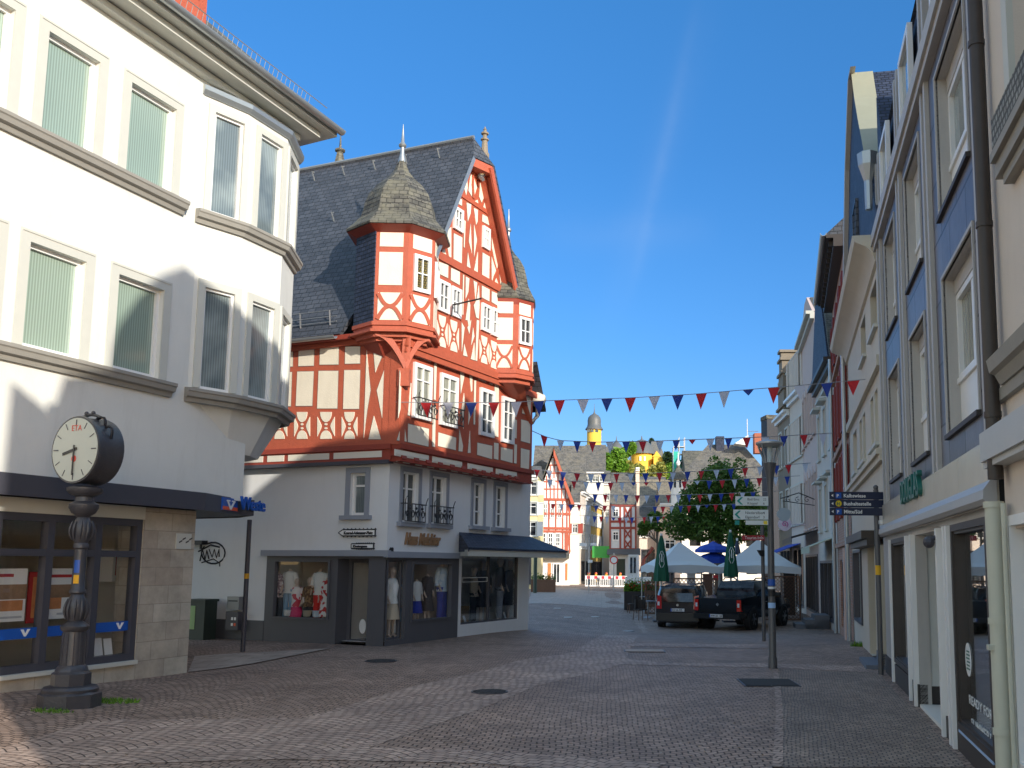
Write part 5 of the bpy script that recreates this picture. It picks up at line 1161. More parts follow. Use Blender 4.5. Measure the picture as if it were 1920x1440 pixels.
mb = MB(); mb.prism([SF.P(-.1, 0, 2.33), SF.P(2.4, 0, 2.33), SF.P(2.4, -1.7, 2.33), SF.P(-.1, -1.7, 2.33)], (0, 0, .05)); mb.fbox(SF, B0, 6.6, -4, -3.9, 0, 2.5); mb.prism([SF.P(B0, -.1, -.02), SF.P(6.6, -.1, -.02), SF.P(6.6, -4, -.02), SF.P(B0, -4, -.02)], (0, 0, .04)); mb.fbox(SF, B0-.1, B0, -4, -.05, 0, 2.5)
build('shop_interior', mb, M_['shopback'], bB)
mb = MB(); mb.fbox(SF, .7, .95, .0, .0, 0, 0); 
sg = mat('slot grille', (.08, .06, .06)); mb = MB(); mb.prism([SF.P(2.17, -.35, .85), SF.P(2.21, -.6, .85), SF.P(2.21, -.6, 1.2), SF.P(2.17, -.35, 1.2)], -SF.d*.02); build('letter_slot', mb, sg, bB)
mb = MB(); mb.ball(SF.P(-.22, .14, 2.18), .07, 8, 6); mb.tube([SF.P(-.22, .05, 2.24), SF.P(-.22, .14, 2.2)], .03, 6); build('camera_dome', mb, M_['anth'], bB)
# window decals
wt = mat('white window film', (.75, .78, .78), .6)
dcl = SF.off(-.045)
textobj('window_lettering', 'READY FOR', dcl, -1.32, .0, .52, .125, wt, bB, ext=.001, flip=-1, bold=.001, wscale=1.75)
textobj('window_lettering', 'SUMMER?', dcl, -1.40, .0, .30, .125, wt, bB, ext=.001, flip=-1, bold=.001, wscale=1.9)
mb = MB(); mb.plate(dcl, [(-1.38+.17*cos(t*pi/10), .96+.17*sin(t*pi/10)) for t in range(20)], .0, .002); ds = build('round_decal', mb, wt, bB)
mb = MB()
for k in range(6): mb.fbox(dcl, -1.48+.02*(k % 2), -1.28-.02*(k % 3), .003, .005, .86+.035*k, .875+.035*k)
build('decal_lines', mb, M_['dgreen'], ds)
mb = MB(); mb.fbox(SF, -2.9, -1.18, .03, .045, .21, .238); build('blue_strip', mb, mat('pale blue strip', (.35, .5, .75)), bB)
# ---- down pipes
def pipe(name, u, o, z0, z1, r, m, lab, par=None, coll=()):
    mb = MB(); mb.tube([SF.P(u, o, z0), SF.P(u, o, z1)], r, 12)
    for z in coll: mb.tube([SF.P(u, o, z), SF.P(u, o, z+.05)], r*1.15, 12)
    return build(name, mb, m, par, lab, 'down pipe' if not par else None, org=None if par else SF.P(u, o, z0), smooth=50)
pipe('down_pipe', SF.uz(1849, 500, .1)[0], .1, 2.6, 12, .06, M_['rust'], 'thick dark brown down pipe between the granite building and the white corniced building', coll=(3.1, 4.7, 6.3))
up_ = SF.uz(1874, 1200, .12)[0]; p_ = pipe('down_pipe', up_, .12, -.05, 2.42, .07, M_['mint'], 'pale grey green down pipe beside the large perfumery window', coll=(2.37, 1.45, .6))
mb = MB(); mb.tube([SF.P(up_-.16, .08, 0), SF.P(up_-.16, .08, 2.4)], .022, 8); mb.fbox(SF, up_-.05, up_+.05, .12, .21, 1.25, 1.29); build('thin_pipe', mb, M_['mint'], p_)
# ---- white corniced building at the right edge (and its attic)
bA = thing('corniced_building', SF.P(-6, 0, 0), 'white building with heavy grey cornice and box sign at the right edge, nearest the viewer', 'building')
A0, A1 = -11.2, -3.6
HA = [(-5.9, -4.62, 5.05, 7.6), (-8.6, -7.3, 5.05, 7.6)]; hs_ = [(-5.9, -3.85, .35, 2.3), (-8.9, -6.4, .35, 2.3)]
mb = MB(); holes_wall(mb, SF, A0, A1, 2.2, 10.1, HA, depth=.2); holes_wall(mb, SF, A0, A1, -.2, 2.2, [(a, b, c, 2.2) for a, b, c, d in hs_], depth=.25)
mb.face([SF.P(A1, 0, -.2), SF.P(A1, -7, -.2), SF.P(A1, -7, 10.1), SF.P(A1, 0, 10.1)]); mb.face([SF.P(A0, 0, -.2), SF.P(A0, -7, -.2), SF.P(A0, -7, 10.1), SF.P(A0, 0, 10.1)])
build('wall', mb, M_['rwhite'], bA)
mb = MB(); mb.fbox(SF, A0, A1-.05, -2.2, -2.1, 0, 10.05); build('inner_wall', mb, M_['dark'], bA)
for a, b, c, d in HA:
    window(bA, SF, a, b, c, d, o=-.2, w=.08, cols=2, rows=(.3,), gl='gblindd'); mb = MB(); t = .16; mb.fbox(SF, a-t, b+t, 0, .05, d, d+t); mb.fbox(SF, a-t, a, 0, .05, c, d); mb.fbox(SF, b, b+t, 0, .05, c, d); build('window_surround', mb, M_['trim'], bA)
    mb = MB(); mb.fbox(SF, a-.3, b+.3, 0, .12, c-.16, c-.05); mb.fbox(SF, a-.25, b+.25, 0, .16, c-.05, c+.02); mb.fbox(SF, a-.2, b+.2, 0, .08, c-.24, c-.16); sb = build('window_balcony', mb, M_['sill'], bA)
    mb = MB(); mb.fbox(SF, a-.25, b+.25, .1, .14, c+.02, c+.30)
    build('balcony_frieze', mb, brick('carved grey frieze', (.36, .36, .33), (.25, .25, .23), (.1, .1, .09), .08, .07, .016, .8, 1.0), sb)
mb = MB(); sA = [SF.P(A1+.05, 0, 0), SF.P(A0, 0, 0)]
uc0, zc0_ = SF.uz(1857, 700, .14); print('corn', uc0, zc0_); mb.prism([SF.P(A0, 0, zc0_-.1), SF.P(A0, .07, zc0_-.1), SF.P(A0, .11, zc0_-.02), SF.P(A0, .15, zc0_), SF.P(A0, .17, zc0_+.1), SF.P(A0, 0, zc0_+.22)], SF.d*(uc0-A0)); mb.fbox(SF, A0, A1+.0, .0, .05, zc0_-.2, zc0_-.1)
build('cornice', mb, M_['sill'], bA)
mb = MB(); us0, zs0_ = SF.uz(1838, 868, .16); us1, zs1_ = SF.uz(1845, 832, .16); print('box', us0, zs0_, zs1_); mb.fbox(SF, A0, us0, .0, .16, zs0_, zs0_+.24); mb.fbox(SF, A0, us0+.02, .0, .13, zs0_-.05, zs0_); build('sign_box', mb, mat('light grey box sign', (.50, .50, .48), .5, .05), bA)
for a, b, c, d in hs_:
    mb = MB(); frame_ring(mb, SF, a, b, c, 2.3, .08, -.1, .05); df = build('display_frame', mb, M_['white'], bA); mb = MB(); mb.fbox(SF, a+.05, b-.05, -.06, -.05, c+.05, 2.25); build('shop_glass', mb, M_['mirror'], df)
mb = MB(); ck = [cast(*p, bf, 2.2) for p in ((400, 590), (430, 605), (470, 625), (500, 670))]+[cast(*p, FK, 2.2) for p in ((400, 990), (500, 905), (590, 840), (690, 782))]
sky_ = [(A0, 10.5), (A0, ck[0][1])]+[c for c in ck if A0 < c[0] < A1]+[(A1, ck[-1][1]-.5), (A1, 10.5)]; sky_ = sorted(sky_[1:-1], key=lambda c: c[0]); sky_ = [(A0, 9.6)]+sky_+[(A1, 9.6)]
mb.plate(SF, sky_, -5.5, -2.2); build('roof', mb, M_['slate'], bA)
# domed corner house behind the viewer, known only by its shadow on the bank
bZ = thing('domed_house', SF.P(-14, -2, 0), 'tall house behind the viewer whose round dormer shades the bank front', 'building')
mb = MB(); mb.fbox(SF, cast(28, 850, bf, 2.2)[0], -11.25, -8, -2.2, -.2, 9.0); build('wall', mb, M_['rcream'], bZ)
mb = MB(); cz = [cast(*p, bf, 2.2) for p in ((22, 715), (120, 706), (205, 700), (212, 650), (226, 600), (262, 548), (300, 516), (345, 501), (372, 522), (388, 552), (400, 590))]
zb_l = cast(28, 850, bf, 2.2)
pts = sorted([(zb_l[0], 9.0)]+cz, key=lambda c: c[0]); pts = [(pts[0][0]-.05, 8.0)]+pts+[(max(pts[-1][0]+.1, -11.25), 8.0)]
mb.plate(SF, pts, -5.5, -2.2); build('roof', mb, M_['slate'], bZ)
# ---- cream house with slate gable
bC = thing('cream_house', SF.P(10, 0, 0), 'cream rendered house with coved eaves and blue slate gable, left of the granite building', 'house')
C0, C1 = 6.0, 15.3; ZCE = 7.85
HC = [(6.55, 7.9, 6.45, 7.35), (9.2, 10.5, 6.45, 7.35), (6.9, 7.55, 4.25, 5.3), (7.85, 8.5, 4.25, 5.3), (9.9, 10.6, 4.25, 5.3), (10.9, 11.6, 4.25, 5.3), (12.6, 13.9, 4.25, 5.3)]
mb = MB(); holes_wall(mb, SF, C0, C1, 2.5, ZCE, HC, depth=.22); holes_wall(mb, SF, 7.4, C1, -.5, 2.5, [(8.2, 10.3, .0, 2.3), (12.0, 14.6, .5, 2.3)], depth=.5)
mb.face([SF.P(C1, 0, -.8), SF.P(C1, -7, -.8), SF.P(C1, -7, ZCE), SF.P(C1, 0, ZCE)]); build('wall', mb, M_['rcream'], bC)
mb = MB(); mb.fbox(SF, C0, C1-.02, -3, -2.9, -.5, ZCE); build('inner_wall', mb, M_['dark'], bC)
for a, b, c, d in HC:
    window(bC, SF, a, b, c, d, o=-.2, w=.07, cols=2 if b-a > 1 else 1, rows=(), gl='gdark' if c > 6 else 'gblindd', fm='anth' if c > 6 else 'white')
    mb = MB(); mb.fbox(SF, a-.1, b+.1, -.05, .08, c-.07, c); build('sill', mb, M_['trim'], bC)
mb = MB(); mb.prism([SF.P(C0, 0, 7.5), SF.P(C0, .06, 7.52), SF.P(C0, .1, 7.66), SF.P(C0, .22, 7.8), SF.P(C0, .42, 7.9), SF.P(C0, .46, 8.02), SF.P(C0, 0, 8.02)], SF.d*(C1-C0+.3)); build('coved_eaves', mb, M_['rcream'], bC, smooth=40)
mb = MB(); mb.fbox(SF, C0, C1, 0, .09, 5.55, 5.75); mb.fbox(SF, C0, C1, 0, .14, 3.92, 4.02); mb.fbox(SF, C0, C1, 0, .08, 3.80, 3.92); build('string_course', mb, M_['rcream'], bC)
q = [SF.uz(*p) for p in ((1591, 555), (1595, 330), (1602, 155), (1606, 138), (1612, 185), (1619, 225), (1627, 265), (1633, 300), (1640, 360), (1655, 415))]
mb = MB(); mb.plate(SF, q, -4, 0.05); gC = build('slate_gable', mb, M_['slateblue'], bC)
mb = MB(); q2 = q[2:8]
for a, b in zip(q2, q2[1:]): mb.face([SF.P(a[0]-.02, .12, a[1]+.02), SF.P(b[0]-.02, .12, b[1]+.02), SF.P(b[0]-.02, -.36, b[1]+.02), SF.P(a[0]-.02, -.36, a[1]+.02)])
build('gable_coping', mb, mat('pale sheet metal coping', (.30, .30, .22), .6, .1, 3), gC)
mb = MB(); ed = q[:4]
for a, b in zip(ed, ed[1:]): mb.prism([SF.P(a[0], .04, a[1]), SF.P(b[0], .04, b[1]), SF.P(b[0]-.35, .04, b[1]), SF.P(a[0]-.35, .04, a[1])], SF.n*.12)
build('verge_board', mb, M_['offw'], gC)
a, b = SF.uz(1640, 295), SF.uz(1645, 390)
mb = MB(); mb.lathe(SF.P(b[0], .15, 0), [(.16, a[1]), (.2, a[1]-.02), (.18, a[1]-.25), (.08, a[1]-.55), (.07, a[1]-1.1)], 8); build('rain_hopper', mb, M_['zinc'], gC)
a, b = SF.uz(1612, 352), SF.uz(1606, 420); 
window(gC, SF.off(.05), min(a[0], b[0])-.1, min(a[0], b[0])+.9, 9.2, 10.1, o=.0, w=.06, cols=2, rows=(), gl='gdark', fm='slate', sub=False)
# ground floor of the cream house: porch canopy, recessed red-handled door
mb = MB(); mb.fbox(SF, 7.2, 12.0, -.2, .35, 2.42, 2.58); mb.fbox(SF, 7.2, 12.0, .0, .25, 2.3, 2.42); build('shop_canopy', mb, M_['rust'], bC)
mb = MB(); mb.fbox(SF, 8.2, 10.3, -.6, -.5, -.1, 2.3); dC = build('door', mb, mat('dark brown door', (.05, .03, .025), .4), bC)
mb = MB(); mb.tube([SF.P(8.6, -.5, .95), SF.P(8.6, -.4, .98), SF.P(8.6, -.4, 1.3), SF.P(8.6, -.5, 1.33)], .02, 6); build('door_handle', mb, mat('red handle', (.5, .05, .03), .4), dC)
mb = MB(); mb.fbox(SF, 7.0, 7.9, -.05, .06, -.3, 2.3); build('pilaster', mb, M_['rcream'], bC)
mb = MB(); mb.fbox(SF, 7.0, 7.9, -.05, .07, -.3, .28); mb.fbox(SF, 6.9, 8.6, 0, .35, -.3, .08); build('stone_plinth', mb, mat('blue grey stone', (.13, .15, .19), .6), bC)
mb = MB(); frame_ring(mb, SF, 12.0, 14.6, .5, 2.3, .07, -.1, .04); df = build('display_frame', mb, M_['anth'], bC); mb = MB(); mb.fbox(SF, 12.05, 14.55, -.05, -.04, .55, 2.25); build('shop_glass', mb, M_['mirror'], df)
pipe('down_pipe', 15.35, .13, -.2, 7.9, .06, M_['zinc'], 'grey zinc down pipe between the cream house and the brick house', coll=(1, 4))
# ---- salmon brick house with red shutters
bD = thing('brick_house', SF.P(19, 0, 0), 'salmon brick house with dark red window shutters and deep dark eaves', 'house')
D0, D1 = 15.5, 22.8; ZDE = 11.2
HD = [(a, a+1.0, c, d) for a in (16.2, 18.1, 20.0, 21.6) for c, d in ((3.4, 5.3), (5.9, 7.9), (8.7, 10.3))]
mb = MB(); holes_wall(mb, SF, D0, D1, 2.4, ZDE, [h for h in HD if h[1] < D1], depth=.15); holes_wall(mb, SF, D0, D1, -.6, 2.4, [(17.0, 19.6, .35, 2.1), (20.5, 21.6, -.1, 2.1)], depth=.4); mb.face([SF.P(D1, 0, -.8), SF.P(D1, -7, -.8), SF.P(D1, -7, ZDE), SF.P(D1, 0, ZDE)]); mb.face([SF.P(D0, 0, 7), SF.P(D0, -7, 7), SF.P(D0, -7, ZDE), SF.P(D0, 0, ZDE)])
build('wall', mb, M_['pink'], bD)
mb = MB(); mb.fbox(SF, D0, D1-.02, -2, -1.9, -.5, ZDE); build('inner_wall', mb, M_['dark'], bD)
for a, b, c, d in HD:
    if b > D1: continue
    window(bD, SF, a, b, c, d, o=-.12, w=.06, cols=2, rows=(), gl='gdark')
    mb = MB()
    for x0, x1 in ((a-.52, a-.02), (b+.02, b+.52)):
        frame_ring(mb, SF, x0, x1, c, d, .06, .02, .09)
        for k in range(12): z = c+.06+(d-c-.12)*k/12; mb.prism([SF.P(x0+.06, .03, z), SF.P(x0+.06, .08, z+.02), SF.P(x0+.06, .03, z+(d-c)/12*.8)], SF.d*(x1-x0-.12))
    build('shutters', mb, M_['shutter'], bD)
mb = MB(); mb.fbox(SF, D0, D1, 0, .1, 5.5, 5.65); mb.fbox(SF, D0, D1, 0, .12, 8.2, 8.35); mb.fbox(SF, D0, D1, 0, .1, 2.5, 2.65); build('string_course', mb, M_['pink'], bD)
mb = MB(); mb.fbox(SF, D0-.1, D1+.1, -.5, .5, ZDE, ZDE+.1); mb.fbox(SF, D0-.1, D1+.1, 0, .3, ZDE-.25, ZDE)
for k in range(14): mb.fbox(SF, D0+.2+k*.52, D0+.32+k*.52, 0, .42, ZDE-.15, ZDE-.001)
build('eaves', mb, M_['rust'], bD)
mb = MB(); mb.prism([SF.P(D0-.1, .52, ZDE+.1), SF.P(D0-.1, -4, ZDE+4.2), SF.P(D0-.1, -8.5, ZDE+.1)], SF.d*(D1-D0+.2)); build('roof', mb, M_['slate'], bD)
build('gutter', gutter(SF.P(D1+.1, .58, ZDE+.12), SF.P(D0-.2, .58, ZDE+.12), .09), M_['zinc'], bD, smooth=40)
mb = MB(); frame_ring(mb, SF, 17.0, 19.6, .35, 2.1, .08, -.1, .05); df = build('display_frame', mb, M_['anth'], bD); mb = MB(); mb.fbox(SF, 17.05, 19.55, -.05, -.04, .4, 2.05); build('shop_glass', mb, M_['mirror'], df)
pipe('down_pipe', 16.2, .15, -.3, 2.4, .06, M_['lilac'], 'salmon painted down pipe with red collar at the foot of the brick house', coll=(.6,))
pipe('down_pipe', 22.7, .13, -.4, 9.2, .07, M_['zinc'], 'pale blue grey down pipe at the far end of the brick house', coll=(3, 6))
# ---- the rest of the street, one house at a time
def house_block(name, label, fr, u0, u1, ze, wallm, floors, ncol, ww=.9, roof='slate', rh=3, depth=8, gl='gdark', arch=False, sills='trim', shutters=None, zb=-1.2, trimm='white', shop=True, hood=False, parapet=0, eo=.35, ridge=None, side=None):
    t = thing(name, fr.P((u0+u1)/2, 0, 0), label, 'house'); W = u1-u0; cw = W/ncol
    hs = [(u0+cw*(i+.5)-ww/2, u0+cw*(i+.5)+ww/2, c, d) for i in range(ncol) for c, d in floors]
    mb = MB(); holes_wall(mb, fr, u0, u1, zb, ze, hs+([(u0+.5, u1-.5, gz(fr.o.x, fr.o.y)+.25, floors[0][0]-1.2)] if shop else []), depth=.15)
    for u in (u0, u1): mb.face([fr.P(u, 0, zb), fr.P(u, -depth, zb), fr.P(u, -depth, ze), fr.P(u, 0, ze)])
    mb.face([fr.P(u0, -depth, zb), fr.P(u1, -depth, zb), fr.P(u1, -depth, ze), fr.P(u0, -depth, ze)])
    build('wall', mb, M_[wallm], t)
    if shop:
        c, d = gz(fr.o.x, fr.o.y)+.25, floors[0][0]-1.2
        mb = MB(); frame_ring(mb, fr, u0+.5, u1-.5, c, d, .1, -.1, .03); k = max(2, int(W/1.4))
        for i in range(1, k): u = u0+.5+(W-1)*i/k; mb.fbox(fr, u-.04, u+.04, -.08, .02, c+.1, d-.1)
        f = build('shopfront', mb, M_['anth'], t); mb = MB(); mb.fbox(fr, u0+.5, u1-.5, -.1, -.07, c, d); build('shop_glass', mb, M_['gdark'], f)
    for a, b, c, d in hs:
        window(t, fr, a, b, c, d, o=-.12, w=.07, cols=2, rows=(.33,), gl=gl, fm='white')
        mb = MB(); e = .1; mb.fbox(fr, a-e, b+e, 0, .04, d, d+e); mb.fbox(fr, a-e, a, 0, .035, c, d); mb.fbox(fr, b, b+e, 0, .035, c, d); mb.fbox(fr, a-e-.05, b+e+.05, 0, .1, c-.08, c)
        if arch: mb.plate(fr, [((a+b)/2+(ww/2+e)*cos(pi*k/8), d+e*.5+(ww/2)*sin(pi*k/8)) for k in range(9)], .0, .045)
        if hood: mb.prism([fr.P(a-.25, 0, d+.22), fr.P(a-.25, .3, d+.22), fr.P(a-.25, .3, d+.3), fr.P(a-.25, 0, d+.36)], fr.d*(ww+.5))
        build('window_surround', mb, M_[sills], t)
        if shutters:
            mb = MB()
            for x0, x1 in ((a-.5, a-.05), (b+.05, b+.5)): frame_ring(mb, fr, x0, x1, c, d, .05, .04, .09); mb.fbox(fr, x0+.05, x1-.05, .04, .07, c+.05, d-.05)
            build('shutters', mb, M_[shutters], t)
    mb = MB(); mb.fbox(fr, u0, u1, 0, eo, ze-.08, ze+.06); mb.fbox(fr, u0, u1, 0, eo*.5, ze-.28, ze-.08); build('eaves', mb, M_[trimm], t)
    if rh:
        mb = MB(); rp_ = ridge or depth/2
        mb.prism([fr.P(u0, eo, ze+.07), fr.P(u0, -rp_, ze+rh), fr.P(u0, -depth, ze+.07)], fr.d*W); build('roof', mb, M_[roof], t)
    return t
FE = Fr(SF.P(22.9, 0, 0), vdir(1360), (-vdir(1360).y, vdir(1360).x))
uE = FE.uz(1532, 850)[0]; uF = FE.uz(1506, 850)[0]
print('E F', uE, uF, 'E eave', FE.uz(1560, 690), FE.uz(1540, 750), 'F eave', FE.uz(1520, 640), FE.uz(1508, 680), 'top', FE.uz(1545, 505), FE.uz(1515, 580))
uE = min(uE, 8); 
hE = house_block('white_house', 'narrow off-white house under a tall dark mossy roof, beside the brick house', FE, .05, uE, 9.3, 'rwhite', [(3.3, 5.0), (6.2, 8.0)], 3, .8, 'slateold', 0, 9, hood=True, trimm='rust')
zpk = FE.uz(1541, 503)[1]; mb = MB(); mb.plate(FE, [(.1, 9.3), (uE*.45, zpk), (uE*.62, zpk), (uE, 9.6), (uE, 9.3)], -9, .1); build('roof', mb, M_['slateold'], hE)
mb = MB(); mb.plate(FE, [(.4, 9.45), (uE*.5, zpk-.3), (uE*.6, zpk-.3), (uE-.1, 9.7)], .1, .16); build('slate_gable', mb, M_['slateblue'], hE)
uF = min(max(uF, uE+7), uE+12)
hF = house_block('rose_house', 'pale rose house with tall arched windows and a grey gable, fifth along the street', FE, uE+.05, uF, 12.8, 'lilac', [(3.6, 5.9), (7.6, 9.9)], 5, .7, 'slateold', 0, 9, arch=True, sills='lilac', trimm='trim')
zpf = FE.uz(1508, 580)[1]; um_ = (uE+uF)/2; mb = MB(); mb.plate(FE, [(uE+.1, 12.8), (um_-.8, zpf), (um_+.8, zpf), (uF, 12.8)], -9, -.1); build('roof', mb, M_['slateold'], hF); mb = MB(); mb.plate(FE, [(uE+.3, 12.9), (um_-.6, zpf+.05), (um_+.6, zpf+.05), (uF-.2, 12.9)], -.1, .05); build('front_gable', mb, M_['lilac'], hF)
pG = FE.P(uF, 0, 0); FG = Fr(pG, vdir(1189), (-vdir(1189).y, vdir(1189).x))
uG = FG.uz(1482, 850)[0]; print('G', uG, FG.uz(1490, 745), FG.uz(1470, 767), 'y', pG)
uG = min(uG, 11)
hG = house_block('pale_house', 'plain pale house with shuttered windows near the end of the street row', FG, .05, uG, FG.uz(1490, 745)[1], 'rwhite', [(4.0, 6.0), (7.4, 9.4), (10.8, 12.8)], 4, .9, 'slateblue', 5, 9, sills='trim', shutters='rwhite')
zt_ = FG.uz(1474, 775)[1]
hH = house_block('ornate_house', 'dark sandstone house with stepped scrolled gable closing the street row', FG, uG+.05, uG+4.5, zt_, 'dstone', [(4.0, 6.0), (7.4, 9.4), (10.8, 12.4)], 2, .9, 'slateold', 3, 8)
mb = MB(); z = zt_
for k, (hw, h) in enumerate(((1.3, .5), (1.05, 1.0), (.8, .9), (.55, .8), (.3, .5))): mb.fbox(FG, uG+2.0-hw, uG+2.0+hw, -.8, .15, z, z+h); mb.fbox(FG, uG+2.0-hw-.12, uG+2.0+hw+.12, -.9, .25, z+h-.14, z+h); z += h
build('scrolled_gable', mb, M_['dstone'], hH)
# ============================================================ BACKGROUND ROUND THE SQUARE
def BF(Y, rot=0):
    d = Vector((cos(radians(rot)), sin(radians(rot)))); return Fr((0, Y), (d.x, d.y), (d.y, -d.x))
def hb(name, label, px0, px1, pye, Y, wallm, rows, ncol, fr=None, **kw):
    f = fr or BF(Y); u0, u1 = f.uz(px0, pye)[0], f.uz(px1, pye)[0]; c = (px0+px1)/2; ze = f.uz(c, pye)[1]
    fl_ = [(f.uz(c, b)[1], f.uz(c, t)[1]) for t, b in rows]
    return house_block(name, label, f, u0, u1, ze, wallm, fl_[::-1], ncol, **kw)
M_['yellow'] = mat('yellow render', (.82, .56, .16), .85, .06, 1); M_['paley'] = mat('pale yellow render', (.80, .68, .35), .85, .06, 1)
M_['peach'] = mat('peach render', (.75, .58, .46), .85, .05, 1); M_['castle'] = mat('strong yellow castle render', (.80, .50, .07), .85, .06, .4)
M_['wcream'] = mat('creamy white render', (.78, .74, .66), .85, .05, 1); M_['lead'] = mat('grey lead roof', (.11, .12, .125), .5, .15, .6)
M_['brownroof'] = brick('brown slate roof', (.26, .22, .16), (.20, .17, .13), (.08, .07, .05), .5, .35, .02, .85, .5, mossy=(.3, .25, .17))
hb('yellow_house', 'pale yellow house with white shutters peeping out behind the timbered corner house', 984, 1008.5, 893, 74, 'paley', [(903, 928), (942, 965), (978, 1005)], 1, ww=.9, roof='slategrey', rh=1.2, shutters='white', shop=True)
hb('grey_roof_hall', 'long building under a huge mossy grey slate roof behind the small gabled house', 990, 1096, 990, 112, 'wcream', [(1000, 1020)], 4, roof='slategrey', rh=(990-817)*112/1810, depth=12, ridge=9, shop=False)
# small red half-timbered gable house
Yg = 88; G_ = BF(Yg, 4); gu_ = lambda x, y: G_.uz(x, y)
tg = thing('gabled_timber_house', G_.P(G_.uz(1040, 1090)[0], 0, 0), 'small house with pointed red and white half-timbered gable and orange framed door', 'house')
mb = MB(); pk = gu_(1039, 848); L0, L1 = gu_(1008, 936), gu_(1070, 938); mb.plate(G_, [(L0[0], 0), (L1[0], 0), (L1[0], L1[1]), pk, (L0[0], L0[1])], -9, 0); build('wall', mb, mat('bright white infill', (.8, .78, .74)), tg)
mb = MB()
def gb(x0, y0, x1, y1, w=.16, o=.05, fr=G_):
    a, b = fr.uz(x0, y0), fr.uz(x1, y1); d = Vector((b[0]-a[0], b[1]-a[1])).normalized(); nx_, ny_ = -d.y*w/2, d.x*w/2
    mb.plate(fr, [(a[0]+nx_, a[1]+ny_), (b[0]+nx_, b[1]+ny_), (b[0]-nx_, b[1]-ny_), (a[0]-nx_, a[1]-ny_)], .0, o)
for y in (858, 872, 887, 903, 917): k = (y-848)/88; gb(1039-31*k, y, 1039+31*k, y, .12, .05)
for y in (936, 963, 990, 996): gb(1008, y, 1070, y+1, .22, .09)
for x in (1010, 1017, 1029, 1042, 1055, 1063, 1068): gb(x, 936, x, 1038, .13, .04)
for k in range(-3, 4): x = 1039+k*7; yy = 850+abs(k)*7*88/31; gb(x, min(yy+2, 930), x, 936, .10, .04)
for a_ in ((1010, 940, 1017, 962), (1017, 940, 1010, 962), (1062, 940, 1068, 962), (1068, 940, 1062, 962), (1064, 998, 1069, 1035), (1012, 998, 1009, 1035)): gb(*a_, .12, .045)
gb(1062, 998, 1062, 1040, .3, .06); build('timber_frame', mb, M_['timber'], tg)
for x0, x1, y0, y1 in ((1035, 1041, 897, 910), (1018, 1027, 944, 972), (1031, 1040, 944, 972), (1045, 1054, 944, 972), (1013, 1024, 999, 1024), (1027, 1037, 999, 1024), (1041, 1051, 999, 1024)):
    a, b = gu_(x0, y1), gu_(x1, y0); window(tg, G_, a[0], b[0], a[1], b[1], o=.02, w=.09, cols=2, rows=(.35, .7), gl='gdark', bar=.03)
mb = MB(); q = gu_(1040, 1042); mb.prism([G_.P(L0[0]-.2, 0, q[1]+.5), G_.P(L0[0]-.2, .9, q[1]), G_.P(L0[0]-.2, .9, q[1]-.25), G_.P(L0[0]-.2, 0, q[1]-.25)], G_.d*(L1[0]-L0[0]+.1)); build('shop_awning', mb, M_['slateold'], tg)
mb = MB()
for x0, x1 in ((1027, 1033), (1060, 1064)): mb.fbox(G_, gu_(x0, 1080)[0], gu_(x1, 1080)[0], 0, .06, gu_(1040, 1088)[1], gu_(1040, 1056)[1])
build('orange_panels', mb, mat('orange wood', (.6, .2, .06)), tg)
a, b = gu_(1036, 1094), gu_(1051, 1056); window(tg, G_, a[0], b[0], max(a[1], .05), b[1], o=.02, w=.1, cols=2, rows=(), gl='gdark')
mb = MB(); pk2 = gu_(1038, 836)
for s, L in ((-1, L0), (1, L1)):
    e = (L[0]+s*.35, L[1]-.35); mb.prism([G_.P(pk2[0], .5, pk2[1]), G_.P(e[0], .5, e[1]), G_.P(e[0], .5, e[1]-.16), G_.P(pk2[0], .5, pk2[1]-.25)], -G_.n*10)
rfg = build('roof', mb, M_['slateold'], tg)
mb = MB()
for s, L in ((1, L1),): mb.prism([G_.P(pk2[0], .55, pk2[1]-.3), G_.P(L[0]+.35, .55, L[1]-.4), G_.P(L[0]+.05, .55, L[1]-.4), G_.P(pk2[0]-.0, .55, pk2[1]-.9)], -G_.n*.5)
build('bargeboard', mb, M_['timber'], rfg)
# receding row: white and yellow houses facing right
oS = aty(1088, 1059, 93); dS = vdir(1363); FS = Fr((oS.x, oS.y), dS, (dS.y, -dS.x)); zS1 = FS.uz(1095, 918)[1]
hb('cream_side_house', 'blank cream wall with small red shuttered window right of the small timber gable', 1070, 1087, 944, 91, 'wcream', [(982, 1000)], 1, ww=.5, roof='slategrey', rh=2, depth=4, shutters='shutter', shop=False)
row = [(0, 3.2, 'rwhite', 'narrow white house with bay at the left start of the receding row', 8.8), (3.2, 7.0, 'white', 'white house with tall windows in the receding row left of the yellow one', 8.5), (7.0, 16.5, 'yellow', 'long bright yellow house in the receding row facing the square', 8.2)]
for a, b, m, lb, ze in row: house_block('row_house', lb, FS, a, b-.02, ze, m, [(3.4, 4.9), (5.9, 7.3)], 2 if b-a < 5 else 5, .8, 'slategrey', 3.2, 8, sills='white', shutters='white' if m == 'yellow' else None, zb=-.3)
hb('white_gable_house', 'tall white gable end between the yellow row and the grey roofed timber house', 1132, 1145, 905, 108, 'rwhite', [(925, 938), (955, 968)], 1, ww=.5, roof='slategrey', rh=1.6, depth=5, shop=False)
hb('dormer_house', 'grey slate roofed house with pale dormers rising behind the yellow row', 1096, 1136, 886, 125, 'wcream', [(893, 903)], 3, ww=.8, roof='slategrey', rh=4.2, depth=9, shop=False)
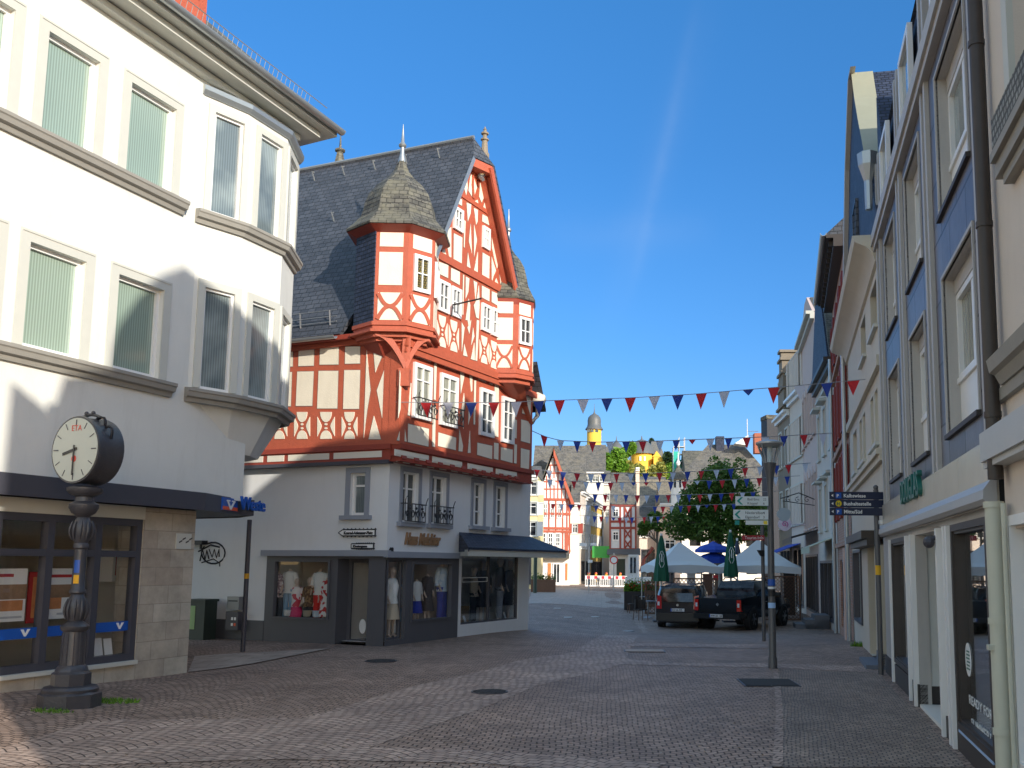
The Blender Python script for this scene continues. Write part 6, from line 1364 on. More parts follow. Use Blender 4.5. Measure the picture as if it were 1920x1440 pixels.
# grey roofed half-timbered house beside the lane
T_ = BF(92, -3); tu = lambda x, y: T_.uz(x, y)
tt_ = thing('grey_roof_timber_house', T_.P(tu(1168, 1085)[0], 0, 0), 'half-timbered house under a steep plain grey slate roof, with dark green door', 'house')
a0_, a1_ = tu(1143, 948)[0], tu(1193, 948)[0]; zE_ = tu(1168, 946)[1]; zR_ = tu(1168, 880)[1]
mb = MB(); mb.fbox(T_, a0_, a1_, -7, 0, -.3, zE_); build('wall', mb, mat('pale blue white wall', (.66, .70, .72)), tt_)
mb = MB(); zg_ = tu(1168, 1030)[1]
for y in (948, 978, 990, 1030): gb(1143, y, 1193, y, .22, .08, T_)
for x in (1144, 1163, 1171, 1183, 1192): gb(x, 948, x, 1030, .16, .06, T_)
for x0, x1 in ((1171, 1183),):
    for y0, y1 in ((950, 978), (992, 1010), (1012, 1029)): gb(x0, y0, x1, y1, .14, .05, T_); gb(x1, y0, x0, y1, .14, .055, T_)
build('timber_frame', mb, M_['timberd'], tt_)
for y0, y1 in ((953, 970), (996, 1014)): a, b = tu(1148, y1), tu(1161, y0); window(tt_, T_, a[0], b[0], a[1], b[1], o=.03, w=.12, cols=2, rows=(.35,), gl='gdark', bar=.03)
mb = MB(); mb.prism([T_.P(a0_, .15, zE_), T_.P(a0_, -3.4, zR_), T_.P(a0_, -7, zE_)], T_.d*(a1_-a0_)); build('roof', mb, M_['slategrey'], tt_)
mb = MB(); z_ = tu(1168, 1038)[1]; mb.prism([T_.P(a0_-.2, 0, z_+.5), T_.P(a0_-.2, .8, z_-.1), T_.P(a0_-.2, 0, z_-.15)], T_.d*(a1_-a0_+.6)); build('pent_roof', mb, M_['lead'], tt_)
mb = MB(); mb.fbox(T_, tu(1156, 1080)[0], tu(1172, 1080)[0], 0, .04, 0, tu(1165, 1048)[1]); build('door', mb, mat('dark green door', (.02, .035, .02), .5), tt_)
mb = MB(); mb.fbox(T_, a0_-1.6, a0_, -.1, .1, 2.5, tu(1150, 1030)[1]+.3); build('shop_sign', mb, mat('green shop fascia', (.05, .35, .06), .5), tt_)
hb('pink_fire_wall', 'thin salmon party wall beside the grey roofed timber house', 1192, 1199, 878, 94, 'peach', [], 1, roof='slategrey', rh=.2, depth=5, shop=False)
hb('low_white_building', 'low white building with dark blue shop band left of the closed green parasol', 1193, 1238, 985, 100, 'rwhite', [(992, 1008)], 3, ww=1.0, roof='slategrey', rh=3.4, depth=8, shop=True)
hb('brown_roof_house', 'low house with broad brown grey roof between the small tree and the timber house', 1196, 1262, 950, 112, 'rwhite', [(958, 972)], 3, roof='brownroof', rh=3.6, depth=10, shop=False)
hb('blue_grey_roof_house', 'house with blue grey slate roof far behind the square, below the castle trees', 1198, 1252, 918, 130, 'wcream', [], 2, roof='slategrey', rh=2.2, depth=10, shop=False)
hb('peach_house', 'peach coloured house front half hidden by the big tree', 1237, 1275, 945, 86, 'peach', [(1012, 1030)], 1, roof='brownroof', rh=2.0, depth=8, shop=True)
# turret with white spire, scaffolding
tw = aty(1272, 1000, 84); mb = MB(); zz = lambda y: zv(tw.x, tw.y, y)
mb.lathe((tw.x, tw.y, 0), [(.62, zz(960)), (.62, zz(898))], 8); tww = build('roof_turret', mb, M_['white'], None, 'white lantern turret with conical slate cap left of the big tree', 'turret', org=(tw.x, tw.y, 0))
mb = MB(); mb.lathe((tw.x, tw.y, 0), [(.95, zz(900)), (.6, zz(890)), (.18, zz(877)), (.1, zz(872))], 8); build('turret_cap', mb, M_['slateold'], tww)
mb = MB(); mb.lathe((tw.x, tw.y, 0), [(.08, zz(874)), (.2, zz(868)), (.06, zz(862)), (.02, zz(848))], 8); build('spire', mb, M_['white'], tww)
mb = MB()
for k in range(8): t = 2*pi*k/8+.2; mb.box(tw.x+.6*cos(t)-.09, tw.x+.6*cos(t)+.09, tw.y+.6*sin(t)-.05, tw.y+.6*sin(t)+.05, zz(915), zz(901))
build('window', mb, M_['gdark'], tww)
SFm = BF(120); q0, q1 = SFm.uz(1263, 880), SFm.uz(1284, 838); mb = MB()
for u in (q0[0], (q0[0]+q1[0])/2, q1[0]):
    for o in (0, -1.2): mb.tube([SFm.P(u, o, 0), SFm.P(u, o, q1[1]+(1.2 if u > q0[0] else 0))], .06, 5)
for k in range(4): z = q0[1]+(q1[1]-q0[1])*k/3; mb.prism([SFm.P(q0[0], 0, z), SFm.P(q1[0], 0, z), SFm.P(q1[0], -1.2, z), SFm.P(q0[0], -1.2, z)], (0, 0, .08))
sc_ = build('scaffold', mb, M_['steel'], None, 'scaffolding tower wrapped in green netting beside the castle hill', 'scaffold', org=SFm.P(q0[0], 0, 0))
mb = MB(); mb.fbox(SFm, q0[0], (q0[0]+q1[0])/2, .02, .05, q0[1]-2, q1[1]-.6); mb.fbox(SFm, q0[0], q1[0]-.2, -1.2, -1.15, q0[1]-2, q1[1]-1.5); build('netting', mb, mat('green netting', (.03, .42, .32), .8, .2, 2), sc_)
# big hipped grey roof
Hr = BF(98); hu = lambda x, y: Hr.uz(x, y)
hp_ = thing('hipped_roof_building', Hr.P(hu(1345, 1000)[0], 0, 0), 'pale town building under a big grey hipped slate roof behind the large tree', 'building')
e0, e1, zE2 = hu(1243, 930)[0], hu(1476, 930)[0], hu(1345, 930)[1]; r0, r1 = hu(1342, 828), hu(1412, 824); zr = (r0[1]+r1[1])/2; dp = 14
mb = MB(); holes_wall(mb, Hr, e0, e1, -.5, zE2, [(e0+.8+i*1.9, e0+1.9+i*1.9, c, d) for i in range(6) for c, d in ((1.0, 2.8), (3.8, 5.6))], depth=.2); mb.fbox(Hr, e0, e1, -dp, -dp+.1, 0, zE2); build('wall', mb, M_['wcream'], hp_)
mb = MB(); mb.fbox(Hr, e0, e1, -.6, -.5, -.5, zE2); build('inner_wall', mb, M_['dark'], hp_)
A_, B_2, C_, D_ = Hr.P(e0, .4, zE2), Hr.P(e1, .4, zE2), Hr.P(e1, -dp, zE2), Hr.P(e0, -dp, zE2); Ra, Rb = Hr.P(r0[0], -7, zr*1.0+.45), Hr.P(r1[0], -7, zr+.45)
mb = MB(); mb.face([A_, B_2, Rb, Ra]); mb.face([A_, Ra, D_]); mb.face([B_2, C_, Rb]); mb.face([C_, D_, Ra, Rb]); hr_ = build('roof', mb, M_['slategrey'], hp_)
mb = MB()
def chim(mb, fr, x0, x1, y0, y1, o, d): a, b = fr.uz(x0, y1, o), fr.uz(x1, y0, o); mb.fbox(fr, a[0], b[0], o-d, o, a[1]-1, b[1])
chim(mb, Hr, 1343, 1358, 818, 832, -6, 1.2); build('chimney', mb, M_['slateblue'], hr_)
mb = MB(); chim(mb, Hr, 1415, 1431, 812, 832, -4, 1.2); build('chimney', mb, mat('red brick chimney', (.30, .09, .05)), hr_)
mb = MB(); a, b, c = hu(1388, 822), hu(1414, 806), hu(1414, 826); mb.plate(Hr, [a, b, c], -6, -4); build('dormer', mb, M_['white'], hr_)
mb = MB(); a, b = hu(1415, 812), hu(1415, 772); mb.tube([Hr.P(a[0], -5, a[1]), Hr.P(a[0], -5, b[1])], .05, 5)
for y in (796, 805): z = hu(1415, y)[1]; mb.tube([Hr.P(a[0], -5, z), Hr.P(a[0]+1.2, -5, z)], .03, 4)
build('antenna', mb, M_['steel'], hr_)
hb('red_dormer_house', 'distant mossy roofed house with small red dormer beside the scaffolding', 1284, 1342, 884, 116, 'wcream', [], 2, roof='slateold', rh=3.0, depth=8, shop=False)
SBk = BF(72, 8); a, b = SBk.uz(1438, 785), SBk.uz(1480, 785); mb = MB(); mb.fbox(SBk, a[0], b[0]+2, -1.5, 0, -.5, a[1]); sb_ = build('slate_block', mb, mat('shade darkened slate', (.02, .024, .034), .7, .2, 2), None, 'dark slate clad gable block behind the lamp head at the end of the row', 'house', org=SBk.P(a[0], 0, -.5))  # slate base colour darkened to stand in for the shade on this block
mb = MB(); mb.fbox(SBk, a[0]-.05, b[0]+2, -1.5, .05, a[1], a[1]+.3); build('coping', mb, M_['slateold'], sb_)
for y0, y1 in ((872, 895), (930, 952)): c, d = SBk.uz(1462, y1), SBk.uz(1474, y0); window(sb_, SBk, c[0], d[0], c[1], d[1], o=.0, w=.1, cols=2, rows=(.3,), gl='gdark', sub=False)
# ---------------- castle hill
def hgt_(x, y): return 17*sst(y, 150, 245)*max(0, 1-((x-8)/95)**2)
mb = MB()
for i in range(32):
    for j in range(14):
        x, y = -90+i*6, 148+j*9; mb.face([(x+a*6, y+b*9, hgt_(x+a*6, y+b*9)-.1) for a, b in ((0, 0), (1, 0), (1, 1), (0, 1))])
build('hill', mb, mat('hill meadow', (.07, .12, .025), .9, .4, .1), kind='structure', smooth=60)
CF = BF(250); cu_ = lambda x, y: CF.uz(x, y)
def rt(name, label, px, r_px, prof, wallm, wy0, wy1, Y=250, n=24, parent=None):
    f = BF(Y); c = f.uz(px, 1000)[0]; k = Y/FPX; zz = lambda y: f.uz(px, y)[1]; mb = MB(); mb.lathe((c, Y, 0), [(r_px*k, zz(wy1)), (r_px*k, zz(wy0))], n)
    t = build(name, mb, M_[wallm], None, label, 'tower', org=(c, Y, zz(wy1)), smooth=40) if not parent else build(name, mb, M_[wallm], parent, smooth=40)
    mb = MB(); mb.lathe((c, Y, 0), [(r*k, zz(y)) for r, y in prof], n); build('dome_roof', mb, M_['lead'], t, smooth=35); return t, f, zz, k
tw_, f_, zz_, k_ = rt('castle_tower', 'round yellow castle tower with grey onion dome', 1112.5, 13.5, [(17, 806), (16.5, 804), (13.5, 800), (12.5, 795), (12.8, 789), (11.5, 783), (8, 779), (3, 776), (1.2, 773), (.4, 764), (.3, 757)], 'castle', 805, 900)
mb = MB()
for x in (1104, 1111, 1119): u = f_.uz(x, 810)[0]; mb.box(u-.4, u+.4, 250-13.4*k_, 250-12*k_, zz_(812), zz_(807))
build('window', mb, M_['gdark'], tw_)
cw = thing('castle', CF.P(cu_(1215, 860)[0], 0, 25), 'yellow baroque castle with rounded wing and grey roofs among hilltop trees', 'castle')
rt('round_wing', '', 1203, 20, [(26, 852), (25, 849), (20, 838), (14, 830), (8, 826), (2, 824), (.5, 817)], 'castle', 850, 930, parent=cw)
mb = MB(); a, b = cu_(1217, 870), cu_(1248, 862); mb.fbox(CF, a[0], b[0], -8, -1, 12, b[1]); a2, b2 = cu_(1107, 852), cu_(1130, 850); mb.fbox(CF, a2[0], b2[0], -8, -2, 12, b2[1]); q = cu_(1224, 900); mb.fbox(CF, q[0], q[0]+3.6, -1, 4, 20, cu_(1224, 860)[1]); build('wall', mb, M_['castle'], cw)
mb = MB()
mb.prism([CF.P(cu_(1217, 855)[0], -1, cu_(1217, 858)[1]), CF.P(cu_(1250, 858)[0], -1, cu_(1250, 862)[1]), CF.P(cu_(1236, 826)[0], -1, cu_(1236, 828)[1]), CF.P(cu_(1222, 824)[0], -1, cu_(1222, 826)[1])], (0, 8, 0))
mb.prism([CF.P(cu_(1105, 850)[0], -2, cu_(1105, 852)[1]), CF.P(cu_(1133, 850)[0], -2, cu_(1133, 852)[1]), CF.P(cu_(1128, 836)[0], -2, cu_(1128, 837)[1]), CF.P(cu_(1112, 836)[0], -2, cu_(1112, 837)[1])], (0, 8, 0))
mb.prism([CF.P(cu_(1130, 850)[0], -9, cu_(1130, 860)[1]), CF.P(cu_(1180, 850)[0], -9, cu_(1180, 860)[1]), CF.P(cu_(1176, 830)[0], -9, cu_(1176, 830)[1]), CF.P(cu_(1133, 829)[0], -9, cu_(1133, 829)[1])], (0, 8, 0))
build('roof', mb, M_['lead'], cw)
mb = MB(); mb.plate(CF, [cu_(1223, 857), cu_(1239, 857), cu_(1231, 846)], -1, .8); build('pediment', mb, M_['castle'], cw)
for x, y in ((1200, 862), (1208, 862), (1217, 866), (1227, 866), (1233, 868), (1240, 866), (1218, 880), (1226, 882)):
    a, b = cu_(x-1.8, y+4), cu_(x+1.8, y-4); o_ = 2.9 if x < 1215 else 0; mb = MB(); mb.fbox(CF, a[0], b[0], o_-1 if x < 1215 else -.98, (o_ if x < 1215 else -.9), a[1], b[1]); build('window', mb, M_['white'], cw)
rt('castle_dome', 'small grey domed castle turret in front of the long castle roof', 1155, 11, [(14, 848), (12, 840), (9, 834), (4, 829), (1, 825), (.4, 818)], 'lead', 846, 870, Y=244)
# ---------------- trees
def leafmat(name, c, c2):
    m, t, b = nodes(name); L = t.links.new; g = N(t, 'ShaderNodeNewGeometry'); r = N(t, 'ShaderNodeValToRGB'); r.color_ramp.elements[0].color = rgb(c); r.color_ramp.elements[1].color = rgb(c2)
    L(g.outputs['Random Per Island'], r.inputs[0]); L(r.outputs[0], b.inputs['Base Color']); b.inputs['Roughness'].default_value = .55
    tr = N(t, 'ShaderNodeBsdfTranslucent'); L(r.outputs[0], tr.inputs[0]); mx = N(t, 'ShaderNodeMixShader', Fac=.3); L(b.outputs[0], mx.inputs[1]); L(tr.outputs[0], mx.inputs[2]); L(mx.outputs[0], t.nodes['Material Output'].inputs[0]); return m
LM = {'dark': leafmat('dark green leaves', (.05, .11, .018), (.15, .27, .045)), 'bright': leafmat('bright green leaves', (.08, .2, .015), (.2, .38, .04)), 'olive': leafmat('olive yellow leaves', (.16, .2, .04), (.36, .36, .09)), 'conifer': leafmat('conifer leaves', (.02, .05, .02), (.04, .09, .03))}
M_['bark'] = mat('grey brown bark', (.11, .09, .07), .9, .3, 6, .5, 20)
def tree(name, label, base, top_z, clumps, n, ls, lm, trunk_r=.15, group=None, rnd=1):
    R = random.Random(rnd); t = thing(name, base, label, 'tree', group); mb = MB(); wts = [c[3]*c[4]*c[5] for c in clumps]; tot = sum(wts)
    for c, w_ in zip(clumps, wts):
        for _ in range(max(8, int(n*w_/tot))):
            while 1:
                p = Vector((R.uniform(-1, 1), R.uniform(-1, 1), R.uniform(-1, 1)))
                if p.length < 1: break
            p = p.normalized()*(p.length**.45)*R.uniform(.8, 1.08); q = Vector((c[0]+p.x*c[3], c[1]+p.y*c[4], c[2]+p.z*c[5]))
            a = Vector((R.uniform(-1, 1), R.uniform(-1, 1), R.uniform(-.6, .6))).normalized(); b = a.cross(Vector((R.uniform(-1, 1), R.uniform(-1, 1), R.uniform(-1, 1)))).normalized(); s = ls*R.uniform(.6, 1.3)
            mb.face([q-a*s, q-b*s*.5, q+a*s, q+b*s*.5])
    build('crown', mb, LM[lm], t)
    mb = MB(); cz = sum(c[2] for c in clumps)/len(clumps); B = Vector(base); mb.tube([B, B+Vector((.05, 0, (cz-B.z)*.5)), Vector((B.x, B.y, cz))], [trunk_r, trunk_r*.75, trunk_r*.4], 8)
    for c in clumps[:9]: s = B.lerp(Vector((B.x, B.y, cz)), .75); e = Vector(c[:3]); mb.tube([s, s.lerp(e, .5)+Vector((0, 0, .1)), e], [trunk_r*.45, trunk_r*.3, trunk_r*.1], 5)
    build('trunk', mb, M_['bark'], t); return t
def cl(px, py, Y, rx, ry, dy=0): p = aty(px, py, Y+dy); k = Y/FPX; return (p.x, p.y, p.z, rx*k, rx*k*.8, ry*k)
R = random.Random(3)
cl_ = []
for x, y, rx, ry in ((1345, 905, 38, 30), (1320, 935, 42, 34), (1375, 930, 42, 36), (1300, 965, 40, 30), (1345, 965, 50, 34), (1395, 968, 40, 32), (1272, 978, 26, 22), (1280, 1000, 24, 14), (1320, 995, 38, 20), (1370, 1000, 40, 20), (1415, 992, 26, 18), (1340, 868, 12, 14), (1362, 870, 7, 12), (1385, 872, 13, 15), (1352, 885, 26, 18), (1420, 960, 20, 16)): cl_.append(cl(x+(x-1345)*.06, y, 60, rx*1.07, ry*1.05, R.uniform(-1.2, 1.2)))
bt = gp(1347, 1092); tree('square_tree', 'large round crowned broadleaf tree standing behind the white café tents', (aty(1347, 1090, 60).x, 60, gz(3, 60)), 8, cl_, 21000, .125, 'dark', .28, rnd=4)
tree('small_tree', 'small loose crowned tree left of the big one, behind the closed green parasol', (aty(1232, 1090, 66).x, 66, gz(3, 66)), 5, [cl(1228, 968, 66, 14, 9), cl(1212, 985, 66, 16, 9), cl(1236, 988, 66, 12, 9), cl(1205, 998, 66, 10, 7)], 1500, .13, 'dark', .12, rnd=5)
spec = [('broad_tree', 'bright', [(1135, 868, 14, 18), (1128, 885, 12, 12)], 'bright green round tree just right of the onion domed tower'), ('broad_tree', 'bright', [(1158, 858, 16, 18), (1165, 875, 12, 12)], 'bright green tree below the small grey castle dome'), ('olive_tree', 'olive', [(1160, 895, 16, 18), (1175, 880, 14, 20), (1150, 905, 12, 12)], 'yellowish olive tree in the middle of the castle slope'), ('olive_tree', 'olive', [(1195, 885, 14, 16), (1205, 905, 18, 14)], 'olive tree under the rounded castle wing'), ('olive_tree', 'olive', [(1225, 895, 14, 22), (1238, 890, 12, 26), (1240, 915, 12, 12)], 'loose yellow green tree covering the castle front at right'), ('broad_tree', 'bright', [(1183, 840, 9, 12), (1175, 848, 9, 10)], 'bright green treetop between the castle dome and the rounded wing'), ('broad_tree', 'bright', [(1258, 880, 10, 12), (1250, 900, 12, 14), (1262, 905, 8, 10)], 'green tree at the right foot of the castle next to the scaffolding'), ('broad_tree', 'bright', [(1115, 865, 9, 8), (1112, 880, 10, 8)], 'low green bush directly below the yellow tower')]
spec += [('broad_tree', 'bright', [(1128, 905, 14, 14), (1115, 900, 10, 12)], 'low green tree at the left foot of the castle slope, above the grey roofs'), ('olive_tree', 'olive', [(1172, 905, 14, 14), (1188, 915, 14, 12)], 'small olive tree low on the slope between the two big olive trees'), ('broad_tree', 'bright', [(1215, 915, 12, 12), (1230, 922, 10, 12)], 'green shrub low on the castle slope above the brown roof'), ('broad_tree', 'bright', [(1145, 862, 10, 10), (1148, 876, 10, 10)], 'round green treetop between the two bright trees right of the tower')]
for i, (nm, lm, cs, lb) in enumerate(spec):
    Y = 225+i*1.5; c = [cl(x, y, Y, rx, ry) for x, y, rx, ry in cs]; tree(nm, lb, (c[0][0], Y, hgt_(c[0][0], Y)), 0, c, 1300, .6, lm, .3, 'trees on the castle slope', rnd=20+i)
tree('cypress', 'dark pointed conifer behind the castle roof', (aty(1222, 850, 262).x, 262, 28), 0, [cl(1222, 828, 262, 4, 7), cl(1222, 838, 262, 5.5, 9)], 500, .5, 'conifer', .2, rnd=40)
tree('dark_tree', 'dull dark tree on the hill beside the scaffolding', (aty(1255, 870, 245).x, 245, 20), 0, [cl(1252, 858, 245, 9, 12), (cl(1261, 868, 245, 9, 14))], 700, .5, 'conifer', .25, rnd=41)
# ============================================================ STREET OBJECTS
# ---- ornate clock column
cb = gp(105, 1333); cb = Vector((cb.x, cb.y+.30, 0)); cb.z = 0; zk = lambda y, c=cb: zv(c.x, c.y, y); kk = cb.y/FPX*1.03
ck = thing('street_clock', cb, 'ornate dark cast iron column clock with round white dial, in the left foreground', 'clock')
mb = MB(); mb.lathe(cb, [(51*kk, -.05), (51*kk, zk(1300)), (47*kk, zk(1296))], 8, pi/8); mb.lathe(cb, [(45*kk, zk(1297)), (46*kk, zk(1291)), (42*kk, zk(1286)), (33*kk, zk(1284))], 24); mb.lathe(cb, [(32*kk, zk(1286)), (32*kk, zk(1262)), (27*kk, zk(1258)), (25*kk, zk(1250)), (21*kk, zk(1246))], 8, pi/8)
build('base', mb, M_['cast'], ck, smooth=35)
prof = [(20, 1250), (19, 1200), (18.5, 1184), (23, 1180), (24, 1174), (20, 1170), (12, 1164), (14, 1158), (17.5, 1146), (17, 1132), (12, 1118), (10, 1114), (14, 1111), (14, 1107), (11, 1103), (10.5, 1060), (10, 1030), (13, 1027), (13, 1022), (11, 1018), (16, 1008), (17.5, 996), (17, 984), (12, 974), (10, 970), (14, 966), (20, 962), (25, 952), (25, 946), (16, 940), (15, 932), (26, 926), (30, 921), (30, 915), (20, 912)]
mb = MB(); mb.lathe(cb, [(r*kk, zk(y)) for r, y in prof], 20); sh = build('shaft', mb, M_['cast'], ck, smooth=40)
mb = MB()
for y0, y1, r in ((1162, 1122, 17), (1012, 976, 18)):
    for j in range(10):
        t = 2*pi*j/10; P = [cb+Vector(((r+1.5*sin(pi*i/5)+1)*kk*cos(t+.12*i/5), (r+1.5*sin(pi*i/5)+1)*kk*sin(t+.12*i/5), zk(y0+(y1-y0)*i/5))) for i in range(6)]; P = [Vector((cb.x+(p.x-cb.x)*(1-.3*abs(i/5-.45)), cb.y+(p.y-cb.y)*(1-.3*abs(i/5-.45)), p.z)) for i, p in enumerate(P)]; mb.tube(P, [.006, .016, .02, .02, .015, .004], 5)
for j in range(12): t = 2*pi*j/12; mb.tube([cb+Vector((20*kk*cos(t), 20*kk*sin(t), zk(1246))), cb+Vector((18.7*kk*cos(t), 18.7*kk*sin(t), zk(1186)))], .008, 4)
build('leaf_ornament', mb, M_['cast'], ck, smooth=60)
nd = Vector((-.40, -.917, 0)).normalized(); sd2 = Vector((nd.y, -nd.x, 0)); sd2 = -sd2 if sd2.x < 0 else sd2; zc_ = zk(846); rc = .455; hc_ = Vector((cb.x, cb.y, zc_)); ax = (sd2, Vector((0, 0, 1)), nd)
mb = MB(); T = .16; mb.lathe(hc_, [(rc*.93, -T-.03), (rc*.98, -T-.035), (rc*1.0, -T), (rc*.97, -T+.05), (rc*.97, T-.05), (rc*1.0, T), (rc*.98, T+.035), (rc*.93, T+.03)], 40, 0, ax)
mb.tube([hc_+Vector((0, 0, -rc-.02)), hc_+Vector((0, 0, -rc-.14))], [.1, .16], 12)
ch = build('clock_case', mb, M_['cast'], ck, smooth=40)
mb = MB()
for s in (-1, 1):
    for q in (.35, .85): mb.tube([hc_+nd*(s*.0)+sd2*(rc*.97*cos(q+a))+Vector((0, 0, rc*.97*sin(q+a)))+sd2*(.05*sin(pi*(a/.45)))+Vector((0, 0, .05*sin(pi*(a/.45)))) for a in (0, .11, .22, .33, .45)], .018, 6)
mb.tube([hc_+Vector((0, 0, rc))+sd2*x+Vector((0, 0, .04*math.cos(x*9))) for x in (-.2, -.1, 0, .1, .2)], .022, 6); mb.ball(hc_+Vector((0, 0, rc+.06))+sd2*.05, .03, 8, 6); mb.ball(hc_+Vector((0, 0, rc+.06))-sd2*.08, .03, 8, 6)
build('scroll_ornament', mb, M_['cast'], ch, smooth=60)
fcr = Fr((hc_+nd*(T+.041)).xy, sd2, nd); dial = mat('aged white dial', (.47, .50, .45), .5, .06, 3)
for s in (1, -1):
    mb = MB(); mb.lathe(hc_+nd*(s*(T+.005)), [(rc*.93, .027*s), (rc*.93, .035*s)], 40, 0, ax); dl = build('dial', mb, dial, ch)
    if s < 0: continue
    def dm_(a, r0, r1, w, m, nm, par=dl, o=.0):
        a = radians(90-a); d = (cos(a), sin(a)); n_ = (-d[1], d[0]); mb = MB(); mb.plate(fcr, [(d[0]*r+n_[0]*s_*w, zc_+d[1]*r+n_[1]*s_*w) for r, s_ in ((r0, -1), (r1, -1), (r1, 1), (r0, 1))], o, o+.006); return build(nm, mb, m, par)
    mb = MB()
    for h in range(12):
        a = radians(90-30*h); d = (cos(a), sin(a)); n_ = (-d[1], d[0]); w = .008 if h % 3 == 0 else .005; mb.plate(fcr, [(d[0]*r+n_[0]*k*w, zc_+d[1]*r+n_[1]*k*w) for r, k in ((.31, -1), (.40, -1), (.40, 1), (.31, 1))], 0, .004)
    build('hour_marks', mb, M_['anth'], dl)
    dm_(180, -.06, .34, .012, M_['iron'], 'minute_hand', o=.012); dm_(255, -.05, .22, .018, M_['iron'], 'hour_hand', o=.006)
    rr = mat('red dial print', (.65, .08, .05)); textobj('lettering', 'ETA', fcr, -.085, .003, zc_+.25, .11, rr, dl, ext=.001)
    mb = MB(); mb.plate(fcr, [(.045*cos(t*pi/6), zc_-.12+.045*sin(t*pi/6)) for t in range(12)], .002, .005); build('logo', mb, rr, dl)
mb = MB(); z0, z1 = zk(1092), zk(1052); st_ = [(zk(1094), zk(1078), M_['vor'] if 0 else mat('yellow sticker', (.75, .4, .02))), (zk(1074), zk(1050), M_['vblue'])]
for z0, z1, m in st_:
    mb = MB(); mb.loft([[cb*1+Vector((12.0*kk*cos(radians(a)), 12.0*kk*sin(radians(a)), z)) for a in (-105, -90, -75, -60)] for z in (z0, z1)], close=False, caps=False); build('sticker', mb, m, sh)
# ---- lamp post with cycle signs
lb = gp(1449, 1253); L0_ = Vector((lb.x, lb.y, 0)); zl = lambda y: zv(L0_.x, L0_.y, y); kl = L0_.y/FPX
M_['pole'] = mat('grey painted pole', (.11, .11, .115), .45, .1, 6, metal=.3)
lp = thing('street_lamp', L0_, 'tall grey street lamp with glass funnel head carrying the white cycle route signs', 'street lamp')
mb = MB(); mb.lathe(L0_, [(8.5*kl, -.3), (8.5*kl, zl(1236)), (7*kl, zl(1230)), (6.2*kl, zl(1100)), (5.6*kl, zl(925)), (5.6*kl, zl(915)), (7.5*kl, zl(893)), (12*kl, zl(872)), (12.5*kl, zl(868))], 16); build('pole', mb, M_['pole'], lp, smooth=40)
mb = MB(); mb.lathe(L0_, [(5*kl, zl(869)), (5*kl, zl(838))], 12); lt = build('lamp_core', mb, mat('frosted lamp tube', (.7, .72, .74), .4), lp)
hd = MB(); hd.lathe(L0_, [(12.5*kl, zl(868)), (15*kl, zl(858)), (23*kl, zl(838))], 24, 0); hd.f = hd.f[:-2]; hd.m = hd.m[:-2]; hd.sm = hd.sm[:-2]; build('glass_funnel', hd, glassy('clear funnel', (.85, .9, .9)), lp, smooth=60)
mb = MB(); mb.lathe(L0_, [(20*kl, zl(838)), (26*kl, zl(833)), (26*kl, zl(830)), (14*kl, zl(826)), (3*kl, zl(825))], 28); build('lamp_hood', mb, mat('dull metal hood', (.4, .41, .42), .4, .1, 3, metal=.5), lp, smooth=40)
mb = MB()
for j in range(4): t = pi/4+pi*j/2; mb.tube([L0_+Vector((12.5*kl*cos(t), 12.5*kl*sin(t), zl(869))), L0_+Vector((15.5*kl*cos(t), 15.5*kl*sin(t), zl(857))), L0_+Vector((25*kl*cos(t), 25*kl*sin(t), zl(835)))], .018, 5)
build('hood_struts', mb, M_['steel'], lp)
def stk(par, c, r, z0, z1, m): mb = MB(); mb.lathe(Vector((c.x, c.y, 0)), [(r, z0), (r, z1)], 14); return build('sticker', mb, m, par)
for y0, y1, m in ((1098, 1086, M_['vblue']), (1118, 1106, M_['black']), (1140, 1130, mat('pale blue sticker', (.35, .55, .85))), (1104, 1100, M_['white'])): stk(lp, L0_, 6.9*kl, zl(y0), zl(y1), m)
LF_ = Fr((L0_.x, L0_.y-.12), (1, 0), (0, -1)); wsg = mat('white enamel sign', (.66, .72, .72), .35, .03); tl = mat('teal print', (.02, .28, .24)); dk = mat('dark print', (.04, .06, .06))
def board(name, px0, px1, py0, py1, m, lab, cat='sign', fr=LF_, par=None, o0=0):
    a, b = fr.uz(px0, py1), fr.uz(px1, py0); mb = MB(); mb.fbox(fr, a[0], b[0], o0, o0+.025, a[1], b[1]); return build(name, mb, m, par, lab, cat if not par else None, org=None if par else fr.P(a[0], 0, a[1])), a[0], b[0], a[1], b[1]
for (x0, x1, y0, y1, t1, t2, n1, n2, lb_) in ((1379, 1440, 931, 948, 'Bad Ems', 'Köppel', '22', '6', 'upper white cycle direction sign on the lamp post, reading Bad Ems'), (1375, 1440, 956, 974, 'Niederelbert', 'Elgendorf', '4', '3', 'lower white cycle direction sign on the lamp post, reading Niederelbert')):
    s, a, b, c, d = board('direction_sign', x0, x1, y0, y1, wsg, lb_); h = (d-c)
    mb = MB(); mb.plate(LF_, [(a+.10, c+h*.1), (a+.14, c+h*.1), (a+.07, c+h*.5), (a+.14, c+h*.9), (a+.10, c+h*.9), (a+.02, c+h*.5)], .025, .03); build('arrow', mb, tl, s)
    textobj('lettering', t1, LF_, a+.22, .027, c+h*.56, h*.38, dk, s, ext=.001); textobj('lettering', t2, LF_, a+.22, .027, c+h*.12, h*.38, dk, s, ext=.001)
    textobj('lettering', n1, LF_, b-.1, .027, c+h*.56, h*.36, dk, s, ext=.001); textobj('lettering', n2, LF_, b-.1, .027, c+h*.12, h*.36, dk, s, ext=.001)
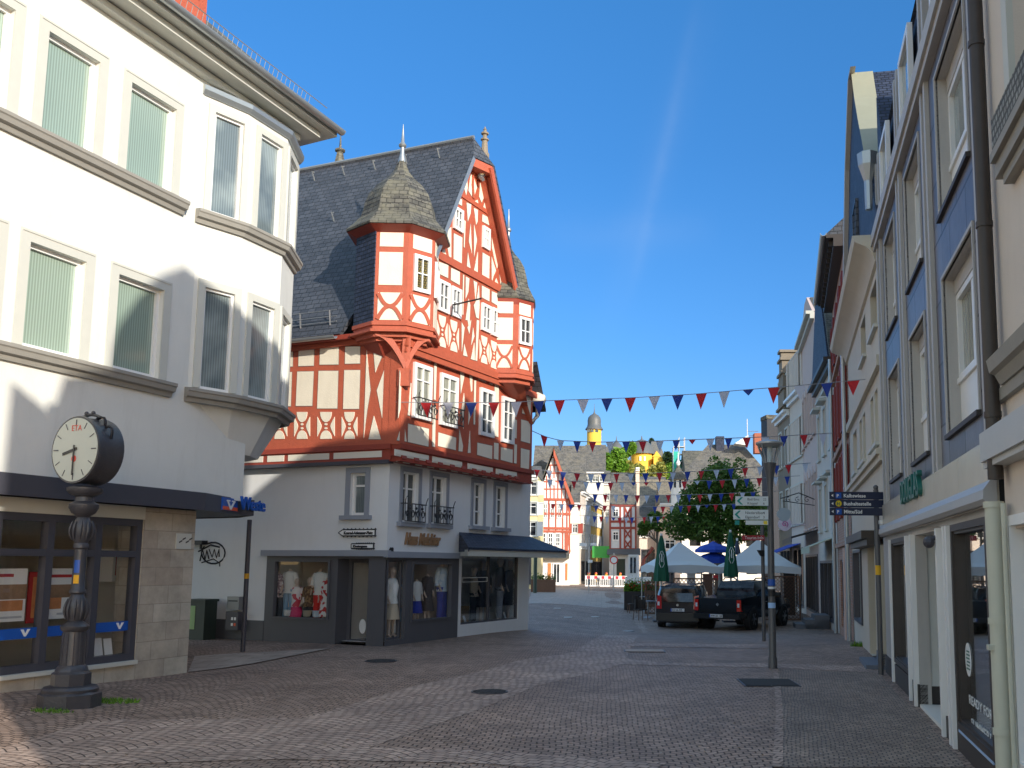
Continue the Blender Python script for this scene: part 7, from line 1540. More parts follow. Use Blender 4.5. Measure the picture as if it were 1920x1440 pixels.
board('route_plate', 1378, 1386, 976, 984, tl, 'tiny green route plate hanging under the lower cycle sign'); s, a, b, c, d = board('route_plate', 1398, 1440, 976, 984, wsg, 'narrow white and yellow route plate under the lower cycle sign'); mb = MB(); mb.fbox(LF_, b-.09, b-.02, .025, .03, c+.01, d-.01); build('yellow_mark', mb, mat('yellow print', (.8, .6, .05)), s)
# sign pole behind the lamp with tourist sign and dark signal head
tp = gp(1433, 1140); tpl = Vector((tp.x, 26, gz(tp.x, 26))); tpl.x = aty(1431, 1100, 26).x; zt2 = lambda y: zv(tpl.x, tpl.y, y); TF = Fr((tpl.x, tpl.y-.08), (1, 0), (0, -1))
mb = MB(); mb.tube([tpl, Vector((tpl.x, tpl.y, zt2(986)))], .05, 10); tpo = build('sign_pole', mb, M_['pole'], None, 'dark slim pole behind the street lamp holding the red tourist sign', 'pole', org=tpl, smooth=50)
mb = MB(); a, b = TF.uz(1440, 1100), TF.uz(1446, 1005); mb.fbox(TF, a[0], b[0], 0, .1, a[1], b[1]); build('signal_board', mb, M_['anth'], tpo)
mb = MB(); a = TF.uz(1426, 1036); mb.prism([TF.P(a[0]-.12, .1, a[1]+.06), TF.P(a[0]+.08, .02, a[1]+.06), TF.P(a[0]+.08, .02, a[1]-.10), TF.P(a[0]-.02, .06, a[1]-.10)], TF.n*.16); build('signal_horn', mb, M_['black'], tpo)
TF2 = TF.off(.02); s, a, b, c, d = board('tourist_sign', 1391, 1433, 1004, 1013, mat('dark red sign', (.35, .02, .03), .5), 'dark red Tourist-Info arrow sign on the pole behind the street lamp', fr=TF); textobj('lettering', 'Tourist-Info', TF, a+.07, .027, c+.03, (d-c)*.85, M_['white'], s, ext=.001, wscale=.93)
# ---- parking sign on its pole
kp = gp(1652, 1265); K0 = Vector((kp.x, kp.y, 0)); zq = lambda y: zv(K0.x, K0.y, y); kq = K0.y/FPX; KF = Fr((K0.x, K0.y-.06), (1, 0), (0, -1))
kt = thing('parking_sign', K0, 'dark blue parking direction sign on a grey pole with ball top by the perfumery', 'sign')
mb = MB(); mb.tube([K0+Vector((0, 0, -.2)), Vector((K0.x, K0.y, zq(918)))], 5*kq, 12); mb.ball(Vector((K0.x, K0.y, zq(914))), 5*kq, 10, 8); build('pole', mb, M_['pole'], kt, smooth=50)
px1 = KF.uz(1640, 945)[0]; px0 = KF.uz(1555, 945)[0]; zb, zt = KF.uz(1600, 967)[1], KF.uz(1600, 922)[1]; px1 = max(px1, K0.x-.02)
M_['navy'] = mat('dark navy sign', (.018, .026, .06), .45, .05)
for i, t in enumerate(('Kalbswiese', 'Bushaltestelle', 'Mitte/Süd')):
    h = (zt-zb)/3; c = zt-h*(i+1); mb = MB(); mb.fbox(KF, px0, px1, 0, .03, c+.004, c+h-.004); s = build('sign_panel', mb, M_['navy'], kt)
    tx = textobj('lettering', t, KF, px0+.25, .032, c+h*.28, h*.62, M_['white'], s, ext=.001, bold=.002); vs = tx.data.vertices; w = max(v.co.x for v in vs)-min(v.co.x for v in vs); m0 = min(v.co.x for v in vs); k = min(1, (px1-px0-.30)/w)*(1 if i < 2 else .95)
    for v in vs: v.co.x = m0+(v.co.x-m0)*k
    mb = MB(); mb.plate(KF, [(px0+.03, c+h*.5), (px0+.065, c+h*.68), (px0+.065, c+h*.32)], .03, .034); build('arrow', mb, M_['white'], s)
    mb = MB()
    if i == 1: mb.plate(KF, [(px0+.16+.055*cos(t_*pi/8), c+h*.5+.055*sin(t_*pi/8)) for t_ in range(16)], .03, .034)
    else: mb.fbox(KF, px0+.11, px0+.21, .03, .034, c+h*.15, c+h*.85)
    y = build('symbol', mb, mat('yellow symbol', (.75, .55, .02)) if i == 1 else M_['vblue'], s); textobj('lettering', 'H' if i == 1 else 'P', KF, px0+.125, .036, c+h*.28, h*.55, M_['dgreen'] if i == 1 else M_['white'], y, ext=.001, bold=.002)
mb = MB(); z = zq(1078); mb.lathe(K0, [(5.4*kq, z), (5.4*kq, zq(1060))], 12); build('sticker', mb, mat('yellow orange plate', (.8, .45, .02)), kt)
mb = MB(); mb.box(K0.x+.02, K0.x+.22, K0.y-.1, K0.y, zq(983), zq(976)); mb.box(K0.x+.18, K0.x+.28, K0.y-.14, K0.y+.02, zq(990), zq(970)); build('camera_box', mb, M_['white'], kt)
# ---- bunting
def bunting(label, pts, Y0, Y1, flags, fw, fh, c0=0, e0=None, e1=None, rs=1):
    # pts: picture curve of the cord; depth runs linearly from Y0 to Y1 between its ends
    R = random.Random(rs); X0, X1 = pts[0][0], pts[-1][0]
    def at(px):
        for i in range(len(pts)-1):
            if pts[i][0] <= px <= pts[i+1][0]: t = (px-pts[i][0])/(pts[i+1][0]-pts[i][0]); py = pts[i][1]*(1-t)+pts[i+1][1]*t; break
        else: py = pts[-1][1] if px > X1 else pts[0][1]
        # straight in space: perspective-correct depth
        s = (px-X0)/(X1-X0); Y = 1/((1-s)/Y0+s/Y1); return aty(px, py, Y)
    P = [at(X0+(X1-X0)*i/40) for i in range(41)]; mb = MB()
    if e0 is not None: P = [e0]+P
    if e1 is not None: P = P+[e1]
    t = thing('bunting', P[0], label, 'bunting', 'strings of red, white and blue bunting across the street'); mb.tube(P, .008 if Y0 < 30 else .012, 4); build('cord', mb, M_['cord'], t)
    for i, px in enumerate(flags):
        if isinstance(px, tuple): px, col = px
        else: col = (c0+i) % 3
        a = at(px-.5); b = at(px+.5); d = (b-a).normalized(); p = at(px); w = fw*R.uniform(.92, 1.05)/2; h = fh*R.uniform(.94, 1.06); n = Vector((d.y, -d.x, 0)).normalized(); fl = n*R.uniform(-.10, .10); r_ = R.random()
        if r_ < .07: h *= .45; fl = n*.12
        sw = d*R.uniform(-.05, .05)*h; tip = p+Vector((0, 0, -h))+fl+sw; m1 = (p-d*w).lerp(tip, .5)+n*R.uniform(-.03, .03); m2 = (p+d*w).lerp(tip, .5)+n*R.uniform(-.03, .03); cc = p.lerp(tip, .45)+n*R.uniform(-.04, .04)
        mb = MB(); L_, R2 = p-d*w, p+d*w
        for tri in ((L_, p, cc), (p, R2, cc), (L_, cc, m1), (R2, m2, cc), (m1, cc, tip), (cc, m2, tip)): mb.face(tri)
        build('pennant', mb, M_[('flagred', 'flagwhite', 'flagblue')[col]], t)
an = P1.P(.0, .04, P1.uz(740, 753)[1]); ae = SF.P(8.3, .05, SF.uz(1648, 712)[1]) 
bunting('long nearest bunting from the corner post of the timbered house to the cream house', [(742, 754), (850, 755), (960, 754), (1060, 750), (1180, 746), (1300, 739), (1420, 729), (1530, 720), (1648, 709)], 22.3, 20.2, [799, 841, 884, 926, 968, 1010, 1049, 1093, 1138, 1182, 1227, 1271, 1315, 1358, 1403, 1451, 1500, 1550, 1600], .26, .34, 0, rs=2)
bunting('second nearest bunting, passing just above the lamp head', [(998, 808), (1020, 818), (1050, 826), (1120, 829), (1230, 827), (1330, 823), (1440, 819), (1560, 812)], 31, 30, [1020, 1051, 1082, 1111, 1143, 1174, 1205, 1237, 1268, 1298, 1332, 1366, 1400, 1435, 1470, 1507, 1543], .25, .37, 0, rs=3)
bunting('third bunting, tied across the tree crown just under its top', [(1002, 880), (1100, 889), (1200, 888), (1300, 884), (1400, 877), (1520, 868)], 38, 36, [1007, 1030, 1056, 1082, 1108, 1132, 1156, 1183, 1210, 1236, 1262, 1289, 1315, 1343, 1370, 1397, 1425, 1455, 1478, 1510], .25, .38, 0, rs=4)
bunting('fourth bunting from the front, below the one under the tree top', [(1002, 898), (1120, 905), (1235, 904), (1360, 900), (1500, 892)], 43, 42, [1031, 1053, 1076, 1099, 1122, 1145, 1166, 1188, 1212, 1235, 1258, 1283, 1307, 1330, 1354, 1377, 1400, 1424, 1454, 1476], .25, .4, 1, rs=5)
bunting('fifth bunting from the front, at the height of the upper cycle sign', [(1080, 926), (1200, 929), (1320, 927), (1470, 920)], 49, 48, [1116, 1135, 1155, 1174, 1195, 1213, 1232, 1253, 1272, 1292, 1312, 1331, 1352, 1372, 1392, 1412], .26, .42, 2, rs=6)
bunting('sixth bunting from the front, low across the middle of the square tree', [(1010, 944), (1120, 948), (1240, 950), (1400, 944)], 56, 55, [1037, 1053, 1070, 1086, 1102, 1118, 1134, 1150, 1228, 1243, 1259, 1276, 1292, 1309, 1325, 1342, 1358, 1376], .27, .42, 0, rs=7)
bunting('farthest and lowest bunting, in front of the grey roofed timber house', [(1085, 966), (1160, 971), (1250, 968)], 62, 62, [1103, 1115, 1127, 1138, 1150, 1162, 1174, 1185, 1208, 1221, 1234, 1246], .27, .45, 1, rs=8)
# ---- market tents and parasols
M_['tent'] = mat('white tent canvas', (.68, .70, .70), .8, .04, 1); M_['pgreen'] = mat('bottle green parasol cloth', (.006, .10, .05), .75, .15, 3); M_['pblue'] = mat('royal blue parasol cloth', (.012, .06, .42), .75, .1, 3)
def tent(px, Y, half_px, y_ap, y_ev, rot, label):
    c = aty(px, 1000, Y); c.z = gz(c.x, Y); h = half_px*Y/FPX/(cos(radians(rot))+sin(radians(rot))*.6); za, ze = zv(c.x, c.y, y_ap), zv(c.x, c.y, y_ev); t = thing('market_tent', c, label, 'tent', 'white peaked tents of the square café')
    X = Vector((cos(radians(rot)), sin(radians(rot)), 0)); Yv = Vector((-X.y, X.x, 0)); mb = MB(); rings = []
    for s, zz in ((1, ze-.28), (1.0, ze), (.72, ze+(za-ze)*.24), (.4, ze+(za-ze)*.55), (.12, ze+(za-ze)*.88), (.02, za)):
        ring = []
        for k in range(4):
            a, b = [(-1, -1), (1, -1), (1, 1), (-1, 1)][k], [(-1, -1), (1, -1), (1, 1), (-1, 1)][(k+1) % 4]
            for i in range(4): u = i/4; q = (a[0]*(1-u)+b[0]*u, a[1]*(1-u)+b[1]*u); dz = -.10*sin(pi*u)*(0 if s < .99 else -1) if zz > ze-.2 else .06*abs(sin(2*pi*u)); ring.append(c*1+Vector((0, 0, -c.z))+X*(q[0]*h*s)+Yv*(q[1]*h*s)+Vector((0, 0, zz+dz*(s > .99))))
        rings.append(ring)
    mb.loft(rings, caps=False); mb.face(rings[-1]); build('canopy', mb, M_['tent'], t)
    mb = MB(); mb.box(0, 0, 0, 0, 0, 0); mb = MB()
    for q in ((-1, -1), (1, -1), (1, 1), (-1, 1)): p = c+X*(q[0]*h*.97)+Yv*(q[1]*h*.97); q_ = MB(); q_.tube([p, Vector((p.x, p.y, ze))], .035, 6); build('pole', q_, M_['steel'], t)
tent(1274, 44, 66, 1017, 1063, 10, 'white peaked market tent on the left, behind the small dark van'); tent(1421, 44.5, 67, 1012, 1064, -8, 'white peaked market tent on the right, behind the pickup')
def closed(px, Y, y0, y1, r, m, label, cap='white'):
    c = aty(px, 1000, Y); c.z = gz(c.x, Y); z0, z1 = zv(c.x, Y, y1), zv(c.x, Y, y0); k = Y/FPX; mb = MB(); rings = []; n = 24; H = z1-z0
    for i in range(12):
        t = i/11; rr = r*k*(1.0-.15*(1-t)**2*0)*((1-t)*.95+.05)**.62*(.93 if i == 0 else 1); rings.append([Vector((c.x+rr*(1+.16*cos(6*a+t))*cos(a), c.y+rr*(1+.16*cos(6*a+t))*sin(a), z0+H*t)) for a in [2*pi*j/n for j in range(n)]])
    t_ = thing('closed_parasol', c, label, 'parasol'); mb.loft(rings); cv = build('cover', mb, m, t_, smooth=60); mb = MB(); mb.tube([c, Vector((c.x, c.y, z0+.1))], .04, 8); mb.tube([Vector((c.x, c.y, z1-.05)), Vector((c.x, c.y, z1+.08))], .05, 8); build('pole', mb, M_[cap], t_)
    mb = MB(); mb.box(c.x-.35, c.x+.35, c.y-.35, c.y+.35, c.z, c.z+.08); build('foot', mb, M_['anth'], t_); return t_, c, z0, z1, k
for px, Y, y0, y1, r, lb_ in ((1240, 40.5, 1004, 1090, 13.5, 'folded bottle green parasol on the left, above the small dark van'), (1369.5, 40.8, 997, 1082, 12.5, 'folded bottle green parasol between the two white tents')):
    t_, c, z0, z1, k = closed(px, Y, y0, y1, r, M_['pgreen'], lb_); mb = MB(); H = z1-z0; f = Fr((c.x, c.y-.29), (1, 0), (0, -1))
    for sgn in (-1, 1): mb.tube([f.P(sgn*.02, .0, z0+H*.66), f.P(sgn*.10, .01, z0+H*.56), f.P(sgn*.07, .02, z0+H*.48), f.P(sgn*.1, .03, z0+H*.38), f.P(sgn*.03, .04, z0+H*.30)], .012, 4)
    mb.tube([f.P(0, .02, z0+H*.6), f.P(0, .03, z0+H*.42)], .02, 4); build('emblem', mb, M_['white'], t_)
closed(1382, 48, 1012, 1040, 6, M_['navy'] if 'navy' in M_ else M_['pblue'], 'small folded dark blue parasol right of the blue open one', 'white')
c = aty(1337, 1000, 51); c.z = gz(c.x, 51); k = 51/FPX; zz = lambda y: zv(c.x, c.y, y); bp = thing('blue_parasol', c, 'open royal blue parasol between the two white tents', 'parasol')
mb = MB(); mb.lathe(Vector((c.x, c.y, 0)), [(34*k, zz(1036)), (34*k, zz(1031)), (24*k, zz(1024)), (8*k, zz(1019)), (1*k, zz(1015))], 8); mb.lathe(Vector((c.x, c.y, 0)), [(30*k, zz(1056)), (31*k, zz(1046)), (20*k, zz(1040)), (5*k, zz(1036))], 8, .3); build('canopy', mb, M_['pblue'], bp); mb = MB(); mb.tube([c, Vector((c.x, c.y, zz(1016)))], .04, 8); build('pole', mb, M_['steel'], bp)
# ---- cars
M_['carblack'] = mat('glossy black car paint', (.008, .009, .012), .12, .05, spec=.5); M_['carnavy'] = mat('dark blue black car paint', (.012, .016, .028), .12, .05, spec=.7); M_['carglass'] = pane('tinted car glass', (.01, .012, .014), .04, 3, (.05, .055, .06)); M_['tyre'] = mat('tyre rubber', (.015, .015, .015), .85); M_['rim'] = mat('alloy rim', (.35, .36, .38), .3, metal=.8); M_['tail'] = mat('red tail light', (.55, .012, .01), .15, .1, 20); M_['plate'] = mat('number plate', (.75, .76, .76), .4)
def car(name, label, x, y, hd, L, W, body, green, wheels, wr, paint, fn):
    z = gz(x, y); H = radians(hd); fwd = Vector((sin(H), cos(H), 0)); rt_ = Vector((cos(H), -sin(H), 0)); O = Vector((x, y, z)); Lc = lambda a, b, c: O+rt_*a+fwd*b+Vector((0, 0, c))
    t = thing(name, O, label, 'car')
    def loft(secs, nm, m, par=t, sm=40):
        mb = MB(); rings = []
        for yy, pts in secs: full = pts+[(-a, b) for a, b in pts[::-1]]; rings.append([Lc(a, yy, b) for a, b in full])
        mb.loft(rings); return build(nm, mb, m, par, smooth=sm)
    bo_ = loft(body, 'body', M_[paint]); gr = loft(green, 'windows', M_['carglass']); 
    for wy in wheels:
        for s in (-1, 1):
            c = Lc(s*(W/2-.10), wy, wr); axx = (fwd, Vector((0, 0, 1)), rt_*s)
            mb = MB(); mb.lathe(Lc(s*(W/2-.21), wy, wr), [(wr*1.16, 0), (wr*1.16, .215)], 24, 0, axx); build('wheel_arch', mb, M_['black'], t)
            mb = MB(); mb.lathe(c, [(wr*.6, -.11), (wr*.95, -.10), (wr, -.06), (wr, .10), (wr*.93, .13), (wr*.62, .135)], 26, 0, axx); w_ = build('wheel', mb, M_['tyre'], t, smooth=40)
            mb = MB(); mb.lathe(c, [(wr*.62, .10), (wr*.62, .115)], 20, 0, axx); mb.lathe(c, [(wr*.14, .1), (wr*.14, .14)], 10, 0, axx)
            for k in range(6): a = 2*pi*k/6; p = c+fwd*(cos(a)*wr*.36)+Vector((0, 0, sin(a)*wr*.36)); d = (fwd*cos(a)+Vector((0, 0, sin(a)))); n = (fwd*-sin(a)+Vector((0, 0, cos(a)))); mb.prism([c+d*wr*.1-n*.03+rt_*s*.115, c+d*wr*.6-n*.05+rt_*s*.115, c+d*wr*.6+n*.05+rt_*s*.115, c+d*wr*.1+n*.03+rt_*s*.115], rt_*s*.02)
            build('rim', mb, M_['rim'], w_)
    fn(t, Lc, fwd, rt_, loft); return t
def pbox(Lc, a0, a1, b0, b1, c0, c1, nm, m, par, mb=None):
    mb = MB(); P = [Lc(a0, b0, c0), Lc(a1, b0, c0), Lc(a1, b0, c1), Lc(a0, b0, c1)]; mb.prism(P, Lc(0, b1, 0)-Lc(0, b0, 0)); return build(nm, mb, m, par)
def platetext(Lc, fwd, rt_, b, c, s, par):
    p = Lc(0, b, c); fr = Fr(p.xy, rt_, -fwd); pl_ = MB(); pl_.fbox(fr, -.26, .26, 0, .015, p.z-.055, p.z+.055); o = build('number_plate', pl_, M_['plate'], par); textobj('lettering', s, fr, -.20, .017, p.z-.04, .11, M_['black'], o, ext=.001, wscale=.72, bold=.002); e = MB(); e.fbox(fr, -.26, -.215, .015, .018, p.z-.055, p.z+.055); build('blue_band', e, M_['vblue'], o)
# small van (estate)
def van_fn(t, Lc, fwd, rt_, loft):
    for s in (-1, 1):
        mb = MB(); P = [Lc(s*.80, -.045, .72), Lc(s*.60, -.075, .72), Lc(s*.62, -.035, 1.18), Lc(s*.78, -.02, 1.22)]; mb.prism(P, fwd*.14); lt = build('tail_light', mb, M_['tail'], t); mb = MB(); mb.prism([Lc(s*.76, -.085, .84), Lc(s*.68, -.09, .84), Lc(s*.68, -.075, .98), Lc(s*.75, -.07, .98)], fwd*.03); build('reversing_lens', mb, M_['plate'], lt)
        mb = MB(); mb.tube([Lc(s*.62, .35, 1.60), Lc(s*.64, .5, 1.65), Lc(s*.64, 2.2, 1.66), Lc(s*.60, 2.4, 1.60)], .02, 6); build('roof_rail', mb, M_['black'], t)
        pbox(Lc, s*.84 if s > 0 else -.98, s*.98 if s > 0 else -.84, 2.75, 2.9, 1.0, 1.15, 'mirror', M_['carnavy'], t)
    mb = MB(); mb.prism([Lc(-.60, -.055, .98), Lc(.60, -.055, .98), Lc(.54, .05, 1.43), Lc(-.54, .05, 1.43)], -fwd*.02); build('rear_window', mb, M_['carglass'], t)
    pbox(Lc, -.80, .80, -.10, .05, .28, .56, 'bumper', mat('black bumper', (.02, .02, .022), .4), t); platetext(Lc, fwd, rt_, -.075, .68, 'KO VA 975', t)
    mb = MB(); mb.lathe(Lc(0, -.06, .86), [(.045, 0), (.045, .02)], 14, 0, (rt_, Vector((0, 0, 1)), -fwd)); build('badge', mb, M_['rim'], t)
    mb = MB(); mb.prism([Lc(-.52, .1, 1.575), Lc(.52, .1, 1.575), Lc(.58, 2.3, 1.615), Lc(-.58, 2.3, 1.615)], (0, 0, .01)); build('glossy_roof', mb, mat('blue reflecting roof', (.05, .1, .2), .08, spec=1), t)
pv = gp(1270, 1170)
vb = [(0, [(.0, .22), (.74, .24), (.82, .55), (.83, .95), (.0, .97)]), (.12, [(.0, .18), (.80, .20), (.86, .5), (.87, .98), (.0, .99)]), (1.2, [(.0, .16), (.82, .18), (.88, .5), (.88, 1.0), (.0, 1.0)]), (3.0, [(.0, .16), (.82, .18), (.87, .5), (.86, .98), (.0, 1.0)]), (3.9, [(.0, .18), (.78, .22), (.82, .5), (.78, .82), (.0, .9)]), (4.2, [(.0, .25), (.6, .28), (.66, .5), (.6, .66), (.0, .7)])]
vg = [(.0, [(.0, .95), (.80, .95), (.70, 1.2), (.62, 1.45), (.0, 1.48)]), (.12, [(.0, .95), (.84, .96), (.77, 1.3), (.68, 1.56), (.0, 1.59)]), (2.2, [(.0, .95), (.84, .97), (.77, 1.3), (.68, 1.58), (.0, 1.62)]), (2.7, [(.0, .95), (.83, .97), (.74, 1.25), (.62, 1.5), (.0, 1.54)]), (3.35, [(.0, .9), (.80, .93), (.74, .97), (.6, .99), (.0, 1.0)])]
ang = 14; X_, Y_ = aty(1271, 1169, 36.5).x, 36.5
car('small_van', 'small dark blue black family van with red tail lights parked left of the pickup', X_, Y_, ang, 4.2, 1.72, vb, vg, (.85, 3.45), .31, 'carnavy', van_fn)
# pickup
def pk_fn(t, Lc, fwd, rt_, loft):
    for s in (-1, 1):
        mb = MB(); P = [Lc(s*.92, -.03, .70), Lc(s*.76, -.05, .70), Lc(s*.76, -.04, 1.10), Lc(s*.91, -.01, 1.10)]; mb.prism(P, fwd*.16); lt = build('tail_light', mb, M_['tail'], t); mb = MB(); mb.prism([Lc(s*.86, -.06, .84), Lc(s*.79, -.065, .84), Lc(s*.79, -.06, .98), Lc(s*.86, -.055, .98)], fwd*.02); build('reversing_lens', mb, M_['plate'], lt)
        mb = MB(); mb.tube([Lc(s*.62, 1.95, 1.78), Lc(s*.64, 2.1, 1.86), Lc(s*.64, 3.0, 1.86), Lc(s*.6, 3.2, 1.76)], .025, 6); build('roof_rail', mb, M_['black'], t)
        pbox(Lc, s*.92 if s > 0 else -1.12, s*1.12 if s > 0 else -.92, 3.3, 3.45, 1.12, 1.32, 'mirror', M_['carblack'], t)
        for yy in (2.25, 3.05): mb = MB(); mb.tube([Lc(s*.945, yy, 1.0), Lc(s*.965, yy+.06, 1.0), Lc(s*.965, yy+.16, 1.0), Lc(s*.945, yy+.2, 1.0)], .012, 5); build('door_handle', mb, M_['rim'], t)
    mb = MB(); mb.prism([Lc(-.60, 1.66, 1.22), Lc(.60, 1.66, 1.22), Lc(.55, 1.80, 1.62), Lc(-.55, 1.80, 1.62)], -fwd*.02); build('rear_window', mb, M_['carglass'], t)
    mb = MB(); mb.prism([Lc(-.88, .02, 1.13), Lc(.88, .02, 1.13), Lc(.86, 1.62, 1.19), Lc(-.86, 1.62, 1.19)], (0, 0, .03)); bedc = build('bed_cover', mb, mat('glossy bed cover', (.02, .018, .016), .12, .3, 3, spec=.9), t)
    pbox(Lc, -.90, .90, -.16, .02, .42, .60, 'bumper', mat('dark bumper', (.015, .015, .016), .3), t); platetext(Lc, fwd, rt_, -.165, .53, 'WW AN 128', t)
    pbox(Lc, -.72, .72, -.012, -.002, .68, 1.10, 'tailgate', M_['carblack'], t)
    mb = MB(); mb.lathe(Lc(0, -.02, .93), [(.06, 0), (.06, .02)], 4, 0, (rt_, Vector((0, 0, 1)), -fwd)); build('badge', mb, M_['rim'], t)
    mb = MB(); mb.tube([Lc(0, .1, .36), Lc(0, -.2, .36), Lc(0, -.24, .44)], .03, 6); build('tow_hook', mb, M_['black'], t)
pb = [(0, [(.0, .48), (.84, .50), (.92, .75), (.92, 1.12), (.0, 1.13)]), (.3, [(.0, .40), (.88, .44), (.95, .75), (.94, 1.16), (.0, 1.16)]), (1.7, [(.0, .38), (.88, .42), (.95, .75), (.94, 1.20), (.0, 1.2)]), (3.4, [(.0, .38), (.88, .42), (.95, .75), (.94, 1.20), (.0, 1.2)]), (4.0, [(.0, .38), (.88, .44), (.95, .8), (.92, 1.14), (.0, 1.18)]), (5.0, [(.0, .42), (.84, .48), (.92, .75), (.86, 1.02), (.0, 1.08)]), (5.25, [(.0, .5), (.7, .52), (.76, .75), (.7, .95), (.0, .98)])]
pg = [(1.62, [(.0, 1.15), (.86, 1.17), (.80, 1.3), (.74, 1.45), (.0, 1.5)]), (1.85, [(.0, 1.15), (.90, 1.19), (.80, 1.5), (.68, 1.74), (.0, 1.77)]), (3.1, [(.0, 1.15), (.90, 1.19), (.80, 1.5), (.68, 1.75), (.0, 1.79)]), (3.5, [(.0, 1.15), (.89, 1.18), (.78, 1.45), (.64, 1.62), (.0, 1.66)]), (4.2, [(.0, 1.1), (.86, 1.12), (.8, 1.14), (.7, 1.16), (.0, 1.17)])]
Xp = aty(1346, 1172, 35.5).x; car('pickup_truck', 'black double cab pickup with covered bed and alloy wheels parked beside the small van', Xp, 35.5, 31, 5.25, 1.9, pb, pg, (1.05, 4.2), .39, 'carblack', pk_fn)
# ---- café furniture, planters
M_['rattan'] = mat('dark rattan', (.045, .035, .03), .7, .4, 30, .4, 60); M_['wood'] = mat('brown lattice wood', (.16, .08, .045), .6, .25, 6)
def chair0(loc, rz, label):
    t = thing('cafe_chair', (0, 0, 0), label, 'chair', 'rattan café chairs beside the parked cars'); mb = MB(); mb.box(-.22, .22, -.22, .22, .42, .47); build('seat', mb, M_['rattan'], t)
    mb = MB(); mb.loft([[Vector((.26*cos(a), .24*sin(a), z)) for a in [pi*.0+pi*i/8 for i in range(9)]]+[Vector((.235*cos(a), .215*sin(a), z)) for a in [pi-pi*i/8 for i in range(9)]] for z in (.45, .65, .86)]); build('backrest', mb, M_['rattan'], t)
    for x, y in ((-.2, -.2), (.2, -.2), (-.2, .2), (.2, .2)): mb = MB(); mb.tube([(x*1.15, y*1.15, 0), (x, y, .43)], .017, 6); build('leg', mb, M_['wood'], t)
    t.location = loc; t.rotation_euler = (0, 0, rz); return t
def gpt(px, py): p = gp(px, py); return (p.x, p.y, p.z)
c1 = chair0(gpt(1201, 1163), .5, 'nearest rattan café chair, standing free in front of the planter')
for (px, py, rz, lb_) in ((1187, 1150, -1.4, 'leftmost rattan café chair close to the dark planter side'), (1222, 1148, 2.8, 'rattan café chair right of the table, against the lattice'), (1212, 1142, 1.6, 'farthest rattan café chair, half hidden behind the tables')): copy_tree(c1, gpt(px, py), rz, lb_)
def table(px, py, label):
    p = Vector(gpt(px, py)); t = thing('cafe_table', p, label, 'table'); mb = MB(); mb.lathe(p, [(.36, .71), (.37, .73), (.36, .745)], 20); build('table_top', mb, M_['rim'], t); mb = MB(); mb.tube([p+Vector((0, 0, .03)), p+Vector((0, 0, .71))], .025, 8); mb.lathe(p, [(.22, 0), (.2, .03), (.03, .05)], 12); build('pedestal', mb, M_['steel'], t)
table(1215, 1158, 'nearer round café table beside the small van'); table(1212, 1146, 'farther round café table behind the nearer one')
def planter(px0, px1, py_b, Y, h, d, m, label, leaf='dark', lh=.45, n=700, lattice=False, flowers=False):
    Y = gp((px0+px1)/2, py_b).y if Y is None else Y; f = BF(Y); a, b = f.uz(px0, py_b)[0], f.uz(px1, py_b)[0]; g = gz(a, Y); t = thing('planter', f.P(a, 0, g), label, 'planter'); mb = MB(); mb.fbox(f, a, b, -d, 0, g, g+h); 
    for k in range(int((b-a)/.5)+1): u = a+(b-a)*k/max(1, int((b-a)/.5)); mb.fbox(f, u-.025, u+.025, 0, .02, g, g+h)
    build('box', mb, m, t); mb = MB(); R = random.Random(int(px0))
    for _ in range(n): u, o, z = R.uniform(a, b), -R.uniform(0, d), g+h+abs(R.gauss(0, .5))*lh; p = f.P(u, o, z); q = Vector((R.uniform(-1, 1), R.uniform(-1, 1), R.uniform(-.3, 1))).normalized(); s = q.cross(Vector((R.uniform(-1, 1), .3, .2))).normalized(); mb.face([p-q*.07, p-s*.035, p+q*.07, p+s*.035])
    pl_ = build('foliage', mb, LM[leaf], t)
    if flowers:
        mb = MB()
        for _ in range(26): p = f.P(R.uniform(a, b), -R.uniform(0, d*.4)+.05, g+h+R.uniform(.05, lh)); mb.ball(p, .04, 5, 4)
        build('flowers', mb, M_['flagred'], pl_)
    return t
planter(1171, 1206, 1145, None, .95, .5, M_['black'], 'tall black planter box with green bushes at the corner of the café terrace', 'bright', .5, 900, flowers=True)
planter(1206, 1236, 1138, None, .9, .4, M_['wood'], 'brown planter with red flowers right of the black one', 'dark', .5, 500, flowers=True)
planter(996, 1041, 1108, 66, .85, .6, M_['wood'], 'long low wooden planter behind the corner of the timbered house', 'dark', .35, 400)
def lattice(px0, px1, y0, y1, Y, label):
    f = BF(Y); a, b = f.uz(px0, y1), f.uz(px1, y0); g = gz(a[0], Y); mb = MB(); frame_ring(mb, f, a[0], b[0], g, b[1], .06, 0, .05); W, H = b[0]-a[0], b[1]-g; s = .16
    n = int((W+H)/s)
    for i in range(1, n):
        t = i*s; u0, z0 = (a[0]+t, g) if t < W else (b[0], g+t-W); u1, z1 = (a[0], g+t) if t < H else (a[0]+t-H, g+H); mb.tube([f.P(u0, .02, z0), f.P(u1, .02, z1)], .012, 4); mb.tube([f.P(a[0]+b[0]-u0, .03, z0), f.P(a[0]+b[0]-u1, .03, z1)], .012, 4)
    return build('lattice_screen', mb, M_['wood'], None, label, 'screen', org=f.P(a[0], 0, g))
lattice(1209, 1236, 1090, 1135, 47, 'brown lattice screen behind the café tables'); lattice(1262, 1345, 1084, 1135, 41.5, 'brown lattice screen behind the small van, under the left tent'); lattice(1430, 1500, 1080, 1130, 42.5, 'brown lattice screen right of the pickup cab')
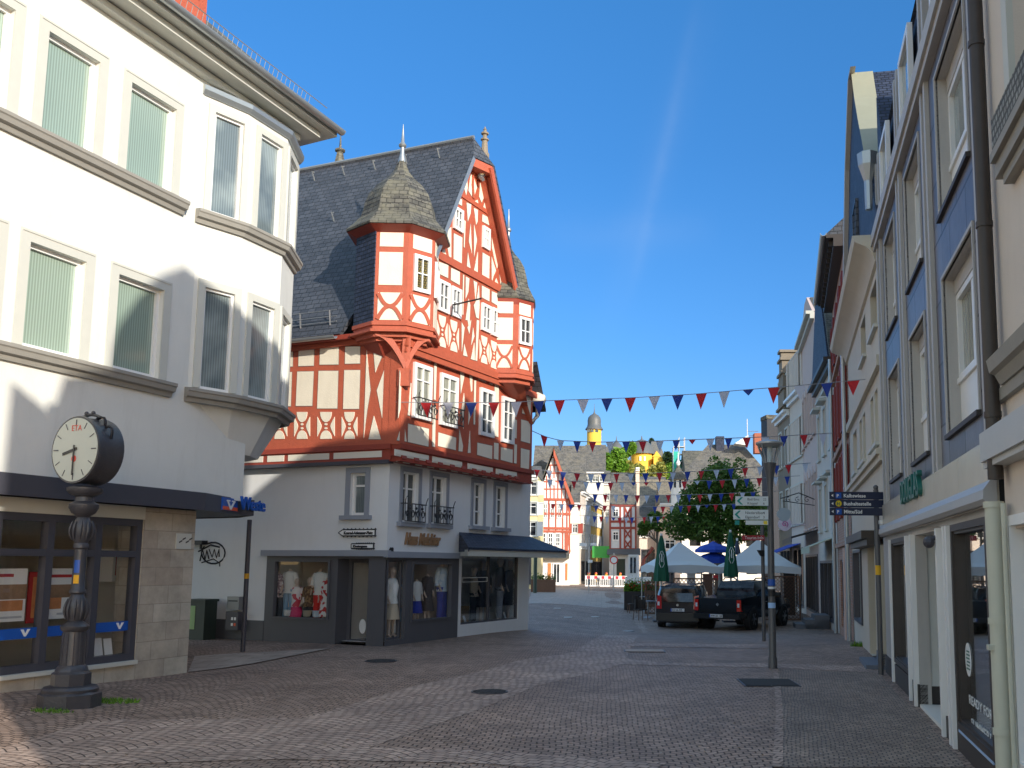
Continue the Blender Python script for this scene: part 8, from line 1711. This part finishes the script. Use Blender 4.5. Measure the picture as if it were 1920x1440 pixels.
# under the tents: counters, posts and things in the shade
f = BF(47)
for i, (x0, x1, y0, y1, m, nm, lb_, ct) in enumerate(((1290, 1304, 1076, 1100, 'rwhite', 'serving_hatch', 'pale serving cabinet under the left tent', 'cabinet'), (1320, 1336, 1078, 1100, 'wood', 'counter', 'brown counter under the left tent near the red sign', 'counter'), (1470, 1490, 1075, 1110, 'rust', 'counter', 'dark counter under the right tent edge', 'counter'))):
    a, b = f.uz(x0, y1), f.uz(x1, y0); mb = MB(); mb.fbox(f, a[0], b[0], -.6, 0, gz(a[0], 47), b[1]); mb.fbox(f, a[0]-.05, b[0]+.05, -.65, .05, b[1], b[1]+.05); build(nm, mb, M_[m], None, lb_, ct, org=f.P(a[0], 0, gz(a[0], 47)))
a, b = f.uz(1336, 1088), f.uz(1346, 1078); mb = MB(); mb.fbox(f, a[0], b[0], .3, .36, a[1], b[1]); build('red_box_sign', mb, mat('bright red sign', (.75, .03, .03)), None, 'small bright red square sign hanging under the left tent', 'sign', org=f.P(a[0], .3, a[1]))
# construction barrier
def barrier(px0, px1, Y, rot, label, nl):
    f = BF(Y, rot); a, b = f.uz(px0, 1100)[0], f.uz(px1, 1100)[0]; g = f.uz((px0+px1)/2, 1103)[1]; g = max(g, 0); t = thing('road_barrier', f.P(a, 0, 0), label, 'barrier'); mb = MB(); mb.fbox(f, a, b, 0, .05, .05, .14); mb.fbox(f, a, b, 0, .05, .65, .95)
    n = int((b-a)/.14)
    for i in range(n+1): u = a+(b-a-.06)*i/n; mb.fbox(f, u, u+.06, .005, .045, .14, .65)
    build('panel', mb, M_['white'], t); mb = MB(); k = max(2, int((b-a)/.45))
    for i in range(k): u = a+(b-a)*(i+.25)/k; mb.fbox(f, u, u+(b-a)/k*.45, .05, .06, .68, .92)
    build('red_reflectors', mb, mat('red reflective foil', (.7, .03, .05)), t)
    for i in range(nl): u = a+(b-a)*(i+.5)/nl; mb = MB(); mb.ball(f.P(u, .02, 1.12), .11, 8, 6); l_ = build('warning_lamp', mb, mat('amber red lamp', (.75, .12, .02), .3), t); mb = MB(); mb.fbox(f, u-.08, u+.08, -.03, .08, .95, 1.05); build('lamp_foot', mb, mat('yellow lamp foot', (.8, .5, .03)), l_)
barrier(1097, 1124, 82, 4, 'left red and white road barrier panel with two warning lamps', 2); barrier(1124.5, 1149, 81.6, 4, 'middle red and white road barrier panel', 1); barrier(1151, 1175, 81.2, 3, 'right red and white road barrier panel next to the excavator', 1)
# round no entry sign, posts
f = BF(70); p = f.uz(1151, 1050); mb = MB(); mb.tube([f.P(p[0], -.05, 0), f.P(p[0], -.05, p[1]+.5)], .04, 8); t = build('no_entry_sign', mb, M_['steel'], None, 'round white traffic sign with red ring in front of the green door', 'traffic sign', org=f.P(p[0], 0, 0))
for r, m, o in ((.30, 'flagred', .02), (.22, 'white', .03)): mb = MB(); mb.plate(f, [(p[0]+r*cos(k*pi/10), p[1]+r*sin(k*pi/10)) for k in range(20)], o-.02, o); build('disc', mb, M_[m], t)
f = BF(68); 
for px, lab in ((1104, 'steel post with white street name plates left of the green fascia'),):
    p = f.uz(px, 1095); mb = MB(); mb.tube([f.P(p[0], 0, 0), f.P(p[0], 0, f.uz(px, 1010)[1])], .04, 8); t = build('signpost', mb, M_['steel'], None, lab, 'signpost', org=f.P(p[0], 0, 0))
    for x0, x1, y0, y1 in ((1086, 1100, 1018, 1024), (1107, 1119, 1018, 1023), (1102, 1111, 1050, 1055)): a, b = f.uz(x0, y1), f.uz(x1, y0); mb = MB(); mb.fbox(f, a[0], b[0], .04, .07, a[1], b[1]); build('name_plate', mb, M_['white'], t)
f = BF(64); p = f.uz(1003, 1108); mb = MB(); mb.tube([f.P(p[0], 0, 0), f.P(p[0], 0, f.uz(1003, 1030)[1])], .12, 8); build('green_post', mb, mat('dark green post', (.03, .06, .045), .4), None, 'dark green round post in front of the low wooden planter', 'post', org=f.P(p[0], 0, 0))
# excavator
f = BF(70, -6); g = lambda x, y: f.uz(x, y); t = thing('excavator', f.P(g(1190, 1090)[0], 0, 0), 'small white excavator with glazed cab and raised reddish arm, left of the tents', 'excavator'); a, b = g(1178, 1098), g(1196, 1040); mb = MB(); mb.fbox(f, a[0], b[0], -1.2, 0, .8, b[1]); frame_ring(mb, f, a[0], b[0], .8, b[1], .12, 0, .04); build('cab', mb, M_['tent'], t)
mb = MB(); mb.fbox(f, a[0]+.14, (a[0]+b[0])/2-.05, .0, .045, 1.3, b[1]-.2); mb.fbox(f, (a[0]+b[0])/2+.05, b[0]-.14, .0, .045, 1.3, b[1]-.2); build('cab_windows', mb, M_['carglass'], t)
mb = MB(); mb.fbox(f, a[0]-.2, b[0]+.9, -1.4, .1, .5, 1.0); build('chassis', mb, M_['tent'], t)
for o in (-1.3, .1): mb = MB(); mb.prism([f.P(a[0]-.3, o, .15), f.P(a[0]-.15, o, 0), f.P(b[0]+.7, o, 0), f.P(b[0]+.9, o, .15), f.P(b[0]+.7, o, .5), f.P(a[0]-.15, o, .5)], f.n*.3); build('track', mb, M_['black'], t)
P = [g(1202, 1072), g(1208, 1048), g(1218, 1036), g(1224, 1026)]; mb = MB(); mb.tube([f.P(u, .1, z) for u, z in P], [.16, .14, .12, .14], 6); build('boom', mb, mat('dull red boom', (.3, .06, .04), .5), t)
# ============================================================ DISPLAYS, WALL FITTINGS, GROUND DETAILS
def cloth(name, c, c2=None, sc=6):
    m, t, b = nodes(name); L = t.links.new; co = N(t, 'ShaderNodeTexCoord'); v = N(t, 'ShaderNodeTexVoronoi', Scale=sc); L(co.outputs['Object'], v.inputs['Vector']); r = N(t, 'ShaderNodeValToRGB'); r.color_ramp.interpolation = 'CONSTANT'; r.color_ramp.elements[0].color = rgb(c); r.color_ramp.elements[1].position = .6; r.color_ramp.elements[1].color = rgb(c2 or c); L(v.outputs['Color'], r.inputs[0]); L(r.outputs[0], b.inputs['Base Color']); b.inputs['Roughness'].default_value = .9; return m
CL = dict(white=cloth('white jersey', (.75, .75, .72)), red=cloth('red trousers', (.62, .02, .015)), pink=cloth('pink skirt', (.6, .02, .12)), heart=cloth('white knit with red hearts', (.78, .72, .7), (.6, .03, .06), 9), black=cloth('black cloth', (.02, .02, .024)), denim=cloth('pale denim', (.2, .35, .5)), blue=cloth('royal blue trousers', (.02, .05, .35)), print=cloth('flower print blouse', (.3, .2, .22), (.6, .5, .48), 22), brown=cloth('brown print', (.12, .06, .03), (.3, .18, .08), 18), pale=cloth('pale blue blouse', (.5, .62, .72), (.7, .75, .78), 12), beige=cloth('beige coat', (.45, .38, .28)), bw=cloth('white with red flowers', (.75, .74, .72), (.5, .03, .03), 12), grey=cloth('grey trousers', (.4, .43, .5)))
M_['skin'] = mat('mannequin shell', (.55, .42, .33), .5, .05)
def mannequin(fr, u, o, z, H, top, bot, label, face=0, skirt=False, head=True, longs=True, arm=0):
    t = thing('mannequin', fr.P(u, max(o, -.27), z), label, 'mannequin'); o = max(o, -.27); n = fr.n; d = fr.d; s = H/1.75
    if face: a = radians(face); n, d = (n*cos(a)+d*sin(a)), (d*cos(a)-n*sin(a))
    C = lambda a, b, c: fr.P(u, o, z)+d*(a*s)+n*(b*s)+Vector((0, 0, c*s))
    def ring(c, rx, ry, k=12): return [c+d*(rx*s*cos(2*pi*i/k))+n*(ry*s*sin(2*pi*i/k)) for i in range(k)]
    mb = MB(); mb.loft([ring(C(0, 0, .92), .15, .10), ring(C(0, 0, 1.1), .13, .09), ring(C(0, .01, 1.3), .16, .11), ring(C(0, 0, 1.42), .17, .09), ring(C(0, 0, 1.47), .06, .055), ring(C(0, 0, 1.54), .05, .05)]+([ring(C(0, .01, 1.58), .07, .09), ring(C(0, .01, 1.66), .082, .10), ring(C(0, 0, 1.73), .06, .075), ring(C(0, 0, 1.76), .01, .01)] if head else []))
    for x in (-.09, .09): mb.tube([C(x, 0, .93), C(x*1.05, .01, .5), C(x*1.1, 0, .07), C(x*1.1, .10, .03)], [.085*s, .058*s, .038*s, .03*s], 8)
    for x in (-1, 1): mb.tube([C(x*.18, 0, 1.40), C(x*.25, -.02, 1.15), C(x*.24, .08+arm*.1, .93), C(x*.22, .12+arm*.12, .84)], [.045*s, .036*s, .026*s, .02*s], 7)
    build('body', mb, M_['skin'], t, smooth=60)
    mb = MB(); mb.loft([ring(C(0, 0, .84), .205, .145), ring(C(0, 0, 1.0), .175, .125), ring(C(0, .015, 1.28), .195, .14), ring(C(0, 0, 1.42), .195, .11), ring(C(0, 0, 1.475), .09, .08)]);
    for x in (-1, 1): mb.tube([C(x*.16, 0, 1.42), C(x*.25, -.01, 1.22), C(x*.27, .0, 1.10 if not longs else .98)], [.075*s, .07*s, .06*s], 8)
    build('top', mb, CL[top], t, smooth=60)
    mb = MB()
    if skirt: mb.loft([ring(C(0, 0, .45), .27, .2), ring(C(0, 0, .7), .22, .17), ring(C(0, 0, .9), .165, .12), ring(C(0, 0, .95), .16, .115)])
    else:
        for x in (-.09, .09): mb.tube([C(x, 0, .95), C(x*1.08, .01, .5), C(x*1.25, 0, .10)], [.11*s, .085*s, .085*s], 9)
    build('skirt' if skirt else 'trousers', mb, CL[bot], t, smooth=60); return t
# lane display (seen left of the door)
zf = ks[2]; q = lambda px: FK.uz(px, 1100, -.32)[0]; hK = (ks[3]-ks[2])*1.0
mannequin(FK, q(524), -.5, zf-.25, hK+.15, 'print', 'black', 'mannequin in patterned blouse and black trousers, leftmost in the lane window', head=False)
mannequin(FK, q(546), -.6, zf-.1, hK+.05, 'white', 'denim', 'mannequin in plain white shirt and pale jeans in the lane window', head=False, longs=False)
mannequin(FK, q(560), -.3, zf-.35, hK*.93, 'heart', 'pink', 'child mannequin in white jumper with red hearts and pink skirt in the lane window', skirt=True)
mannequin(FK, q(584), -.45, zf-.35, hK*.95, 'brown', 'black', 'small mannequin in brown print dress in the lane window', skirt=True)
mannequin(FK, q(603), -.5, zf-.15, hK+.1, 'white', 'red', 'mannequin in white shirt with red apple print and red trousers in the lane window', head=False, longs=False)
mannequin(FK, q(618), -.25, zf-.3, hK+.05, 'bw', 'bw', 'mannequin in red and white flowered dress at the right side of the lane window', skirt=True, head=False)
apple = MB(); u_, zz_ = q(603), zf-.15+(hK+.1)/1.75*1.27
for s_ in (-1, 1): apple.ball(FK.P(u_+s_*.035, -.5+.155, zz_), .05, 8, 6)
build('apple_print', apple, CL['red'], [o for o in bpy.data.objects if o.get('label', '').startswith('mannequin in white shirt with red apple')][0])
def shoes(fr, spots, z, lab):
    for i, (px, m, l2) in enumerate(spots):
        u = fr.uz(px, 1150, -.2)[0]; mb = MB(); mb.lathe(fr.P(u, -.2, z), [(.07, 0), (.11, .02), (.12, .14), (.13, .16), (.11, .16)], 12); build('basket', mb, CL[m], None, l2, 'basket', 'baskets on the display floor', org=fr.P(u, -.2, z), smooth=50)
shoes(FK, ((541, 'white', 'white round basket nearest the left side of the lane window floor'), (577, 'beige', 'beige round basket in the middle of the lane window floor'), (595, 'pale', 'pale round basket right of the beige one in the lane window')), zf+.05, '')
# front displays
q = lambda px, o=-.34: FF.uz(px, 1100, o)[0]; h1 = fs1[3]-fs1[2]
mannequin(FF, q(733, -.3), -.32, .15, 1.65, 'white', 'beige', 'mannequin in white top and long beige skirt in the narrow corner window', skirt=True)
mannequin(FF, q(744, -.45), -.5, .12, 1.5, 'pale', 'denim', 'mannequin in pale blouse and denim skirt in the narrow corner window', skirt=True)
for px, tp_, bt, lb_, sk, hh in ((777, 'white', 'blue', 'mannequin with white sleeves and blue skirt at the left of the middle window', True, .85), (797, 'black', 'black', 'mannequin all in black in the middle window', True, .95), (825, 'pale', 'blue', 'mannequin in pale blue blouse and wide blue trousers in the middle window', False, 1.15)):
    mannequin(FF, q(px), -.5, fs1[2]-.15, h1*hh+.1, tp_, bt, lb_, skirt=sk, head=False)
for px, tp_, bt, lb_, hh, a in ((886, 'beige', 'black', 'seated height mannequin in beige coat in the right display window', .85, 20), (905, 'black', 'black', 'mannequin in dark patterned dress left of the mullion', .95, -15), (935, 'black', 'grey', 'mannequin in dark top and pale grey trousers right of the mullion', 1.0, 25), (955, 'black', 'black', 'mannequin in dark coat at the far right of the display window', .95, -10)):
    mannequin(FF, q(px, -.3), -.3, shop_r[2]-.05, (zF1-shop_r[2])*hh, tp_, bt, lb_, face=a, skirt=(bt == 'black' and a < 0))
mb = MB(); mb.fbox(FF, q(868), q(893), -.9, -.55, shop_r[2]-.1, shop_r[2]+.42); build('display_plinth', mb, M_['beige'] if 'beige' in M_ else mat('ochre plinth', (.42, .28, .12)), None, 'ochre display plinth in the right shop window', 'plinth', org=FF.P(q(868), -.5, 0))
mb = MB(); mb.fbox(FF, q(895), q(917), -.9, -.5, shop_r[2]-.1, shop_r[2]+.45); build('display_plinth', mb, M_['white'], None, 'white display plinth left of the mullion in the right shop window', 'plinth', org=FF.P(q(895), -.5, 0))
for i, (px, lb_) in enumerate(((873, 'leftmost small price card standing in the right display window'), (888, 'second small price card from the left in the right display window'), (934, 'price card just right of the mullion in the display window'), (948, 'rightmost price card in the right display window'))):
    u = q(px, -.2); mb = MB(); z = shop_r[2]+.03; mb.prism([FF.P(u, -.2, z), FF.P(u+.10, -.2, z), FF.P(u+.10, -.27, z+.17), FF.P(u, -.27, z+.17)], -FF.n*.01); build('price_card', mb, M_['white'], None, lb_, 'card', org=FF.P(u, -.2, z))
mb = MB(); mb.fbox(FF, q(743, -.2), q(751, -.2), -.22, -.2, .25, .75); build('info_board', mb, M_['white'], None, 'small white board standing in the narrow corner window', 'board', org=FF.P(q(743, -.2), -.2, .25))
mb = MB(); a, b = FF.uz(868, 1092, -.05), FF.uz(915, 1082, -.05); frame_ring(mb, FF, a[0], b[0], a[1], b[1], .015, -.075, -.065); fz_ = build('window_banner_frame', mb, M_['white'], rd)
# lane fittings
def wbox(name, px0, px1, py0, py1, d, m, lab, cat, o=0.03):
    a, b = FK.uz(px0, (py0+py1)/2, o)[0], FK.uz(px1, (py0+py1)/2, o)[0]; z0, z1 = FK.uz(px0, py1, o)[1], FK.uz(px0, py0, o)[1]; mb = MB(); mb.fbox(FK, min(a, b), max(a, b), o, o+d, z0, z1); return build(name, mb, m, None, lab, cat, org=FK.P(min(a, b), o, z0)), min(a, b), max(a, b), z0, z1
s, a, b, c, d = wbox('mail_box', 434, 456, 1118, 1143, .15, M_['trim'] if 0 else mat('grey metal box', (.22, .23, .24), .4, metal=.4), 'grey metal letter box on the lane wall beside the canopy post', 'letter box'); mb = MB(); mb.fbox(FK, a+.04, b-.04, .18, .185, d-.12, d-.09); build('slot', mb, M_['black'], s)
s, a, b, c, d = wbox('meter_box', 434, 457, 1146, 1180, .2, M_['anth'], 'dark meter cabinet with stickers under the grey letter box', 'cabinet')
for k in range(4): mb = MB(); mb.fbox(FK, a+.06+.09*(k % 2), a+.12+.09*(k % 2), .23, .235, c+.1+.14*(k//2), c+.17+.14*(k//2)); build('sticker', mb, M_['white'] if k else M_['vor'], s)
ub = FK.uz(380, 1180, .3)[0]; mb = MB(); mb.fbox(FK, ub-.28, ub+.28, .15, .55, 0, .92); mb.fbox(FK, ub-.31, ub+.31, .12, .58, .92, .98); s = build('litter_cabinet', mb, mat('dark green cabinet', (.03, .045, .035), .5), None, 'dark green utility cabinet with pale green notice in the lane', 'cabinet', org=FK.P(ub, .3, 0)); mb = MB(); mb.fbox(FK, ub+.02, ub+.26, .55, .56, .25, .82); build('notice', mb, mat('pale green notice', (.35, .5, .22)), s)
a = FK.uz(377, 1018, .1); mb = MB(); mb.fbox(FK, a[0]-.12, a[0]+.5, 0, .2, a[1]-.04, a[1]+.06); mb.tube([FK.P(a[0], .1, a[1]), FK.P(a[0], .1, a[1]-.15)], .03, 6); build('wall_lantern', mb, M_['black'], None, 'black wall lantern above the graffiti in the lane', 'lantern', org=FK.P(a[0], 0, a[1]))
# ---- ground details
def cover(px, py, rx, label, m, rect=None, cat='manhole cover'):
    p = gp(px, py); k = p.y/FPX; r = rx*k; mb = MB()
    if rect: hx, hy = rect; mb.prism([(p.x-hx, p.y-hy, 0), (p.x+hx, p.y-hy, 0), (p.x+hx, p.y+hy, 0), (p.x-hx, p.y+hy, 0)], (0, 0, .012))
    else: mb.lathe(Vector((p.x, p.y, 0)), [(r, 0), (r, .010)], 28)
    dz = gz(p.x, p.y)+.010; mb.v = [v+Vector((0, 0, dz)) for v in mb.v]; o = build('drain_cover', mb, m, None, label, cat, org=(p.x, p.y, dz)); mb = MB()
    if rect: frame_ring_h = [(p.x-hx-.03, p.y-hy-.03), (p.x+hx+.03, p.y-hy-.03), (p.x+hx+.03, p.y+hy+.03), (p.x-hx-.03, p.y+hy+.03)]; mb.prism([(x, y, dz-.003) for x, y in frame_ring_h], (0, 0, .008))
    else: mb.lathe(Vector((p.x, p.y, dz-.003)), [(r*1.13, 0), (r*1.13, .008)], 28)
    build('rim', mb, M_['anth'], o); return o, p
mc = brick('cast iron cover', (.10, .095, .09), (.07, .068, .065), (.02, .02, .02), .07, .07, .012, .8, .8, spec=.2)
cover(714, 1240, 26, 'round cast iron manhole cover near the timbered house corner', mc); cover(918, 1298, 30, 'round manhole cover at the edge of the pink paving band, nearest the viewer', mc); cover(1175, 1184, 13, 'small pale round cover in front of the parked van', mat('pale concrete cover', (.4, .38, .35)))
o, p = cover(1440, 1281, 0, 'dark rectangular drain grate beside the street lamp', mat('dark grate', (.03, .028, .026), .85), rect=(.42, .45), cat='drain grate')
cover(1208, 1221, 0, 'pale rectangular service cover in the paving left of the lamp', mat('pale worn cover', (.42, .35, .30), .8, .2, 12), rect=(.42, .28), cat='service cover')
for i, (px, py, lb_) in enumerate(((1045, 1141, 'pale floor marking nearest the house corner'), (1065, 1158, 'bright pale floor marking plate in the middle of the square'), (1115, 1157, 'broken pale floor marking line left of the café'))):
    p = gp(px, py); mb = MB(); mb.prism([(p.x-.16, p.y-.3, gz(p.x, p.y)+.012), (p.x+.16, p.y-.3, gz(p.x, p.y)+.012), (p.x+.16, p.y+.3, gz(p.x, p.y)+.012), (p.x-.16, p.y+.3, gz(p.x, p.y)+.012)], (0, 0, .006)); build('floor_plate', mb, mat('pale floor plate', (.6, .56, .5)), None, lb_, 'floor plate', org=(p.x, p.y, gz(p.x, p.y)+.012))
def weeds(px, py, rx, n, label, seed, hmax=.07):
    R = random.Random(seed); p = gp(px, py); mb = MB()
    for _ in range(n):
        a, r = R.uniform(0, 2*pi), rx*R.random()**.6; x, y = p.x+r*cos(a)*1.6, p.y+r*sin(a)*.8; h = R.uniform(.02, hmax); t = R.uniform(0, 2*pi); w = R.uniform(.008, .02); mb.face([(x-w*cos(t), y-w*sin(t), gz(x, y)), (x+w*cos(t), y+w*sin(t), gz(x, y)), (x+R.uniform(-.04, .04), y+R.uniform(-.04, .04), gz(x, y)+h)])
    build('weeds', mb, LM['bright'], None, label, 'weeds', kind='stuff', org=(p.x, p.y, 0))
weeds(195, 1318, .28, 700, 'green weeds growing between the setts right of the clock column', 1); weeds(97, 1338, .16, 260, 'tuft of weeds in front of the clock column base', 2); weeds(1610, 1212, .12, 160, 'weeds at the foot of the cream house pilaster', 3, .16)
# ---- right side fittings
def sbox(name, u0, u1, o0, o1, z0, z1, m, lab, cat): mb = MB(); mb.fbox(SF, u0, u1, o0, o1, z0, z1); return build(name, mb, m, None, lab, cat, org=SF.P(u0, o0, z0))
def awn(fr, u0, u1, z, drop, out, m, lab, val=.2):
    mb = MB(); mb.prism([fr.P(u0, .02, z), fr.P(u1, .02, z), fr.P(u1, out, z-drop), fr.P(u0, out, z-drop)], (0, 0, .03)); mb.fbox(fr, u0, u1, out, out+.02, z-drop-val, z-drop+.03); return build('awning', mb, m, None, lab, 'awning', org=fr.P(u0, 0, z))
awn(FE, .6, 4.5, 2.9, .35, .9, mat('pale striped awning', (.5, .5, .36), .8), 'cream valanced awning on the off-white narrow house')
awn(FE, uE+.3, uF-.3, 3.4, .3, 1.1, M_['black'], 'long black flat awning on the rose house')
awn(FG, 1.2, 5.0, 3.0, .5, 1.3, M_['pblue'], 'bright blue awning at the foot of the pale house')
for i in range(3): mb = MB(); mb.fbox(FE, uE*.4, uE*.4+1.6, .05, 1.3-.35*i, gz(9, 38)-.1, gz(9, 38)+.17*(i+1)); build('stone_step', mb, M_['slateblue'] if 0 else mat('grey stone step', (.16, .165, .18), .7, .1, 4), None, ('lowest', 'middle', 'top')[i]+' of the grey stone steps before the off-white narrow house', 'step', 'stone steps', org=FE.P(uE*.4, 0, gz(9, 38)))
# wrought iron hanging sign
hs_u = uE+1.2; zh = FE.uz(1500, 967)[1]; H0 = FE.P(hs_u, 0, zh); t = thing('hanging_sign', H0, 'wrought iron scroll bracket with pale shield sign hanging over the street', 'hanging sign'); mb = MB()
mb.tube([FE.P(hs_u, 0, zh+.25), FE.P(hs_u, .7, zh+.55), FE.P(hs_u, 1.5, zh+.3)], .025, 5); mb.tube([FE.P(hs_u, .0, zh+.0), FE.P(hs_u, 1.4, zh+.2)], .02, 5)
for c_ in (.35, .75, 1.15): mb.tube([FE.P(hs_u, c_+.03*k*cos(k*.9)*.5, zh+.25+.03*k*sin(k*.9)*.5) for k in range(10)], .015, 4)
mb.tube([FE.P(hs_u, 1.35, zh+.25), FE.P(hs_u, 1.35, zh-.1)], .012, 4); build('bracket', mb, M_['iron'], t)
mb = MB(); c_ = (1.35, zh-.4); mb.prism([FE.P(hs_u, c_[0]+.32*cos(k*pi/8)*(1 if k < 8 else .85), c_[1]+.30*sin(k*pi/8)) for k in range(16)], FE.d*.04); build('shield', mb, mat('pale blue grey shield', (.45, .5, .52)), t)
zr_ = FE.uz(1477, 1000)[1]; uu = uF-.6; mb = MB(); mb.prism([FE.P(uu, 1.0+.33*cos(k*pi/10), zr_+.33*sin(k*pi/10)) for k in range(20)], FE.d*.06); mb.tube([FE.P(uu+.03, .0, zr_), FE.P(uu+.03, .7, zr_)], .02, 5); s = build('round_sign', mb, mat('pale pink sign', (.75, .62, .68)), None, 'round pale pink projecting shop sign with magenta mark', 'sign', org=FE.P(uu, 0, zr_)); mb = MB(); mb.tube([FE.P(uu-.01, 1.0+.12*cos(k*.8)*(k/9), zr_+.12*sin(k*.8)*(k/9)) for k in range(14)], .02, 4); build('mark', mb, mat('magenta mark', (.6, .05, .3)), s)
# dark banners and stacked things in the shade at the end of the pavement
for i, (px, py, w_, h_, m, lb_) in enumerate(((1498, 1140, .5, .9, 'rust', 'dark wooden crate stack by the steps under the right tent edge'), (1508, 1133, .4, 1.2, 'anth', 'dark upright display rack beside the stone steps'))):
    p = gp(px, py); mb = MB(); 
    for k in range(3): mb.box(p.x-w_/2, p.x+w_/2, p.y-.2, p.y+.2, gz(p.x, p.y)+h_*k/3+.01, gz(p.x, p.y)+h_*(k+.8)/3)
    mb.box(p.x-w_/2+.03, p.x-w_/2+.07, p.y-.22, p.y-.205, gz(p.x, p.y), gz(p.x, p.y)+h_); build('display_rack', mb, M_[m], None, lb_, 'rack', org=(p.x, p.y, gz(p.x, p.y)))
mb = MB()
pa = SF.P(-.15, .06, 4.3)

# pipe brackets on the brown pipe, cable clips, loose leaves and litter on the setts
R = random.Random(77)
def scatter(label, name, cat, pxs, n, size, m, seed):
    R = random.Random(seed); mb = MB()
    for _ in range(n):
        px, py = R.uniform(*pxs[0]), R.uniform(*pxs[1]); p = gp(px, py); a = R.uniform(0, 6.28); s = size*R.uniform(.5, 1.2); u, v = Vector((cos(a), sin(a), 0)), Vector((-sin(a), cos(a), 0)); q = Vector((p.x, p.y, p.z+.02))
        mb.face([q-u*s, q-v*s*.5+Vector((0, 0, .004)), q+u*s, q+v*s*.5+Vector((0, 0, .006))])
    return build(name, mb, m, None, label, cat, kind='stuff', org=(0, 0, 0))
scatter('scattered dry leaf bits and crumbs lying over the setts of the street', 'leaf_litter', 'leaf litter', ((150, 1700), (1200, 1440)), 260, .022, mat('dry leaf', (.30, .20, .10), .9, .3), 5)
scatter('pale chewing gum spots and paper crumbs trodden into the paving', 'gum_spots', 'gum spots', ((200, 1750), (1215, 1440)), 220, .016, mat('pale gum', (.5, .47, .43), .9, .1), 6)
